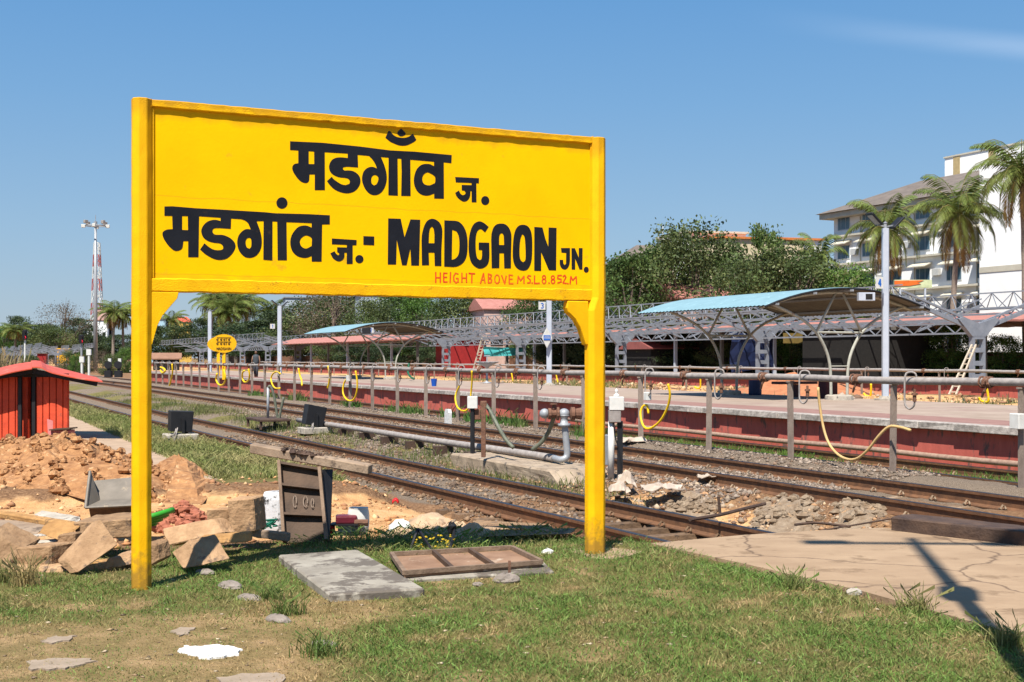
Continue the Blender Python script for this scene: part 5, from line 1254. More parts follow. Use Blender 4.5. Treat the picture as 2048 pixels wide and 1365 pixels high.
# speaker box and hanging number plates under the canopies
def digit_plate(name, label, c, w, h, txt, m_txt, ax=None, post=None):
    ax = ax or N
    nrm = -D
    r = thing(name, label, 'number plate', c)
    MB().obox(c, ax * w / 2, D * .012, ZV * h / 2).build('plate', M_white, r)
    segs = {'3': [[(-.5, .8), (0, 1), (.5, .75), (.4, .2), (-.05, .05)], [(-.05, .05), (.5, -.15), (.5, -.75), (0, -1), (-.55, -.75)]], '4': [[(.25, -1), (.25, 1), (-.6, -.35), (.65, -.35)]], '2': [[(-.5, .6), (-.2, 1), (.3, 1), (.5, .5), (-.5, -1), (.55, -1)]], '1': [[(-.25, .6), (.1, 1), (.1, -1)]]}[txt]
    mb = MB()
    for s in segs:
        for (x0, y0), (x1, y1) in zip(s[:-1], s[1:]):
            mb.beam(c - D * .016 + ax * x0 * w * .32 + ZV * y0 * h * .32, c - D * .016 + ax * x1 * w * .32 + ZV * y1 * h * .32, .004, h * .13, up=(ax * (y1 - y0) * h - ZV * (x1 - x0) * w))
    mb.build('numeral', m_txt, r)
    return r
M_blue = mat('blue_numeral', (.01, .13, .52), (.01, .11, .45), 5, .6, 0)
def lamp(label, u, v, z0, z1, w=.17, heads=True, base=True):
    r = thing('lamp_post', label, 'lamp post', U(u, v, z0), 'square lamp posts along the island platform')
    p = U(u, v, z0)
    h = w / 2; c_ = .03; pl = [(-h + c_, -h), (h - c_, -h), (h, -h + c_), (h, h - c_), (h - c_, h), (-h + c_, h), (-h, h - c_), (-h, -h + c_)]
    MB().prism([p + Vector((a_, b_, .0)) for a_, b_ in pl], ZV * (z1 - z0)).build('pole', M_steelpaint, r)
    MB().lathe(p, [(.34, 0), (.34, .05), (.2, .06), (.17, .12), (0, .12)], 8).build('base', M_conc, r)
    if heads:
        t = U(u, v, z1)
        mb = MB(); mb.lathe(t, [(.05, 0), (.05, .14), (.07, .16), (0, .2)], 8); mb.beam(t + ZV * .05, t + N * -.3 + ZV * .10, .04); mb.beam(t + ZV * .05, t + N * .3 + ZV * .10, .04); mb.build('arm', M_galv, r)
        for s in (-1, 1):
            c = t + N * s * .42 + ZV * (.25 if s < 0 else .18)
            a = (N * s * .9 + ZV * .75).normalized(); b_ = (D - D.dot(a) * a).normalized(); n_ = a.cross(b_)
            hd = MB().obox(c, a * .26, b_ * .15, n_ * .03).build('floodlight', M_blackpaint, r, bevel=.01)
            MB().obox(c + n_ * (.034 if n_.z < 0 else -.034), a * .2, b_ * .11, n_ * .003).build('lens', M_pipe, hd)
    return r
lamp('tall square lamp post four with twin floodlights in front of the white hotel', 28.3, 25.4, .35, 5.42, .185)
digit_plate('number_plate', 'white plate reading 4 beside the tall lamp post', P(1759, 566, 36.0), .27, .34, '4', M_blue)
lamp('square lamp post three rising beside the diamond sign, its top behind the yellow board', 49.9, 25.2, .35, 5.7, .24)
digit_plate('number_plate', 'white plate reading 3 under the yellow board', P(1084, 612, 55.8), .34, .36, '3', M_blue)
digit_plate('number_plate', 'white plate reading 2 hung under the farther arched canopy', P(742, 661, 69.5), .30, .30, '2', M_blue)
digit_plate('number_plate', 'white plate reading 1 on the lamp post near the oval board', P(545, 653, 86.5), .34, .34, '1', M_blue)
lamp('square lamp post with spread arms between the oval board and the pink roof', 91.5, 23.5, .35, 5.5, .30)
lamp('square lamp post left of the oval yellow name board', 105, 21.0, .35, 5.5, .30)
c = P(1094, 676, 55.5); r = thing('diamond_sign', 'white diamond shaped platform sign with a blue band on lamp post three', 'sign', c)
MB().prism([c - N * .26, c - ZV * .46, c + N * .26, c + ZV * .46], D * .03).build('plate', M_white, r); MB().obox(c - D * .01, N * .17, D * .008, ZV * .11).build('blue_band', M_blue, r)
mb = MB()
for k in range(5): mb.obox(c - D * .021 + N * (-.12 + k * .06), N * .008, D * .003, ZV * .05)
mb.obox(c - D * .021 + ZV * .045, N * .135, D * .003, ZV * .008); mb.build('lettering', M_white, r)
mb = MB(); c = P(733, 662, 69.0); mb.box(c, (.45, .35, .35)); mb.thing('loudspeaker', M_blackpaint, 'black loudspeaker box under the farther arched canopy', 'loudspeaker', bevel=.02)
c = P(1732, 594, 36.2); mb = MB(); mb.box(c, (.48, .22, .24)); r = thing('display_box', 'grey display box hung under the nearer canopy edge', 'display', c); mb.build('housing', M_steelpaint, r, bevel=.01); MB().box(c + Vector((.06, -.115, 0)), (.2, .01, .16)).build('screen', M_dark, r)

# oval name boards at the platform end
M_oval = mat('yellow_enamel', (.90, .46, .005), (.85, .42, .005), 3, .5, .05)
def oval(label, px, py, Y, w, h, written=True):
    c = P(px, py, Y); zb = .35 if Y > 0 else 0
    r = thing('oval_name_board', label, 'name board', Vector((c.x, c.y, .2)))
    MB().prism([c + N * w / 2 * math.cos(t) + ZV * h / 2 * math.sin(t) for t in np.linspace(0, 2 * math.pi, 33)[:-1]], D * .05).build('board', M_oval, r)
    MB().box(Vector((c.x, c.y + .1, (c.z + .2) / 2)) + N * -.03, (.2, .08, c.z - .2)).build('post', M_oval, r)
    if written:
        mb = MB()
        def bar(x0, y0, x1, y1, t_=.05):
            a_, b_ = c - D * .012 + N * x0 + ZV * y0, c - D * .012 + N * x1 + ZV * y1
            mb.beam(a_, b_, .006, t_, up=(N * (y1 - y0) - ZV * (x1 - x0)))
        for y in (.27, -.0):
            bar(-.46, y + .1, .46, y + .1, .035)
            for k, x in enumerate((-.38, -.14, .06, .16, .36)):
                bar(x, y + .1, x, y - .1, .035)
                if k in (0, 1, 2, 4): bar(x - .1, y + .02, x, y - .02, .03); bar(x - .1, y + .02, x - .08, y - .08, .03); bar(x - .08, y - .08, x, y - .07, .03)
        let = {'M': [(0, 0, 0, 1), (0, 1, .5, .3), (.5, .3, 1, 1), (1, 1, 1, 0)], 'A': [(0, 0, .5, 1), (.5, 1, 1, 0), (.2, .4, .8, .4)], 'D': [(0, 0, 0, 1), (0, 1, .7, .9), (.7, .9, 1, .5), (1, .5, .7, .1), (.7, .1, 0, 0)],
               'G': [(1, .85, .4, 1), (.4, 1, 0, .5), (0, .5, .4, 0), (.4, 0, 1, .1), (1, .1, 1, .5), (1, .5, .6, .5)], 'O': [(.5, 1, 0, .5), (0, .5, .5, 0), (.5, 0, 1, .5), (1, .5, .5, 1)], 'N': [(0, 0, 0, 1), (0, 1, 1, 0), (1, 0, 1, 1)]}
        for k, ch in enumerate('MADGAON'):
            for x0, y0, x1, y1 in let[ch]:
                ox = -.46 + k * .134; bar(ox + x0 * .1, -.42 + y0 * .17, ox + x1 * .1, -.42 + y1 * .17, .028)
        mb.build('lettering', M_black, r)
    return r
oval('oval yellow name board lettered in black at the end of the island platform', 448, 687.5, 79, 1.62, 1.18)
oval('second oval yellow board half hidden behind the lettered one', 437, 689, 84, 1.5, 1.0, False)

# benches, bins, basin and other platform things
q = U(34.0, 24.9, .35)
mb = MB(); mb.lathe(q + ZV * 0, [(.20, 0), (.22, .05), (.22, .50), (.0, .50)], 12); r = mb.thing('dustbin', mat('dark_blue_plastic', (.018, .03, .085), (.012, .02, .06), 5, .5, .05), 'dark blue dustbin under the nearer arched canopy', 'dustbin')
mb = MB(); q = U(31.9, 24.9, .35); mb.obox(q + ZV * .45, D * .22, N * .75, ZV * .04); mb.obox(q + ZV * .20, D * .12, N * .12, ZV * .20)
mb.thing('bench', mat('dark_maroon_stone', (.10, .035, .03), None, 5, .7, .1), 'dark maroon bench under the nearer arched canopy', 'bench', bevel=.01)
mb = MB(); q = U(30.4, 25.0, .35); mb.obox(q + ZV * .3, D * .2, N * .22, ZV * .30); mb.thing('vending_cabinet', mat('dark_maroon_paint', (.07, .012, .014), None, 5, .6, .05), 'dark maroon cabinet between the bench and canopy leg', 'cabinet', bevel=.015)
q = G(974, 767, .35); r = thing('wash_basin', 'funnel shaped steel wash basin on a thin post on the island platform', 'wash basin', q)
MB().lathe(q, [(.22, 0), (.2, .04), (.05, .1), (.05, .7), (.12, .8), (.62, 1.05), (.6, 1.06), (.1, .85), (0, .84)], 14).build('basin', M_galv, r, smooth=True)
mb = MB(); mb.tube([q + ZV * .8, q + ZV * 1.35], .03, 6); mb.tube([q + ZV * 1.35 - N * .15, q + ZV * 1.35 + N * .15], .03, 6); mb.build('tap', M_galv, r)
q = G(868, 773, .35); mb = MB(); mb.lathe(q, [(.10, 0), (.14, .33), (.12, .33), (.09, .05), (0, .05)], 12); mb.thing('bucket', mat('blue_plastic', (.01, .09, .45), None, 5, .4, 0), 'small blue bucket on the island platform', 'bucket')
MB().tube(smooth_pts([P(818, 728, 68), P(816, 745, 67.5), P(822, 755, 67), P(828, 758, 66.5)], 4), .06, 6).thing('water_hose', mat('dark_green_hose', (.02, .12, .06), None, 5, .5, 0), 'dark green hose hanging by the farther canopy leg', 'hose', smooth=True)
mb = MB()
# a walker on the platform far off
def person(label, px, Y, zb, hgt, shirt, trousers):
    p = Vector(((px - CX) / FPX * Y, Y, zb)); s = hgt / 1.7
    r = thing('person', label, 'person', p)
    mb = MB()
    for sx, st in ((-1, .18), (1, -.16)): mb.tube([p + Vector((sx * .09, st, .03)) * s, p + Vector((sx * .1, st * .5 - .05, .47)) * s, p + Vector((sx * .09, 0, .88)) * s], [.055 * s, .065 * s, .09 * s], 8)
    mb.lathe(p, [(.15 * s, .82 * s), (.17 * s, 1.0 * s), (.2 * s, 1.3 * s), (.17 * s, 1.42 * s), (.06 * s, 1.47 * s), (.055 * s, 1.52 * s)], 10, sx=1.0, sy=.65)
    for sx in (-1, 1): mb.tube([p + Vector((sx * .19, 0, 1.38)) * s, p + Vector((sx * .25, -.03, 1.1)) * s, p + Vector((sx * .24, -.12, .84)) * s], [.05 * s, .042 * s, .032 * s], 7)
    mb.blob(p + ZV * 1.61 * s, .085 * s, .1 * s, .12 * s, 0, 10, 8)
    mb.build('body', mat('skin', (.20, .11, .07), None, 5, .7, 0), r, smooth=True)
    mb = MB(); mb.lathe(p, [(.165 * s, .80 * s), (.185 * s, 1.0 * s), (.215 * s, 1.3 * s), (.185 * s, 1.43 * s), (.07 * s, 1.48 * s)], 10, sx=1.0, sy=.68); mb.build('shirt', shirt, r, smooth=True)
    mb = MB()
    for sx, st in ((-1, .18), (1, -.16)): mb.tube([p + Vector((sx * .09, st, .1)) * s, p + Vector((sx * .1, st * .5 - .05, .47)) * s, p + Vector((sx * .09, 0, .88)) * s], [.07 * s, .08 * s, .105 * s], 8)
    mb.build('trousers', trousers, r, smooth=True)
    mb = MB(); mb.blob(p + Vector((0, .015, 1.65)) * s, .092 * s, .1 * s, .1 * s, .03, 10, 6); mb.build('hair', M_blackpaint, r, smooth=True)
    return r
person('person in dark clothes walking on the island platform near lamp posts', 512, 78, .35, 1.68, mat('dark_shirt', (.06, .07, .08), None, 5, .8, 0), mat('dark_trousers', (.04, .04, .05), None, 5, .8, 0))

# ------------------------------------------------------------------ steel butterfly roof frames of the main platform
M_truss = mat('silver_steel', (.26, .275, .305), (.19, .205, .235), 3, .45, .05, 60, metal=.15)
def lattice(mb, p, q, h, wd, n_, r, side):
    # triangulated lattice girder from p to q: top chord, two bottom chords, zigzags
    d_ = (q - p); 
    a0, a1 = p + ZV * h, q + ZV * h; b0, b1 = p + side * wd / 2, q + side * wd / 2; c0, c1 = p - side * wd / 2, q - side * wd / 2
    for a_, b_ in ((a0, a1), (b0, b1), (c0, c1)): mb.beam(a_, b_, r * 1.7, r * 1.7)
    for k in range(n_):
        t0, t1, tm = k / n_, (k + 1) / n_, (k + .5) / n_
        for x0, x1 in ((b0, b1), (c0, c1)):
            mb.beam(x0.lerp(x1, t0), a0.lerp(a1, tm), r, r); mb.beam(a0.lerp(a1, tm), x0.lerp(x1, t1), r, r)
        mb.beam(b0.lerp(b1, t0), c0.lerp(c1, t1), r, r)
def flat_lattice(mb, p, q, h, n_, r):
    mb.beam(p, q, r * 1.8, r * 1.8); mb.beam(p + ZV * h, q + ZV * h, r * 1.8, r * 1.8)
    for k in range(n_):
        t0, t1, tm = k / n_, (k + 1) / n_, (k + .5) / n_
        mb.beam(p.lerp(q, t0), p.lerp(q, tm) + ZV * h, r, r); mb.beam(p.lerp(q, tm) + ZV * h, p.lerp(q, t1), r, r)
def butterfly(label, ux, v, z0, step, group, hs=5.3, small=False, ztop=3.3, last=False, scl=1.0):
    r = thing('butterfly_canopy', label, 'platform canopy frame', U(ux, v, z0), group)
    # laced column of two channels and battens
    mb = MB()
    for s in (-1, 1): mb.tbox(ux - .14, ux + .14, v + s * .38 - .09, v + s * .38 + .09, z0, ztop - .5)
    for z in np.arange(z0 + .1, ztop - .5, .72): mb.tbox(ux - .15, ux + .15, v - .36, v + .36, z, z + .26)
    mb.tbox(ux - .16, ux + .16, v - .49, v + .49, z0, z0 + .12)
    mb.build('column', M_truss, r)
    mb = MB(); e = ztop - .55
    mb.prism([U(ux - .16, v - .48, e), U(ux - .16, v + .48, e), U(ux - .16, v + 1.5, e + .95), U(ux - .16, v + 1.2, e + 1.05), U(ux - .16, v, e + .72), U(ux - .16, v - 1.2, e + 1.05), U(ux - .16, v - 1.5, e + .95)], D * .32)
    mb.build('head_bracket', M_truss, r)
    for s in (-1, 1):
        for dx in ((0,) if small else (0, step / 4, step / 2, 3 * step / 4)):
            w = .14 if dx == 0 else .08; mb = MB()
            p, q = U(ux + dx, v + s * .3, ztop - .15), U(ux + dx, v + s * hs, ztop + 1.45)
            mb.beam(p, q, w * 1.2, w * 1.5); 
            mb.beam(p + ZV * .38, q + ZV * .38, w * .8, w * .8)
            for k in range(5 if dx == 0 else 0): mb.beam(p.lerp(q, k / 5), p.lerp(q, (k + .5) / 5) + ZV * .38, .05); mb.beam(p.lerp(q, (k + .5) / 5) + ZV * .38, p.lerp(q, (k + 1) / 5), .05)
            mb.build('rafter', M_truss, r)
        mb = MB()
        nn = 6 if small else 12
        lattice(mb, U(ux, v + s * hs, ztop + 1.2), U(ux + step, v + s * hs, ztop + 1.2), .95, .8, nn, .042, N)
        mb.build('edge_girder', M_truss, r)
        mb = MB()
        for t in ((.45,) if small else (.2, .45, .7)):
            z = ztop - .15 + t * 1.6
            if False: flat_lattice(mb, U(ux, v + s * (.3 + t * (hs - .3)), z), U(ux + step, v + s * (.3 + t * (hs - .3)), z), .5, 12, .05)
            else: mb.beam(U(ux, v + s * (.3 + t * (hs - .3)), z + .2), U(ux + step, v + s * (.3 + t * (hs - .3)), z + .2), .10, .10)
        mb.build('purlin', M_truss, r)
    mb = MB(); flat_lattice(mb, U(ux, v, ztop - .35), U(ux + step, v, ztop - .35), .55, 12, .055)
    mb.build('ridge_girder', M_truss, r)
    return r
b1 = butterfly('silver steel butterfly roof frame at the right end, nearest to the camera', 50.2, 51.5, .35, 19.3, 'silver roof frames along the main platform')
names = ['silver steel roof frame standing behind the nearer arched canopy', 'silver steel roof frame just right of the right signpost', 'silver steel roof frame next to the leaning ladder under the yellow board', 'silver steel roof frame at the right edge of the red kiosk']
for k in range(1, 5):
    dup(b1, U(50.2 + 19.3 * k, 51.5, .35), label=names[k - 1])
ux = 50.2 + 19.3 * 7.2
b2 = butterfly('distant silver roof frame just right of the oval board', ux, 51.5, .35, 19.3, 'silver roof frames along the main platform', small=True)
labs = ['distant silver roof frame just right of the oval board', 'distant silver roof frame behind the oval yellow board', 'distant silver roof frame left of the oval board', 'distant silver roof frame nearest the left signpost', 'distant silver roof frame hidden behind the left signpost']
for k in range(1, 5): dup(b2, U(ux + 19.3 * k, 51.5, .35), label=labs[k])
far = butterfly('far left silver roof frame standing right of the red signals', 300, 18.5, -.9, 20.0, 'far silver roof frames at the left edge', small=True)
Yf = 275
fx = [137, 114, 93, 73, 55, 38, 25, 12]
for k, x in enumerate(fx):
    Yk = 262 + k * 22
    loc = Vector(((x - CX) / FPX * Yk, Yk, -1.6)); lb = ['far left silver roof frame standing left of the right hand signal', 'far left silver roof frame above the yellow awning', 'far left silver roof frame right of the red hut', 'far left silver roof frame left of the red hut', 'far left silver roof frame right behind the left signal', 'far left silver roof frame just left of the left signal', 'second silver roof frame from the left edge', 'silver roof frame nearest the left edge'][k]
    if k == 0: far.location = loc; far['label'] = lb
    else: dup(far, loc, label=lb)
# open strip of the frame carried on past the left signpost
# ------------------------------------------------------------------ pink roofed shelters, kiosk, ladder, walls behind the platform
M_pinkroof = mat('pink_tiles', (.42, .185, .15), (.32, .13, .10), 2, .8, .2, 14, stretch=(1, 1, 1), spots=(.62, .36, .31), spot_scale=3)
M_brickwall = mat('laterite_wall', (.26, .125, .07), (.15, .075, .045), 3, .95, .4, 20, spots=(.09, .06, .04), spot_scale=3, spot_at=.6)
def shelter(label, u0, u1, v0, v1, z0, ze, rise, wall=True, posts=8, mr=None):
    r = thing('roofed_shelter', label, 'shelter', U((u0 + u1) / 2, (v0 + v1) / 2, z0))
    vm = (v0 + v1) / 2; mb = MB(); n_ = int((u1 - u0) / .8); vs = []; fs = []
    for i in range(n_ + 1):
        x = u0 + (u1 - u0) * i / n_; jz = .03 * (i % 2)
        vs += [U(x, v0, ze + jz), U(x, vm, ze + rise + jz), U(x, v1, ze + jz)]
    for i in range(n_): fs += [(i * 3, (i + 1) * 3, (i + 1) * 3 + 1, i * 3 + 1), (i * 3 + 1, (i + 1) * 3 + 1, (i + 1) * 3 + 2, i * 3 + 2)]
    o = MB().add(vs, fs).build('roof', mr or M_pinkroof, r); o.modifiers.new('solid', 'SOLIDIFY').thickness = .12
    for i in range(posts):
        x = u0 + 1 + (u1 - u0 - 2) * i / max(1, posts - 1)
        MB().tbox(x - .12, x + .12, v0 + 1.1, v0 + 1.35, z0, ze).build('post', M_steelpaint if i % 2 else M_under, r)
    if wall: MB().tbox(u0, u1, v1 - .6, v1 - .3, z0, ze - .2).build('back_wall', M_dark, r)
    return r
shelter('long shelter with a pink roof behind the main platform frames', 42, 136, 58.0, 69.0, .2, 3.75, .7, False, 14)
shelter('pink roofed shelter seen left of the farther turquoise canopy', 132, 196, 49.0, 56, .35, 3.6, .9, False, 8)
def simple_house(label, base, w, d, h, wallm, roofm, rz=0.0, roof='flat', win=0, name='house', cat='house', rh=1.5, winm=None, over=.3):
    r = thing(name, label, cat, base)
    a = Vector((math.cos(rz), math.sin(rz), 0)); b_ = Vector((-math.sin(rz), math.cos(rz), 0)); c = Vector(base)
    MB().obox(c + ZV * h / 2, a * w / 2, b_ * d / 2, ZV * h / 2).build('wall', wallm, r)
    if roof == 'flat': MB().obox(c + ZV * (h + .12), a * (w / 2 + over), b_ * (d / 2 + over), ZV * .12).build('roof', roofm, r)
    else:
        p = [c + a * sx * (w / 2 + over) + b_ * sy * (d / 2 + over) + ZV * h for sx, sy in ((-1, -1), (1, -1), (1, 1), (-1, 1))]
        k = .55 if roof == 'hip' else 1.0
        t0, t1 = c - a * (w / 2 * k + over * (k == 1)) + ZV * (h + rh), c + a * (w / 2 * k + over * (k == 1)) + ZV * (h + rh)
        MB().add(p + [t0, t1] + [q - ZV * .12 for q in p], [(0, 1, 5, 4), (2, 3, 4, 5), (1, 2, 5), (3, 0, 4), (9, 8, 7, 6), (6, 7, 1, 0), (7, 8, 2, 1), (8, 9, 3, 2), (9, 6, 0, 3)]).build('roof', roofm, r)
    for k in range(win):
        x = (k + .5) / win - .5
        f = MB().obox(c + a * x * w - b_ * (d / 2 + .02) + ZV * h * .55, a * w / win * .24, b_ * .05, ZV * h * .16).build('window', winm or M_dark, r)
    return r
M_kiosk = mat('dark_red_kiosk', (.34, .022, .022), (.26, .018, .018), 4, .7, .1)
simple_house('dark red kiosk under the roof frame right of the farther canopy', Vector((P(922, 728, Yv(922, 56)).x, Yv(922, 56), .35)), 5.2, 3, 3.5, M_kiosk, M_under, .43, 'flat', 0, 'kiosk', 'kiosk')
mb = MB()
for s in (-1, 1): mb.beam(P(951 + s * 4, 738, 128), P(969 + s * 4, 672, 128.5), .11)
for k in range(11): mb.beam(P(947, 738, 128).lerp(P(965, 672, 128.5), (k + .5) / 11), P(955, 738, 128).lerp(P(973, 672, 128.5), (k + .5) / 11), .08)
mb.thing('ladder', mat('bamboo', (.5, .42, .32), None, 6, .8, .1), 'wooden ladder leaning on the frame right of the red kiosk', 'ladder')
mb = MB()
for s in (-1, 1): mb.beam(P(1905 + s * 7, 790, 60), P(1948 + s * 4, 690, 61.5), .08)
for k in range(9): mb.beam(P(1898, 790, 60).lerp(P(1944, 690, 61.5), (k + .5) / 9), P(1912, 790, 60).lerp(P(1952, 690, 61.5), (k + .5) / 9), .055)
mb.thing('ladder', MATS['bamboo'], 'rusty ladder leaning on the column of the nearest roof frame', 'ladder')
mb = MB(); mb.tbox(36, 330, 69.0, 69.5, .1, 2.0); mb.thing('boundary_wall', M_brickwall, 'long laterite boundary wall behind the main platform', 'wall')
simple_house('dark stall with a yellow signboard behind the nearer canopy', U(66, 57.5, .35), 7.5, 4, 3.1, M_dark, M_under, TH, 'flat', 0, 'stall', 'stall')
mb = MB(); c = P(1597, 677, Yv(1597, 55.3)); mb.obox(c, N * 1.3, D * .05, ZV * .36); mb.thing('sign_board', mat('dull_yellow_board', (.22, .15, .04), None, 4, .7, .05), 'dull yellow signboard on the dark stall behind the nearer canopy', 'sign')
for lb, px, py, Y, w, h, m_ in (('dark blue tarpaulin screen behind the roof frame left of the dark stall', 1505, 705, Yv(1505, 57), 4.0, 3.2, mat('dark_blue_tarp', (.01, .018, .06), None, 5, .6, .1)), ('blue sheet drooping behind the canopy legs', 1728, 718, Yv(1728, 58), 3.2, 1.8, mat('blue_tarp', (.015, .04, .14), None, 5, .6, .1)), ('teal tarpaulin spread beyond the roof frames', 1010, 704, Yv(1010, 58), 5.2, 1.1, mat('teal_tarp', (.06, .38, .38), None, 5, .6, .1))):
    c = P(px, py, Y); vs = []; fs = []
    for a_ in range(7):
        for b_ in range(5): vs.append(c + N * (a_ / 6 - .5) * w + ZV * (b_ / 4 - .5) * h * (1 - .3 * a_ / 6) + D * random.uniform(-.15, .15))
    for a_ in range(6):
        for b_ in range(4): fs.append((a_ * 5 + b_, (a_ + 1) * 5 + b_, (a_ + 1) * 5 + b_ + 1, a_ * 5 + b_ + 1))
    o = MB().add(vs, fs).thing('tarpaulin', m_, lb, 'tarpaulin'); o.modifiers.new('solid', 'SOLIDIFY').thickness = .03
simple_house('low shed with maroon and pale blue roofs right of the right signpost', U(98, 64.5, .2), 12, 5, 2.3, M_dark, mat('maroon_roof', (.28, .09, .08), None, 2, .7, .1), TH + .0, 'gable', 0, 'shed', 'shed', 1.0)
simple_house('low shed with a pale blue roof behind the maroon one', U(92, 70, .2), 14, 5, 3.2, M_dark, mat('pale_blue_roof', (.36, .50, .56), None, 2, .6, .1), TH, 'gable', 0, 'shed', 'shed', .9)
mb, m = heap('x', '', '', [U(47, 39, 0), U(53, 37.5, 0), U(58, 40, 0), U(56, 45, 0), U(49, 45, 0)], 1.0, mat('red_earth', (.46, .185, .085), (.32, .115, .05), 2, .95, .6, 8), 71, top=.1, amp=.4, fq=.9, res=18, base=-.4)
mb.thing('earth_heap', m, 'orange red earth heap beyond the island platform at the right', 'earth heap')

# ------------------------------------------------------------------ the white hotel and other buildings
M_hw = mat('white_render', (.90, .89, .87), (.85, .84, .82), 1.2, .8, .05, 20)
M_cream = mat('cream_render', (.60, .50, .33), (.52, .43, .28), 1.5, .8, .05)
M_ledge = mat('ledge_render', (.56, .52, .42), (.47, .43, .35), 1.5, .8, .05)
M_glass = mat('window_glass', (.10, .17, .22), (.06, .11, .15), .8, .2, .0, spec=.6)
M_frame = mat('window_frame', (.62, .65, .67), None, 3, .6, .0)
M_tile = mat('brown_roof_tiles', (.185, .15, .125), (.12, .098, .083), 1.2, .85, .4, 5, spots=(.24, .2, .17), spot_scale=1.5)
vH = 86.0; uL, uR = 103.6, 80.5
hot = thing('hotel', 'white five storey hotel with brown tiled roof behind the palms at the right', 'hotel', U(uR, vH, .1))
zf = [1.6 + (716 - y) * 130 / FPX for y in (437, 475, 531, 590, 650)]   # eave, ledges
MB().tbox(uR, uL, vH, vH + 14, .1, 16.2).build('wall', M_hw, hot)
mb = MB()
for z in (14.3, 11.35, 8.25, 5.2): mb.tbox(uR - .05, uL + .5, vH - .5, vH - .002, z - .1, z + .10)
mb.build('ledge', M_ledge, hot)
mb = MB()
for z in (14.3, 11.35, 8.25, 5.2): pass
for x in np.linspace(uR + .2, uL - .2, 9): pass
mb2 = MB(); mb2.tbox(uR - .5, uL + .9, vH - 1.2, vH + 15, 16.2, 16.75); mb2.build('eave', M_ledge, hot)
c = [U(uL + 1.2, vH - 1.5, 16.75), U(uR - .6, vH - 1.5, 16.75), U(uR - .6, vH + 15.2, 16.75), U(uL + 1.2, vH + 15.2, 16.75)]
t = [U(uL - 5.5, vH + 6.8, 20.0), U(uR - .6, vH + 6.8, 20.0)]
MB().add(c + t, [(0, 1, 5, 4), (2, 3, 4, 5), (3, 0, 4), (1, 2, 5)]).build('roof', M_tile, hot)
fl = [14.3, 11.35, 8.25, 5.2, 2.2]
wx = [102.0, 98.2, 94.4, 90.6, 86.6, 82.9]
M_awn = mat('awning', (.60, .56, .45), None, 2, .8, .0)
for fi, z in enumerate(fl):
    for x in wx:
        zc = z + 1.35 if fi == 0 else z + 1.25
        f = MB().tbox(x - .95, x + .95, vH - .06, vH + .02, zc - .72, zc + .72).build('window', M_frame, hot)
        mb = MB(); mb.tbox(x - .28, x + .38, vH - .075, vH - .061, zc - .64, zc + .64); mb.tbox(x + .44, x + .88, vH - .075, vH - .061, zc - .64, zc + .64); mb.tbox(x - .88, x - .34, vH - .075, vH - .061, zc - .64, zc + .64); mb.build('pane', M_glass, f)
        if fi > 0:
            p0 = [U(x - 1.2, vH - .02, zc + 1.25), U(x + 1.2, vH - .02, zc + 1.25), U(x + 1.2, vH - 1.0, zc + .86), U(x - 1.2, vH - 1.0, zc + .86)]
            MB().hexa([q - ZV * .10 for q in p0] + p0).build('awning', M_awn, hot)
M_ac = mat('ac_casing', (.55, .55, .53), (.40, .40, .38), 9, .6, 0)
for x, z in ((100.2, 12.2), (96.4, 9.3), (92.6, 12.3), (88.7, 9.4), (84.9, 12.2), (100.3, 6.2), (92.4, 6.3), (84.8, 6.1)): MB().tbox(x - .42, x + .42, vH - .36, vH - .004, z, z + .62).build('ac_unit', M_ac, hot)
for x in (100.0, 92.3, 84.4): MB().tube([U(x - .6, vH - .08, .2), U(x - .6, vH - .08, 16.1)], .06, 6).build('drain_pipe', M_ledge, hot)
# projecting wing and stair block
wing = MB(); wing.tbox(uR - 14, uR - .05, vH - 3.2, vH + 14, .1, 18.4); wing.build('wing_wall', M_hw, hot)
wing = MB(); wing.tbox(uR - 14, uR - .06, vH - 3.25, vH - 3.201, 9.0, 9.5); wing.build('wing_band', M_ledge, hot)
MB().tbox(66, 97, vH + 9.0, vH + 15, 16.7, 22.3).build('stair_tower', M_hw, hot)
mb = MB(); mb.tbox(94.9, 95.8, vH + 8.95, vH + 8.999, 16.8, 22.25); mb.tbox(90.2, 91.1, vH + 8.95, vH + 8.999, 16.8, 22.25); mb.build('tower_stripe', mat('tan_stripe', (.50, .38, .19), None, 2, .8, 0), hot)
mb = MB(); mb.tbox(65.9, 97.1, vH + 8.9, vH + 15.1, 22.3, 22.45); mb.build('tower_coping', M_ledge, hot)
r = thing('billboard', 'orange and pale green advertising board in front of the hotel', 'billboard', U(84, 79.5, .1))
zb0 = P(1850, 570, 106).z
def bbq(x0, x1, y0, y1, d_=0.0): return [P(x0, y1, 106 - d_), P(x1, y1, 106 - d_), P(x1, y0, 106 - d_), P(x0, y0, 106 - d_)]
q = bbq(1789, 1864, 560, 576); e = Vector((0, .3, 0)); MB().hexa([q[0], q[1], q[1] + e, q[0] + e, q[3], q[2], q[2] + e, q[3] + e]).build('board', mat('pale_green_board', (.55, .60, .36), None, 2, .6, 0), r)
p = [P(1789, 562, 105.95), P(1848, 561, 105.95), P(1835, 566, 105.95), P(1842, 568, 105.95), P(1820, 572, 105.95), P(1789, 573, 105.95)]
MB().prism(p, Vector((0, .03, 0))).build('printed_panel', mat('orange_print', (.75, .15, .02), None, 2, .6, 0), r)
for x in (1800, 1850): MB().beam(P(x, 576, 106.1), Vector((P(x, 576, 106.1).x, 106.1, .1)), .15).build('post', M_steelpaint, r)
WH, OR = M_hw, mat('orange_trim', (.62, .20, .05), None, 2, .8, 0)
HZW = mat('hazy_white_wall', (.40, .45, .50), (.34, .39, .44), 1, .8, 0)  # white walls with distance haze mixed into their colour
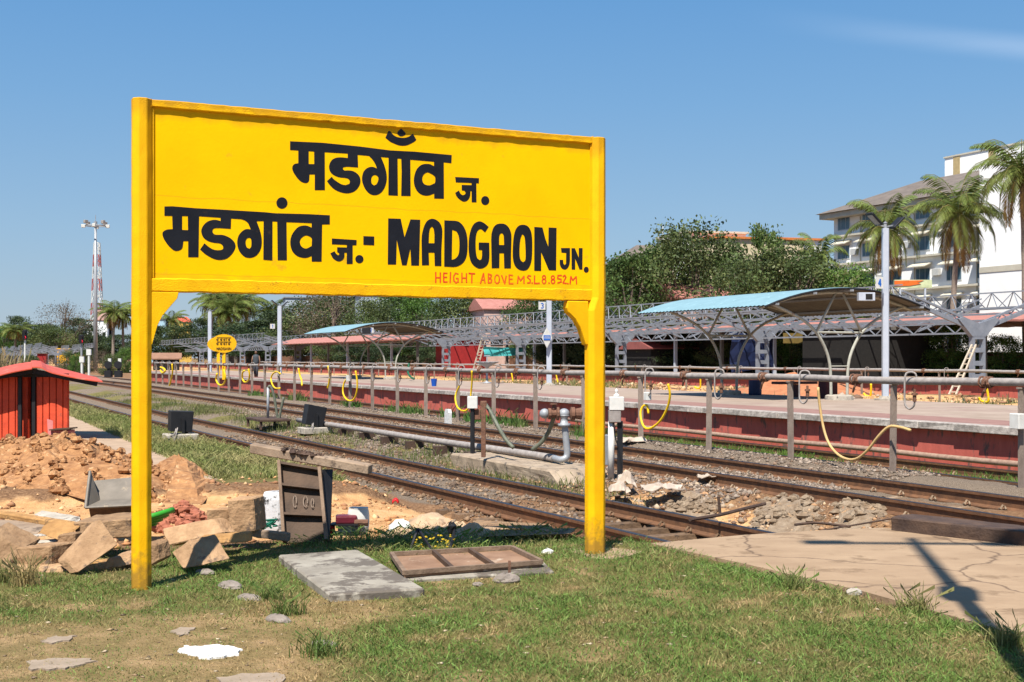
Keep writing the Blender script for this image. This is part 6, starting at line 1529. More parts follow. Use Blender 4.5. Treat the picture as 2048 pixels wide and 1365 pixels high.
PINKW = mat('pink_render', (.62, .42, .36), None, 2, .8, 0)
YELW = mat('yellow_render', (.72, .46, .10), None, 2, .8, 0)
def far_house(label, px, py_top, Y, w, wallm, roofm, roof='flat', win=3, rh=2.0, rz=.25, d=9, over=.3):
    p = P(px, py_top, Y); h = p.z - .1 - (rh if roof != 'flat' else 0)
    return simple_house(label, Vector((p.x, Y, .1)), w, d, h, wallm, roofm, rz, roof, win, 'building', 'building', rh, None, over)
far_house('cream building with orange roof edge above the trees right of centre', 1482, 486, 150, 12, M_cream, OR, win=3)
far_house('white building with orange corners above the trees beside the cream one', 1552, 487, 152, 7.5, WH, OR, win=2)
far_house('white rounded building rising behind the tallest roadside tree', 1402, 474, 155, 8, WH, M_ledge, win=2)
far_house('grey roofed building left of the trees, with a white tank on top', 1330, 492, 158, 14, M_cream, M_tile, 'hip', 3, 2.6)
mb = MB(); c = P(1340, 484, 156); mb.lathe(c - Vector((.9, 0, -.0)), [(.45, 0), (.45, 1.9)], 12, axis=(1, 0, 0)); r = mb.thing('water_tank', M_white, 'white rooftop water tank with a thin mast above the trees', 'tank'); MB().tube([c + Vector((-.9, 0, 0)), c + Vector((-.9, 0, 2.0))], .06, 6).build('mast', M_white, r)
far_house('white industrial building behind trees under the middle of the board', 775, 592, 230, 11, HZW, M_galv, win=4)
far_house('pale house with red tiled roof under the board beside plate three', 1003, 597, 168, 7, PINKW, M_pinkroof, 'gable', 2, 1.6)
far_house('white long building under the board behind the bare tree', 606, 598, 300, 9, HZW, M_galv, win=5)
far_house('yellow house with red roof between the left bracket and the palms', 362, 634, 420, 7, YELW, mat('bright_red_roof', (.58, .11, .06), None, 2, .8, 0), 'hip', 2, 1.8)
far_house('pale blue house beside the left signpost', 316, 640, 400, 5, mat('pale_blue_render', (.40, .60, .72), None, 2, .8, 0), M_under, win=1)
far_house('pink and white house at the foot of the red telecom tower', 210, 619, 520, 7, PINKW, WH, win=3)
far_house('white house in the trees left of the telecom tower', 196, 642, 510, 8, WH, M_pinkroof, win=3)
far_house('reddish roofed house hidden in trees above the nearer canopy', 1440, 570, 128, 12, PINKW, M_pinkroof, 'gable', 2, 1.6)
far_house('red hut on the embankment at the far left', 85, 708, 300, 2.0, M_kiosk, M_under, win=0, d=4)
far_house('yellow awning stall under the far left roof frames', 127, 699, 330, 3, M_oval, M_oval, win=0, d=3)
far_house('brown roofed open shed beside the left signpost', 333, 706, 150, 3, M_dark, mat('brown_roof', (.30, .16, .10), None, 2, .8, .2), 'gable', 0, .7, d=4)
far_house('orange brown roof among the far left weeds', 152, 710, 190, 1.8, M_under, mat('orange_roof', (.45, .17, .07), None, 2, .8, .1), 'gable', 0, 1.0, d=4)

# telecom tower, floodlight mast, signals
def lat_tower(label, px, pyt, Y, w0, w1):
    top = P(px, pyt, Y); base = Vector((top.x, top.y, -1)); H_ = top.z + 1
    r = thing('telecom_tower', label, 'tower', base)
    bands = 10
    for k in range(bands):
        mb = MB(); z0, z1 = H_ * k / bands, H_ * (k + 1) / bands
        wa, wb = w0 + (w1 - w0) * k / bands, w0 + (w1 - w0) * (k + 1) / bands
        cs0 = [base + Vector((sx * wa / 2, sy * wa / 2, z0)) for sx, sy in ((-1, -1), (1, -1), (1, 1), (-1, 1))]; cs1 = [base + Vector((sx * wb / 2, sy * wb / 2, z1)) for sx, sy in ((-1, -1), (1, -1), (1, 1), (-1, 1))]
        for j in range(4):
            a_, b_ = cs0[j], cs1[j]; c_, d_ = cs0[(j + 1) % 4], cs1[(j + 1) % 4]
            mb.beam(a_, b_, .28); mb.beam(a_, d_, .15); mb.beam(c_, b_, .15); mb.beam(b_, d_, .15)
        mb.build('lattice_section', mat('tower_red', (.46, .10, .07), None, 2, .7, 0) if k % 2 == 0 else M_white, r)
    mb = MB()
    for k in range(9): mb.box(base + Vector((random.choice((-1, 1)) * random.uniform(.6, 1.3), -.8, H_ * random.uniform(.5, .97))), (.4, .3, 1.5))
    mb.build('antenna', M_white, r)
    return r
lat_tower('red and white lattice telecom tower behind the floodlight mast', 194, 486, 540, 5.4, 2.0)
Ym = 175; tp = P(191, 452, Ym); bs = Vector((tp.x, tp.y, P(191, 738, Ym).z))
r = thing('floodlight_mast', 'tall grey floodlight mast with a ring of lamps at the left', 'light mast', bs)
MB().tube([bs, bs.lerp(tp, .5), tp], [.32, .26, .17], 12).build('pole', M_galv, r, smooth=True)
mb = MB(); mb.lathe(tp - ZV * .2, [(.25, 0), (.25, .8)], 10)
mb.tube([tp + Vector((1.4 * math.cos(t), 1.4 * math.sin(t), 0)) for t in np.linspace(0, 6.283, 17)], .07, 5); mb.tube([tp, tp + ZV * 1.5], .05, 5)
for k in range(4): mb.beam(tp, tp + Vector((1.4 * math.cos(k * 1.57), 1.4 * math.sin(k * 1.57), 0)), .09)
mb.build('lamp_ring', M_galv, r)
for k in range(8):
    a_ = k * math.pi / 4 + .2; c = tp + Vector((1.65 * math.cos(a_), 1.65 * math.sin(a_), .45 if k % 2 else -.05))
    MB().box(c, (.55, .4, .45), a_).build('floodlight', M_pipe if k % 2 else M_white, r, bevel=.03)
M_sig = emit_mat('red_signal_lamp', (1.0, .02, .05), 1.6)
def signal(label, px, pyt, pyb, Y, ped=True):
    tp = P(px, pyt, Y); bt = Vector((tp.x, tp.y, -1.0)); hb = P(px, pyb, Y)
    r = thing('railway_signal', label, 'signal', bt, 'red railway signals at the far left')
    MB().tube([bt, hb], .10, 8).build('mast', M_white if ped else M_galv, r)
    MB().box((tp + hb) / 2, (.38, .3, (tp - hb).length)).build('head', M_blackpaint, r, bevel=.03)
    c = hb.lerp(tp, .24) - Vector((0, .2, 0))
    MB().lathe(c, [(.17, 0), (.17, .05), (0, .06)], 12, axis=(0, -1, 0)).build('lamp', M_sig, r)
    mb = MB()
    for k in range(3): mb.lathe(hb.lerp(tp, .24 + .27 * k) - Vector((0, .15, 0)), [(.16, 0), (.17, .22)], 10, axis=(0, -1, -.1))
    mb.build('hood', M_blackpaint, r)
    MB().box(bt + ZV * (.9), (.5, .4, .7)).build('relay_case', M_blackpaint, r)
signal('left railway signal showing red, its post pale', 50, 660, 680, 125)
signal('right railway signal showing red, its post grey, near the floodlight mast', 163, 670, 687, 118, False)
for lb, px, py, Y, h in (('white track side marker post left of the black ground signals', 164, 757, 105, 1.6), ('white marker post with a forked head beyond the red shed', 178, 757, 104, 2.2)):
    b0 = Vector(((px - CX) / FPX * Y, Y, P(px, py, Y).z)); mb = MB(); mb.tube([b0, b0 + ZV * h], .10, 7); mb.box(b0 + ZV * h, (.38, .25, .5)); mb.thing('marker_post', M_white, lb, 'marker')
for lb, px in (('left black points lever on the far sleepers', 217), ('right black points lever beside the left signpost', 237)):
    Y = 95; b0 = Vector(((px - CX) / FPX * Y, Y, P(px, 755, Y).z)); mb = MB(); mb.box(b0 + ZV * .25, (.5, .5, .5)); mb.beam(b0 + ZV * .3, b0 + Vector((.1, 0, 1.2)), .2); mb.lathe(b0 + Vector((.0, -.1, .95)), [(.3, 0), (.3, .06)], 10, axis=(0, -1, 0))
    r = mb.thing('points_lever', M_blackpaint, lb, 'points lever'); MB().box(b0 + Vector((.1, 0, 1.3)), (.22, .2, .3)).build('target', M_white, r)

# ------------------------------------------------------------------ trees, palms, bushes
M_bark = mat('bark', (.20, .15, .115), (.12, .09, .07), 6, .95, .6, 20)
M_palmbark = mat('palm_bark', (.26, .215, .17), (.17, .14, .11), 3, .95, .6, 6, stretch=(1, 1, 6))
M_leaf = leaf_mat('foliage', .55, .28)
M_grassleaf = leaf_mat('grass_blades', .6, .30)
def leafquads(r_, cen, size, cols, up=.25):
    n_ = len(cen); d_ = r_.normal(size=(n_, 3)); d_[:, 2] = d_[:, 2] * .8 + up; d_ /= np.linalg.norm(d_, axis=1)[:, None]
    t = r_.normal(size=(n_, 3)); a = np.cross(d_, t); a /= np.linalg.norm(a, axis=1)[:, None]; b_ = np.cross(d_, a)
    s = size * (.6 + .8 * r_.random((n_, 1)))
    a = a * s; b_ = b_ * s * .55
    v = np.stack([cen - a, cen + b_ * 1.0, cen + a, cen - b_ * 1.0], 1).reshape(-1, 3)
    return v, np.arange(n_ * 4).reshape(-1, 4), np.repeat(cols, 4, 0)
def make_tree(name, label, h, w, n_cl, per, leaf_, base_cols, seed, bare=0.0, trunk_h=.35, cat='tree', group=None, shape=1.0):
    r_ = np.random.default_rng(seed)
    root = thing(name, label, cat, (0, 0, 0), group); ROOT[root.name] = Vector()
    mb = MB(); tr = h * .022 + .06
    mb.tube([(0, 0, -.3), (.03 * h * (r_.random() - .5), 0, h * trunk_h * .6), (.06 * h * (r_.random() - .5), .03 * h * (r_.random() - .5), h * trunk_h), (0, 0, h * .72)], [tr * 1.3, tr, tr * .8, tr * .25], 8)
    cl = []
    for k in range(n_cl):
        a_ = r_.random() * 6.283; q = r_.random() ** .5; t = r_.random()
        zz = h * (trunk_h * .75 + (1 - trunk_h * .75) * t)
        rad = w / 2 * (math.sin(math.pi * min(1, .12 + .82 * t)) ** .6) * shape
        cl.append((math.cos(a_) * q * rad, math.sin(a_) * q * rad, zz))
    for c in cl[:: max(1, len(cl) // 14)]:
        z0 = h * trunk_h * r_.uniform(.6, 1.2); m_ = Vector(c) * .5 + Vector((0, 0, z0 * .55))
        mb.tube([(0, 0, z0), (m_.x, m_.y, m_.z), c], [tr * .5, tr * .32, tr * .1], 5)
        if bare > 0:
            for j in range(int(7 * bare)):
                e = Vector(c) + Vector(r_.normal(size=3)) * w * .10; mb.tube([(m_.x, m_.y, m_.z), (Vector((m_.x, m_.y, m_.z)) + e) / 2 + Vector((0, 0, .2)), e], [tr * .2, tr * .12, tr * .05], 4)
    mb.build('trunk', M_bark, root)
    cen = []; cs = []
    for c in cl:
        k = int(per * 3.4 * r_.uniform(.5, 1.5)); sg = w * r_.uniform(.05, .095)
        pts = np.array(c) + np.clip(r_.normal(size=(k, 3)), -1.7, 1.7) * np.array([sg, sg, sg * .7])
        cb = np.array(base_cols[r_.integers(len(base_cols))]) * r_.uniform(.5, 1.15)
        cen.append(pts); cs.append(np.clip(cb[None] * (.75 + .5 * r_.random((k, 1))), 0, 1))
    cen = np.concatenate(cen); cs = np.concatenate(cs); cen[:, 2] = np.maximum(cen[:, 2], .15)
    v, f, c = leafquads(r_, cen, leaf_, cs)
    me = np_mesh('crown', v, f, M_leaf, c); link_mesh('crown', me, root)
    return root
G1 = [(.085, .15, .035), (.11, .17, .045), (.07, .125, .03), (.135, .185, .05)]
G2 = [(.085, .125, .036), (.12, .155, .05), (.068, .10, .03), (.145, .17, .058)]
G3 = [(.045, .08, .032), (.065, .10, .04), (.085, .12, .05)]
GB = [(.09, .17, .03), (.12, .20, .04), (.07, .14, .025)]
BR = [(.17, .125, .085), (.20, .15, .10), (.13, .105, .065)]
protoT = {}
def tree_at(kind, label, px, py_top, Y, wpx=None, zb=.1, rz=None, group=None):
    spec = {'broad': (10, 9, 95, 42, .135, G1, 101, 0, .28), 'olive': (10, 9, 95, 42, .125, G2, 102, 0, .3), 'dark': (10, 8, 90, 42, .14, G3, 103, 0, .25), 'bright': (10, 9, 85, 42, .15, GB, 104, 0, .25), 'bare': (10, 10, 90, 14, .10, BR, 105, 1.0, .3), 'airy': (10, 6, 44, 26, .14, G1, 106, .3, .4)}[kind]
    h = P(px, py_top, Y).z - zb; loc = Vector(((px - CX) / FPX * Y, Y, zb)); s = h / 10
    nm = {'broad': 'broadleaf_tree', 'olive': 'broadleaf_tree', 'dark': 'dark_tree', 'bright': 'broadleaf_tree', 'bare': 'bare_tree', 'airy': 'slender_tree'}[kind]
    sx = s if wpx is None else (wpx / FPX * Y) / (spec[1] * 1.0)
    if kind not in protoT:
        o = make_tree(nm, label, spec[0], spec[1], spec[2], spec[3], spec[4], spec[5], spec[6], spec[7], spec[8], group=group)
        protoT[kind] = o; o.location = loc; o.scale = (sx, sx, s); o.rotation_euler = (0, 0, rz or 0)
        return o
    return dup(protoT[kind], loc, rz if rz is not None else random.uniform(0, 6.28), (sx, sx, s), label, group)
TG1 = 'trees behind the main platform'
tree_at('broad', 'rounded green tree just right of the right signpost', 1262, 520, Yv(1262, 65), 190, group=TG1)
tree_at('olive', 'tallest olive green tree in front of the rounded white building', 1385, 462, Yv(1385, 70), 250, group=TG1)
tree_at('broad', 'green tree filling the gap left of the cream building', 1330, 500, Yv(1330, 70), 180, group=TG1)
tree_at('olive', 'broad olive tree above the nearer turquoise canopy', 1580, 505, Yv(1580, 66), 260, group=TG1)
tree_at('airy', 'slender tree poking above the white building with orange corners', 1535, 462, Yv(1535, 65), 110, group=TG1)
tree_at('olive', 'olive tree between the cream building and the canopy', 1490, 530, Yv(1490, 68), 190, group=TG1)
tree_at('bright', 'bright green bush tree beside the white plate 4', 1700, 545, Yv(1700, 71), 150, group=TG1)
tree_at('airy', 'thin leafy branch tree at the left end of the right hand trees', 1238, 530, Yv(1238, 68), 120, group=TG1)
tree_at('bare', 'bare grey tree under the board left of the white industrial building', 665, 585, Yv(665, 69), 170, group=TG1)
tree_at('bright', 'bright green tree under the middle of the yellow board', 840, 598, Yv(840, 65), 130, group=TG1)
tree_at('olive', 'olive tree under the yellow board left of the red tiled house', 925, 592, Yv(925, 67), 170, group=TG1)
tree_at('broad', 'green tree under the board behind plate three', 1065, 588, Yv(1065, 70), 120, group=TG1)
tree_at('olive', 'dusty olive tree under the board beside the bare tree', 745, 604, Yv(745, 69), 120, group=TG1)
tree_at('olive', 'low olive tree behind the pink roofed shelter', 600, 640, Yv(600, 68), 150, group=TG1)
tree_at('dark', 'low dark tree behind the oval board', 500, 645, Yv(500, 65), 190, group=TG1)
tree_at('dark', 'dark conical tree at the left edge behind the left signal', 42, 636, 430, 66, -1, group='trees at the far left')
tree_at('bare', 'brownish bare tree left of the telecom tower', 125, 612, 470, 110, -1, group='trees at the far left')
tree_at('dark', 'dark green tree between the signals at the far left', 85, 652, 450, 90, -1, group='trees at the far left')
tree_at('dark', 'dark tree at the foot of the floodlight mast', 165, 640, 480, 90, -1, group='trees at the far left')
tree_at('bright', 'pale green bush tree at the far left edge', 8, 655, 420, 60, -1, group='trees at the far left')
tree_at('olive', 'brownish olive tree behind the far left roof frames', 110, 655, 410, 110, -1, group='trees at the far left')
# understorey behind the platform
for k, (kd, px, pt, w, lb) in enumerate((('dark', 300, 655, 90, 'dark tree behind the left signpost foot of the bracket'), ('olive', 350, 655, 80, 'olive tree behind the pale blue house'), ('dark', 400, 640, 90, 'dark tree at the foot of the palm clump'), ('olive', 455, 645, 100, 'olive tree below the palm clump'), ('dark', 560, 626, 120, 'dark tree right of the separate palm'), ('olive', 640, 600, 150, 'olive tree below the bare tree'), ('olive', 700, 590, 150, 'green tree right of the bare tree'), ('broad', 800, 592, 150, 'green tree below the white industrial building'), ('olive', 975, 592, 150, 'olive tree in front of the red tiled house'), ('dark', 1130, 585, 140, 'dark tree left of the right signpost'), ('broad', 1215, 545, 140, 'green tree filling the space beside the right signpost'), ('broad', 1440, 520, 170, 'green tree between the olive trees'), ('olive', 1640, 540, 150, 'olive tree beside the hotel corner'))):
    tree_at(kd, lb, px, pt, Yv(px, 71 + k % 4 * 2) if px > 500 else 340, w * 1.15, -.5, group=TG1)
for kd, px, pt, w, lb in (('dark', 30, 668, 90, 'dark bushy tree behind the left signal'), ('olive', 70, 670, 90, 'olive bush tree behind the far left roof frames'), ('dark', 135, 668, 90, 'dark bush tree below the bare tree'), ('olive', 190, 672, 90, 'olive bush tree at the mast foot'), ('dark', 240, 672, 80, 'dark bush tree below the palm pair')):
    tree_at(kd, lb, px, pt, 500, w * 1.2, -1, group='trees at the far left')
for kd, px, pt, Yd, w, lb in (('olive', 135, 704, 170, 40, 'low olive bush between the left signal and the mast'), ('bright', 152, 712, 150, 30, 'low green bush behind the left marker post'), ('olive', 172, 700, 175, 40, 'brownish olive bush left of the mast foot'), ('bare', 205, 704, 165, 50, 'dry bare bush right of the mast foot'), ('olive', 222, 712, 150, 46, 'olive bush behind the left points lever'), ('bright', 250, 700, 170, 40, 'green bush beside the left signpost'), ('bare', 110, 716, 150, 50, 'dry bare bush above the red shed roof'), ('olive', 60, 712, 170, 46, 'olive bush behind the left end of the red shed'), ('bare', 20, 712, 160, 50, 'dry bush at the left edge above the shed')):
    tree_at(kd, lb, px, pt, Yd, w, -1.6, group='bushes beside the far tracks').name = 'bush'
us_ = [('dark', 1262, 664, 74, 95), ('dark', 1345, 668, 76, 110), ('bright', 1317, 716, 70, 26), ('olive', 1440, 690, 79, 70), ('dark', 1535, 640, 72, 85), ('bright', 1580, 655, 71, 60), ('dark', 1640, 660, 72, 80), ('bright', 1690, 668, 69, 75),
       ('olive', 1752, 655, 67, 80), ('bright', 1800, 652, 66, 90), ('dark', 1862, 662, 65, 60), ('bright', 1842, 690, 63, 60), ('bright', 1905, 655, 67, 80), ('bright', 2005, 676, 65, 70), ('dark', 1110, 660, 100, 80), ('dark', 1180, 655, 98, 70), ('dark', 870, 665, 120, 60), ('dark', 800, 676, 122, 80), ('dark', 720, 676, 124, 80), ('olive', 660, 676, 128, 60)]
words = ['behind the column right of the right signpost', 'under the frames left of the dark canopy legs', 'as a small bright clump by the far pipe', 'beside the laterite wall between two columns', 'left of the blue tarpaulin screen', 'over the left end of the dark stall', 'behind the dark stall', 'below the white plate 4', 'right of the tall lamp post', 'under the hotel billboard', 'around the palm trunk under the hotel', 'low in front of the palm trunk', 'right of the palm trunk', 'at the right edge behind the last column', 'right of the diamond sign', 'left of the right signpost', 'beside the red kiosk', 'under the farther canopy', 'left of the farther canopy legs', 'behind the pink roof end']
for (k, px, pt, Y, w), wd in zip(us_, words):
    o = tree_at(k, {'dark': 'dark shrubby tree ', 'bright': 'light green shrubby tree ', 'olive': 'olive shrubby tree '}[k] + wd, px, pt, Yv(px, 62.0), w * 1.35, -.3, group='shrubs behind the main platform')
    o.name = 'shrub'

def make_palm(name, label, h, seed, nf=24, dead=5, fl=3.6, lean=.6):
    r_ = np.random.default_rng(seed)
    root = thing(name, label, 'palm tree', (0, 0, 0), 'coconut palms'); ROOT[root.name] = Vector()
    pts = [Vector((lean * (t ** 2), 0, h * t - .3 * (1 - t))) for t in np.linspace(0, 1, 12)]
    rs = [.24 - .11 * t + (.02 if i % 2 else 0) for i, t in enumerate(np.linspace(0, 1, 12))]
    MB().tube(pts, rs, 9).build('trunk', M_palmbark, root)
    top = pts[-1]; V_ = []; C_ = []; mbv = MB()
    for k in range(nf):
        az = k * 2.399 + r_.random() * .4; t = k / nf
        el = R(82) - t * R(118) + r_.normal() * .1
        L = fl * r_.uniform(.82, 1.1) * (.75 + .25 * math.sin(math.pi * min(1, t + .25)))
        d = np.array([math.cos(az), math.sin(az), 0.]); p = np.array(top) ; seg = 16
        cb = np.array([.12, .165, .04]) * r_.uniform(.75, 1.25) + np.array([.07, .05, .005]) * t
        if k >= nf - dead: cb = np.array([.26, .15, .04]) * r_.uniform(.6, 1.1)
        e = el; pr = []
        for s in range(seg + 1):
            pr.append(p.copy()); st = L / seg; dr = d * math.cos(e) + np.array([0, 0, math.sin(e)]); p = p + dr * st; e -= R(4.2 + 3.5 * t) * (1 + .7 * s / seg)
            e = max(e, R(-86))
        mbv.tube([Vector(q) for q in pr[::3]], [.04, .035, .03, .022, .015, .01][:len(pr[::3])], 4)
        side = np.array([-math.sin(az), math.cos(az), 0])
        for s in range(1, seg):
            for q in (0, .34, .67):
                b0 = pr[s] * (1 - q) + pr[s + 1] * q; fr = (s + q) / seg
                dr = pr[s + 1] - pr[s]; dr = dr / np.linalg.norm(dr)
                ll = L * .26 * (math.sin(math.pi * min(1, .18 + fr * .78)) ** .7) * r_.uniform(.8, 1.1)
                for sd in (-1, 1):
                    ld = side * sd * .8 + dr * .55 + np.array([0, 0, -.35 - .25 * r_.random()]); ld /= np.linalg.norm(ld)
                    w_ = dr * .042
                    m_ = b0 + ld * ll * .6 + np.array([0, 0, -.03]); tp_ = b0 + ld * ll + np.array([0, 0, -.13 * ll])
                    V_.append([b0 - w_ * .5, m_ - w_, tp_, m_ + w_]); cc_ = cb * (.8 + .4 * r_.random()); C_.append(np.repeat(cc_[None], 4, 0))
    v = np.array(V_).reshape(-1, 3); f = np.arange(len(v)).reshape(-1, 4)
    cr = link_mesh('crown', np_mesh('crown', v, f, M_leaf, np.clip(np.array(C_).reshape(-1, 3), 0, 1)), root)
    mbv.build('frond_rib', MATS.get('frond_rib') or mat('frond_rib', (.22, .19, .06), None, 5, .7, 0), root)
    mb = MB()
    for k in range(9):
        a_ = r_.random() * 6.28; mb.blob(top + Vector((math.cos(a_) * .25, math.sin(a_) * .25, -.25 - .2 * r_.random())), .12, .12, .14, .05, 7, 5)
    mb.build('coconuts', mat('coconut', (.26, .15, .04), (.16, .12, .03), 5, .7, 0), root)
    return root
def palm_set(o, px, py_c, Y, zb, h0):
    z = P(px, py_c, Y).z; o.location = ((px - CX) / FPX * Y, Y, zb); s = (z - zb) / h0
    return s
pA = make_palm('coconut_palm', 'big coconut palm in front of the white hotel with orange dead fronds', 9.8, 5, 30, 6, 4.5, .5)
Y = Yv(1905, 64); z = P(1905, 428, Y).z - .1; pA.location = ((1918 - CX) / FPX * Y - .5, Y, .1); pA.scale = (1, 1, z / 9.8)
pB = make_palm('coconut_palm', 'coconut palm cut off by the right edge of the photo', 11.8, 9, 30, 5, 4.4, -.3)
Y = Yv(2040, 64); z = P(2040, 345, Y).z - .1; pB.location = ((2052 - CX) / FPX * Y, Y, .1); pB.scale = (1, 1, z / 11.8)
pC = make_palm('coconut_palm', 'smaller coconut palm behind the twin floodlights', 9, 14, 26, 6, 4.3, .2)
Y = Yv(1768, 66); z = P(1768, 462, Y).z - .1; pC.location = ((1768 - CX) / FPX * Y, Y, .1); pC.scale = (.95, .95, z / 9)
def palm_at(src, h0, label, px, py, Y, sc=1.0, zb=.1, rz=0):
    z = P(px, py, Y).z - zb; return dup(src, Vector(((px - CX) / FPX * Y, Y, zb)), rz, (sc, sc, z / h0), label)
palm_at(pC, 9, 'small coconut palm at the left corner of the hotel', 1640, 520, 118, .8, rz=2)
for i, (px, py, Y, sc, lb) in enumerate(((420, 606, 310, 1.9, 'leftmost palm of the clump right of the left bracket'), (447, 600, 318, 2.0, 'second palm of the clump right of the left bracket'), (472, 612, 306, 1.9, 'drooping palm in the middle of the clump under the board'), (494, 606, 316, 2.1, 'tall palm at the right side of the clump under the board'),
                                   (541, 624, 320, 1.8, 'separate palm between the clump and the white long building'), (340, 642, 400, 1.7, 'small palm beside the pale blue house'), (226, 625, 420, 2.4, 'left palm of the pair by the left signpost'), (247, 632, 425, 2.4, 'right palm of the pair by the left signpost'), (455, 628, 305, 1.7, 'low dry palm in front of the clump under the board'), (30, 662, 410, 2.2, 'pale palm at the far left edge'))):
    palm_at((pA, pC)[i % 2], (9.8, 9)[i % 2], lb, px, py, Y, sc, -.5, i * 1.3)

# ------------------------------------------------------------------ grass blades and weeds
def blades(name, label, n_, samp, h0, h1, wid, colf, seed, kind='stuff', bend=.6):
    r_ = np.random.default_rng(seed)
    uu, vv, hs = samp(r_, n_)
    n_ = len(uu); zz = HN(uu, vv)
    h = (h0 + (h1 - h0) * r_.random(n_) ** 2) * hs
    a = r_.random(n_) * 6.283; t = r_.random(n_) * 6.283
    px_, py_ = -SN * uu + CS * vv, CS * uu + SN * vv
    base = np.stack([px_, py_, zz - .004], -1)
    w = wid * (.6 + .8 * r_.random(n_))
    sd = np.stack([np.cos(a), np.sin(a), 0 * a], -1) * w[:, None]
    ln = np.stack([np.cos(t), np.sin(t), 0 * t], -1) * (h * bend * r_.random(n_))[:, None]
    up = np.stack([0 * a, 0 * a, h], -1)
    v = np.stack([base - sd, base + sd, base + up * .55 + ln * .4 + sd * .7, base + up * .55 + ln * .4 - sd * .7, base + up * (.8 + .2 * r_.random((n_, 1))) + ln * 1.1 + sd * .12, base + up * .95 + ln * 1.1 - sd * .12], 1)
    k = np.arange(n_)[:, None] * 6
    f = np.concatenate([k + np.array([[0, 1, 2, 3]]), k + np.array([[3, 2, 4, 5]])], 0)
    c = colf(r_, uu, vv)
    me = np_mesh(name, v.reshape(-1, 3), f, M_grassleaf, np.repeat(np.clip(c, 0, 1), 6, 0))
    return tag(link_mesh(name, me), label, None, None, kind)
def lawn_s(r_, n_):
    Y = 5.6 + (11.4 - 5.6) * r_.random(n_) ** 1.15; X = (r_.random(n_) - .5) * .90 * Y
    u = -SN * X + CS * Y; v = CS * X + SN * Y
    e = fbm(u * .8, v * .8, 21) - .47; q = fbm(u * 2.5, v * 2.5, 51)
    dr = np.clip((2.6 + e * 2.5 - v) / 1.2, 0, 1) * np.clip((8.6 + e * 2 - u) / 1.0, 0, 1)
    ok = (u < 10.25 + e * .8 + np.clip((v - 4.6) * .3, -2, .5) * -.6) & (v < 5.62 + e * .9 + (fbm(u * 4, v * 4, 15) - .47) * .5 - .25 * np.clip(u - 8.3, 0, 1)) & (r_.random(n_) > dr * .30)
    ok &= (r_.random(n_) < .35 + 1.1 * q)
    edge = np.clip((u - 9.3) / .7, 0, 1) * np.clip((v - 2.6) / .8, 0, 1)
    hs = (1 - .55 * dr) * (.7 + .8 * q) * (1 + 2.6 * edge) * (1 + .5 * np.clip((v - 4.6) / .8, 0, 1))
    return u[ok], v[ok], hs[ok]
def lawn_c(r_, u, v):
    e = fbm(u * .8, v * .8, 21) - .47; q = fbm(u * 1.7, v * 1.7, 77); n_ = len(u)
    dr = np.clip((2.6 + e * 2.5 - v) / 1.2, 0, 1) * np.clip((8.6 + e * 2 - u) / 1.0, 0, 1)
    g = np.array([.135, .215, .045]) * (.5 + 1.0 * r_.random((n_, 1))); y = np.array([.40, .275, .13]) * (.7 + .6 * r_.random((n_, 1)))
    q2 = fbm(u * 6, v * 6, 93); f = np.clip(.10 + .66 * dr + (q - .47) * 1.6 + (q2 - .47) * 2.2 + (r_.random(n_) - .5) * .7, 0, 1)[:, None]
    return g * (1 - f) + y * f
blades('lawn_grass', 'mixed green and dry grass of the foreground lawn', 210000, lawn_s, .010, .042, .0030, lawn_c, 21, bend=1.5)
def strip_s(r_, n_):
    u = 15.8 + 44 * r_.random(n_) ** 1.7; v = 3.3 + 2.6 * r_.random(n_); w = v - (track_c(u) - 7.97)
    e = fbm(u * .8, v * .8, 21) - .47; q = fbm(u * .9, v * .9, 52)
    ok = (w < 5.75 + e) & (u > 16.2 + e * 1.5) & (r_.random(n_) < .2 + 1.2 * q)
    return u[ok], v[ok], (.5 + 1.2 * q)[ok]
def green_c(g0, y0, fm=.3):
    def f(r_, u, v):
        n_ = len(u); q = fbm(u * .7, v * .7, 79); k = np.clip(fm + (q - .47) * 1.6 + (r_.random(n_) - .5) * .5, 0, 1)[:, None]
        return np.array(g0) * (.65 + .7 * r_.random((n_, 1))) * (1 - k) + np.array(y0) * (.7 + .6 * r_.random((n_, 1))) * k
    return f
blades('verge_grass', 'green grass verge between the walkway and the near track', 60000, strip_s, .05, .15, .007, green_c((.16, .20, .05), (.38, .32, .14), .5), 22, bend=1.2)
def left_s(r_, n_):
    u = 14 + 46 * r_.random(n_) ** 1.5; v = -2.3 - 13 * r_.random(n_); q = fbm(u * .5, v * .5, 58); ok = r_.random(n_) < (q - .3) * 2.5
    return u[ok], v[ok], (.5 + q)[ok]
blades('rough_grass', 'rough yellowish grass left of the earth heap and shed', 22000, left_s, .06, .25, .010, green_c((.14, .17, .045), (.38, .30, .13), .55), 28, bend=1.0)
def mid_s(r_, n_):
    k = 46; cu = 17 + 55 * r_.random(k) ** 1.4; cv = 9.0 + r_.random(k) * 1.3; i = r_.integers(0, k, n_)
    u = cu[i] + r_.normal(size=n_) * .9; v = cv[i] + r_.normal(size=n_) * .25
    v = v + (track_c(u) - 7.97) * np.clip((10.4 - v) / 1.4, 0, 1) * .8
    ok = (v > track_c(u) + 1.05) & (v < 10.6)
    return u[ok], v[ok], (.6 + .8 * r_.random(len(u)))[ok]
blades('track_weeds', 'tufts of weeds growing between the near and middle tracks', 15000, mid_s, .05, .20, .008, green_c((.10, .14, .035), (.27, .23, .10), .4), 23)
def plat_s(r_, n_):
    u = 9 + 24 * r_.random(n_); v = 14.9 + 2.3 * r_.random(n_); e = fbm(u * .6, v * .6, 91); ok = (r_.random(n_) < (e - .3) * 2.4) & (u < 31)
    return u[ok], v[ok], (.5 + e)[ok]
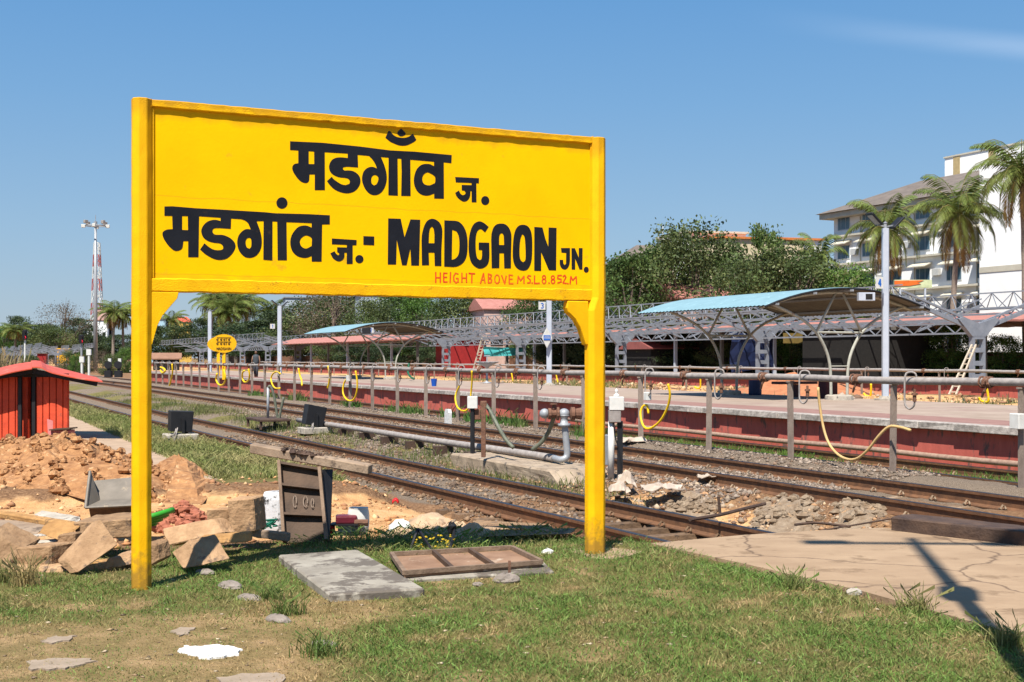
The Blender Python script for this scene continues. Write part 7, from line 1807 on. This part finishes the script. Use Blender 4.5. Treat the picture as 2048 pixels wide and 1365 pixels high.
blades('track_grass', 'green grass over the sleepers of the farthest track', 26000, plat_s, .05, .16, .007, green_c((.10, .19, .03), (.24, .22, .08), .18), 24)
def weed_s(r_, n_):
    k = 22; cu = 26 + 35 * r_.random(k); cv = 14.5 + r_.normal(size=k) * .2; i = r_.integers(0, k, n_)
    return cu[i] + r_.normal(size=n_) * .25, cv[i] + r_.normal(size=n_) * .15, .6 + .8 * r_.random(n_)
blades('fence_weeds', 'small weeds at the foot of the near pipe posts', 3500, weed_s, .1, .4, .014, green_c((.07, .16, .03), (.2, .2, .07), .15), 25)
def fl_s(r_, n_):
    u = 70 + 170 * r_.random(n_) ** 1.3; v = -14 + 20 * r_.random(n_); q = fbm(u * .12, v * .2, 55); ok = (r_.random(n_) < .15 + 1.3 * (q - .25)) & (np.abs(v - track_c(u)) > 2)
    return u[ok], v[ok], (.4 + 1.4 * q)[ok]
blades('dry_weeds', 'tall dry brown weeds beside the tracks at the far left', 26000, fl_s, .5, 2.2, .07, green_c((.11, .13, .045), (.30, .21, .11), .62), 26, bend=.5)
def yard_s(r_, n_):
    u = 34 + 70 * r_.random(n_); v = 26.5 + 21 * r_.random(n_); q = fbm(u * .25, v * .25, 31); ok = (r_.random(n_) < (q - .42) * 4)
    return u[ok], v[ok], .6 + .8 * q[ok]
blades('yard_weeds', 'patches of weeds over the far yard', 14000, yard_s, .1, .45, .03, green_c((.13, .15, .05), (.34, .27, .12), .5), 27)
for i, (x, y, hh, n_, lb) in enumerate(((52, 1172, .22, 160, 'pale dry grass tussock in front of the timber blocks'), (545, 1200, .12, 130, 'grass tuft left of the big grey slab corner'), (575, 1232, .14, 160, 'bright grass tuft beside the kerb stone below the slab'), (640, 1310, .12, 160, 'bright green tuft beside the low kerb stone'), (8, 1165, .16, 130, 'dark green tuft at the left edge'), (1590, 1180, .14, 160, 'grass tuft overhanging the paved crossing'), (1830, 1222, .16, 180, 'larger grass tuft at the edge of the paved crossing'), (2020, 1300, .16, 200, 'long grass tuft in the pole shadow at the right'))):
    c = G(x, y); cu, cv = uv_of(c)
    o = blades('grass_tuft', lb, n_, lambda r_, n__, cu=cu, cv=cv: (cu + r_.normal(size=n__) * .05, cv + r_.normal(size=n__) * .05, .7 + .6 * r_.random(n__)), hh * .5, hh * 1.1, .0035, green_c((.10, .17, .035), (.36, .28, .12), (.95 if i == 0 else .2)), 60 + i, None, .9)
    o['category'] = 'grass tuft'; o['group'] = 'grass tufts in the lawn'

# leaning lamp post just outside the right edge: only its shadow falls into the picture
sd = Vector((-to_sun.x, -to_sun.y, 0)) / to_sun.z
tip = G(1823, 1080); bp_ = Vector((2.2, 4.2, 0))
hgt = (tip.y - bp_.y) / sd.y; lean = Vector(((tip.x - bp_.x) / hgt - sd.x, 0, 1))
r = thing('lamp_post', 'leaning platform lamp post casting the long shadow over the crossing', 'lamp post', bp_)
MB().tube([bp_, bp_ + lean * hgt], [.085, .05], 10).build('pole', M_steelpaint, r)
MB().box(bp_ + lean * hgt * .62, (.22, .18, .6)).build('junction_box', M_steelpaint, r)
mb = MB(); mb.tube([bp_ + lean * (hgt - .5) + Vector((-.95, .05, 0)), bp_ + lean * (hgt - .5) + Vector((.95, -.05, 0))], .055, 8); mb.build('arm', M_steelpaint, r)
for s in (-1, 1): MB().box(bp_ + lean * (hgt - .47) + Vector((s * .75, -s * .05, 0)), (.4, .2, .08)).build('lamp_head', M_steelpaint, r, bevel=.01)
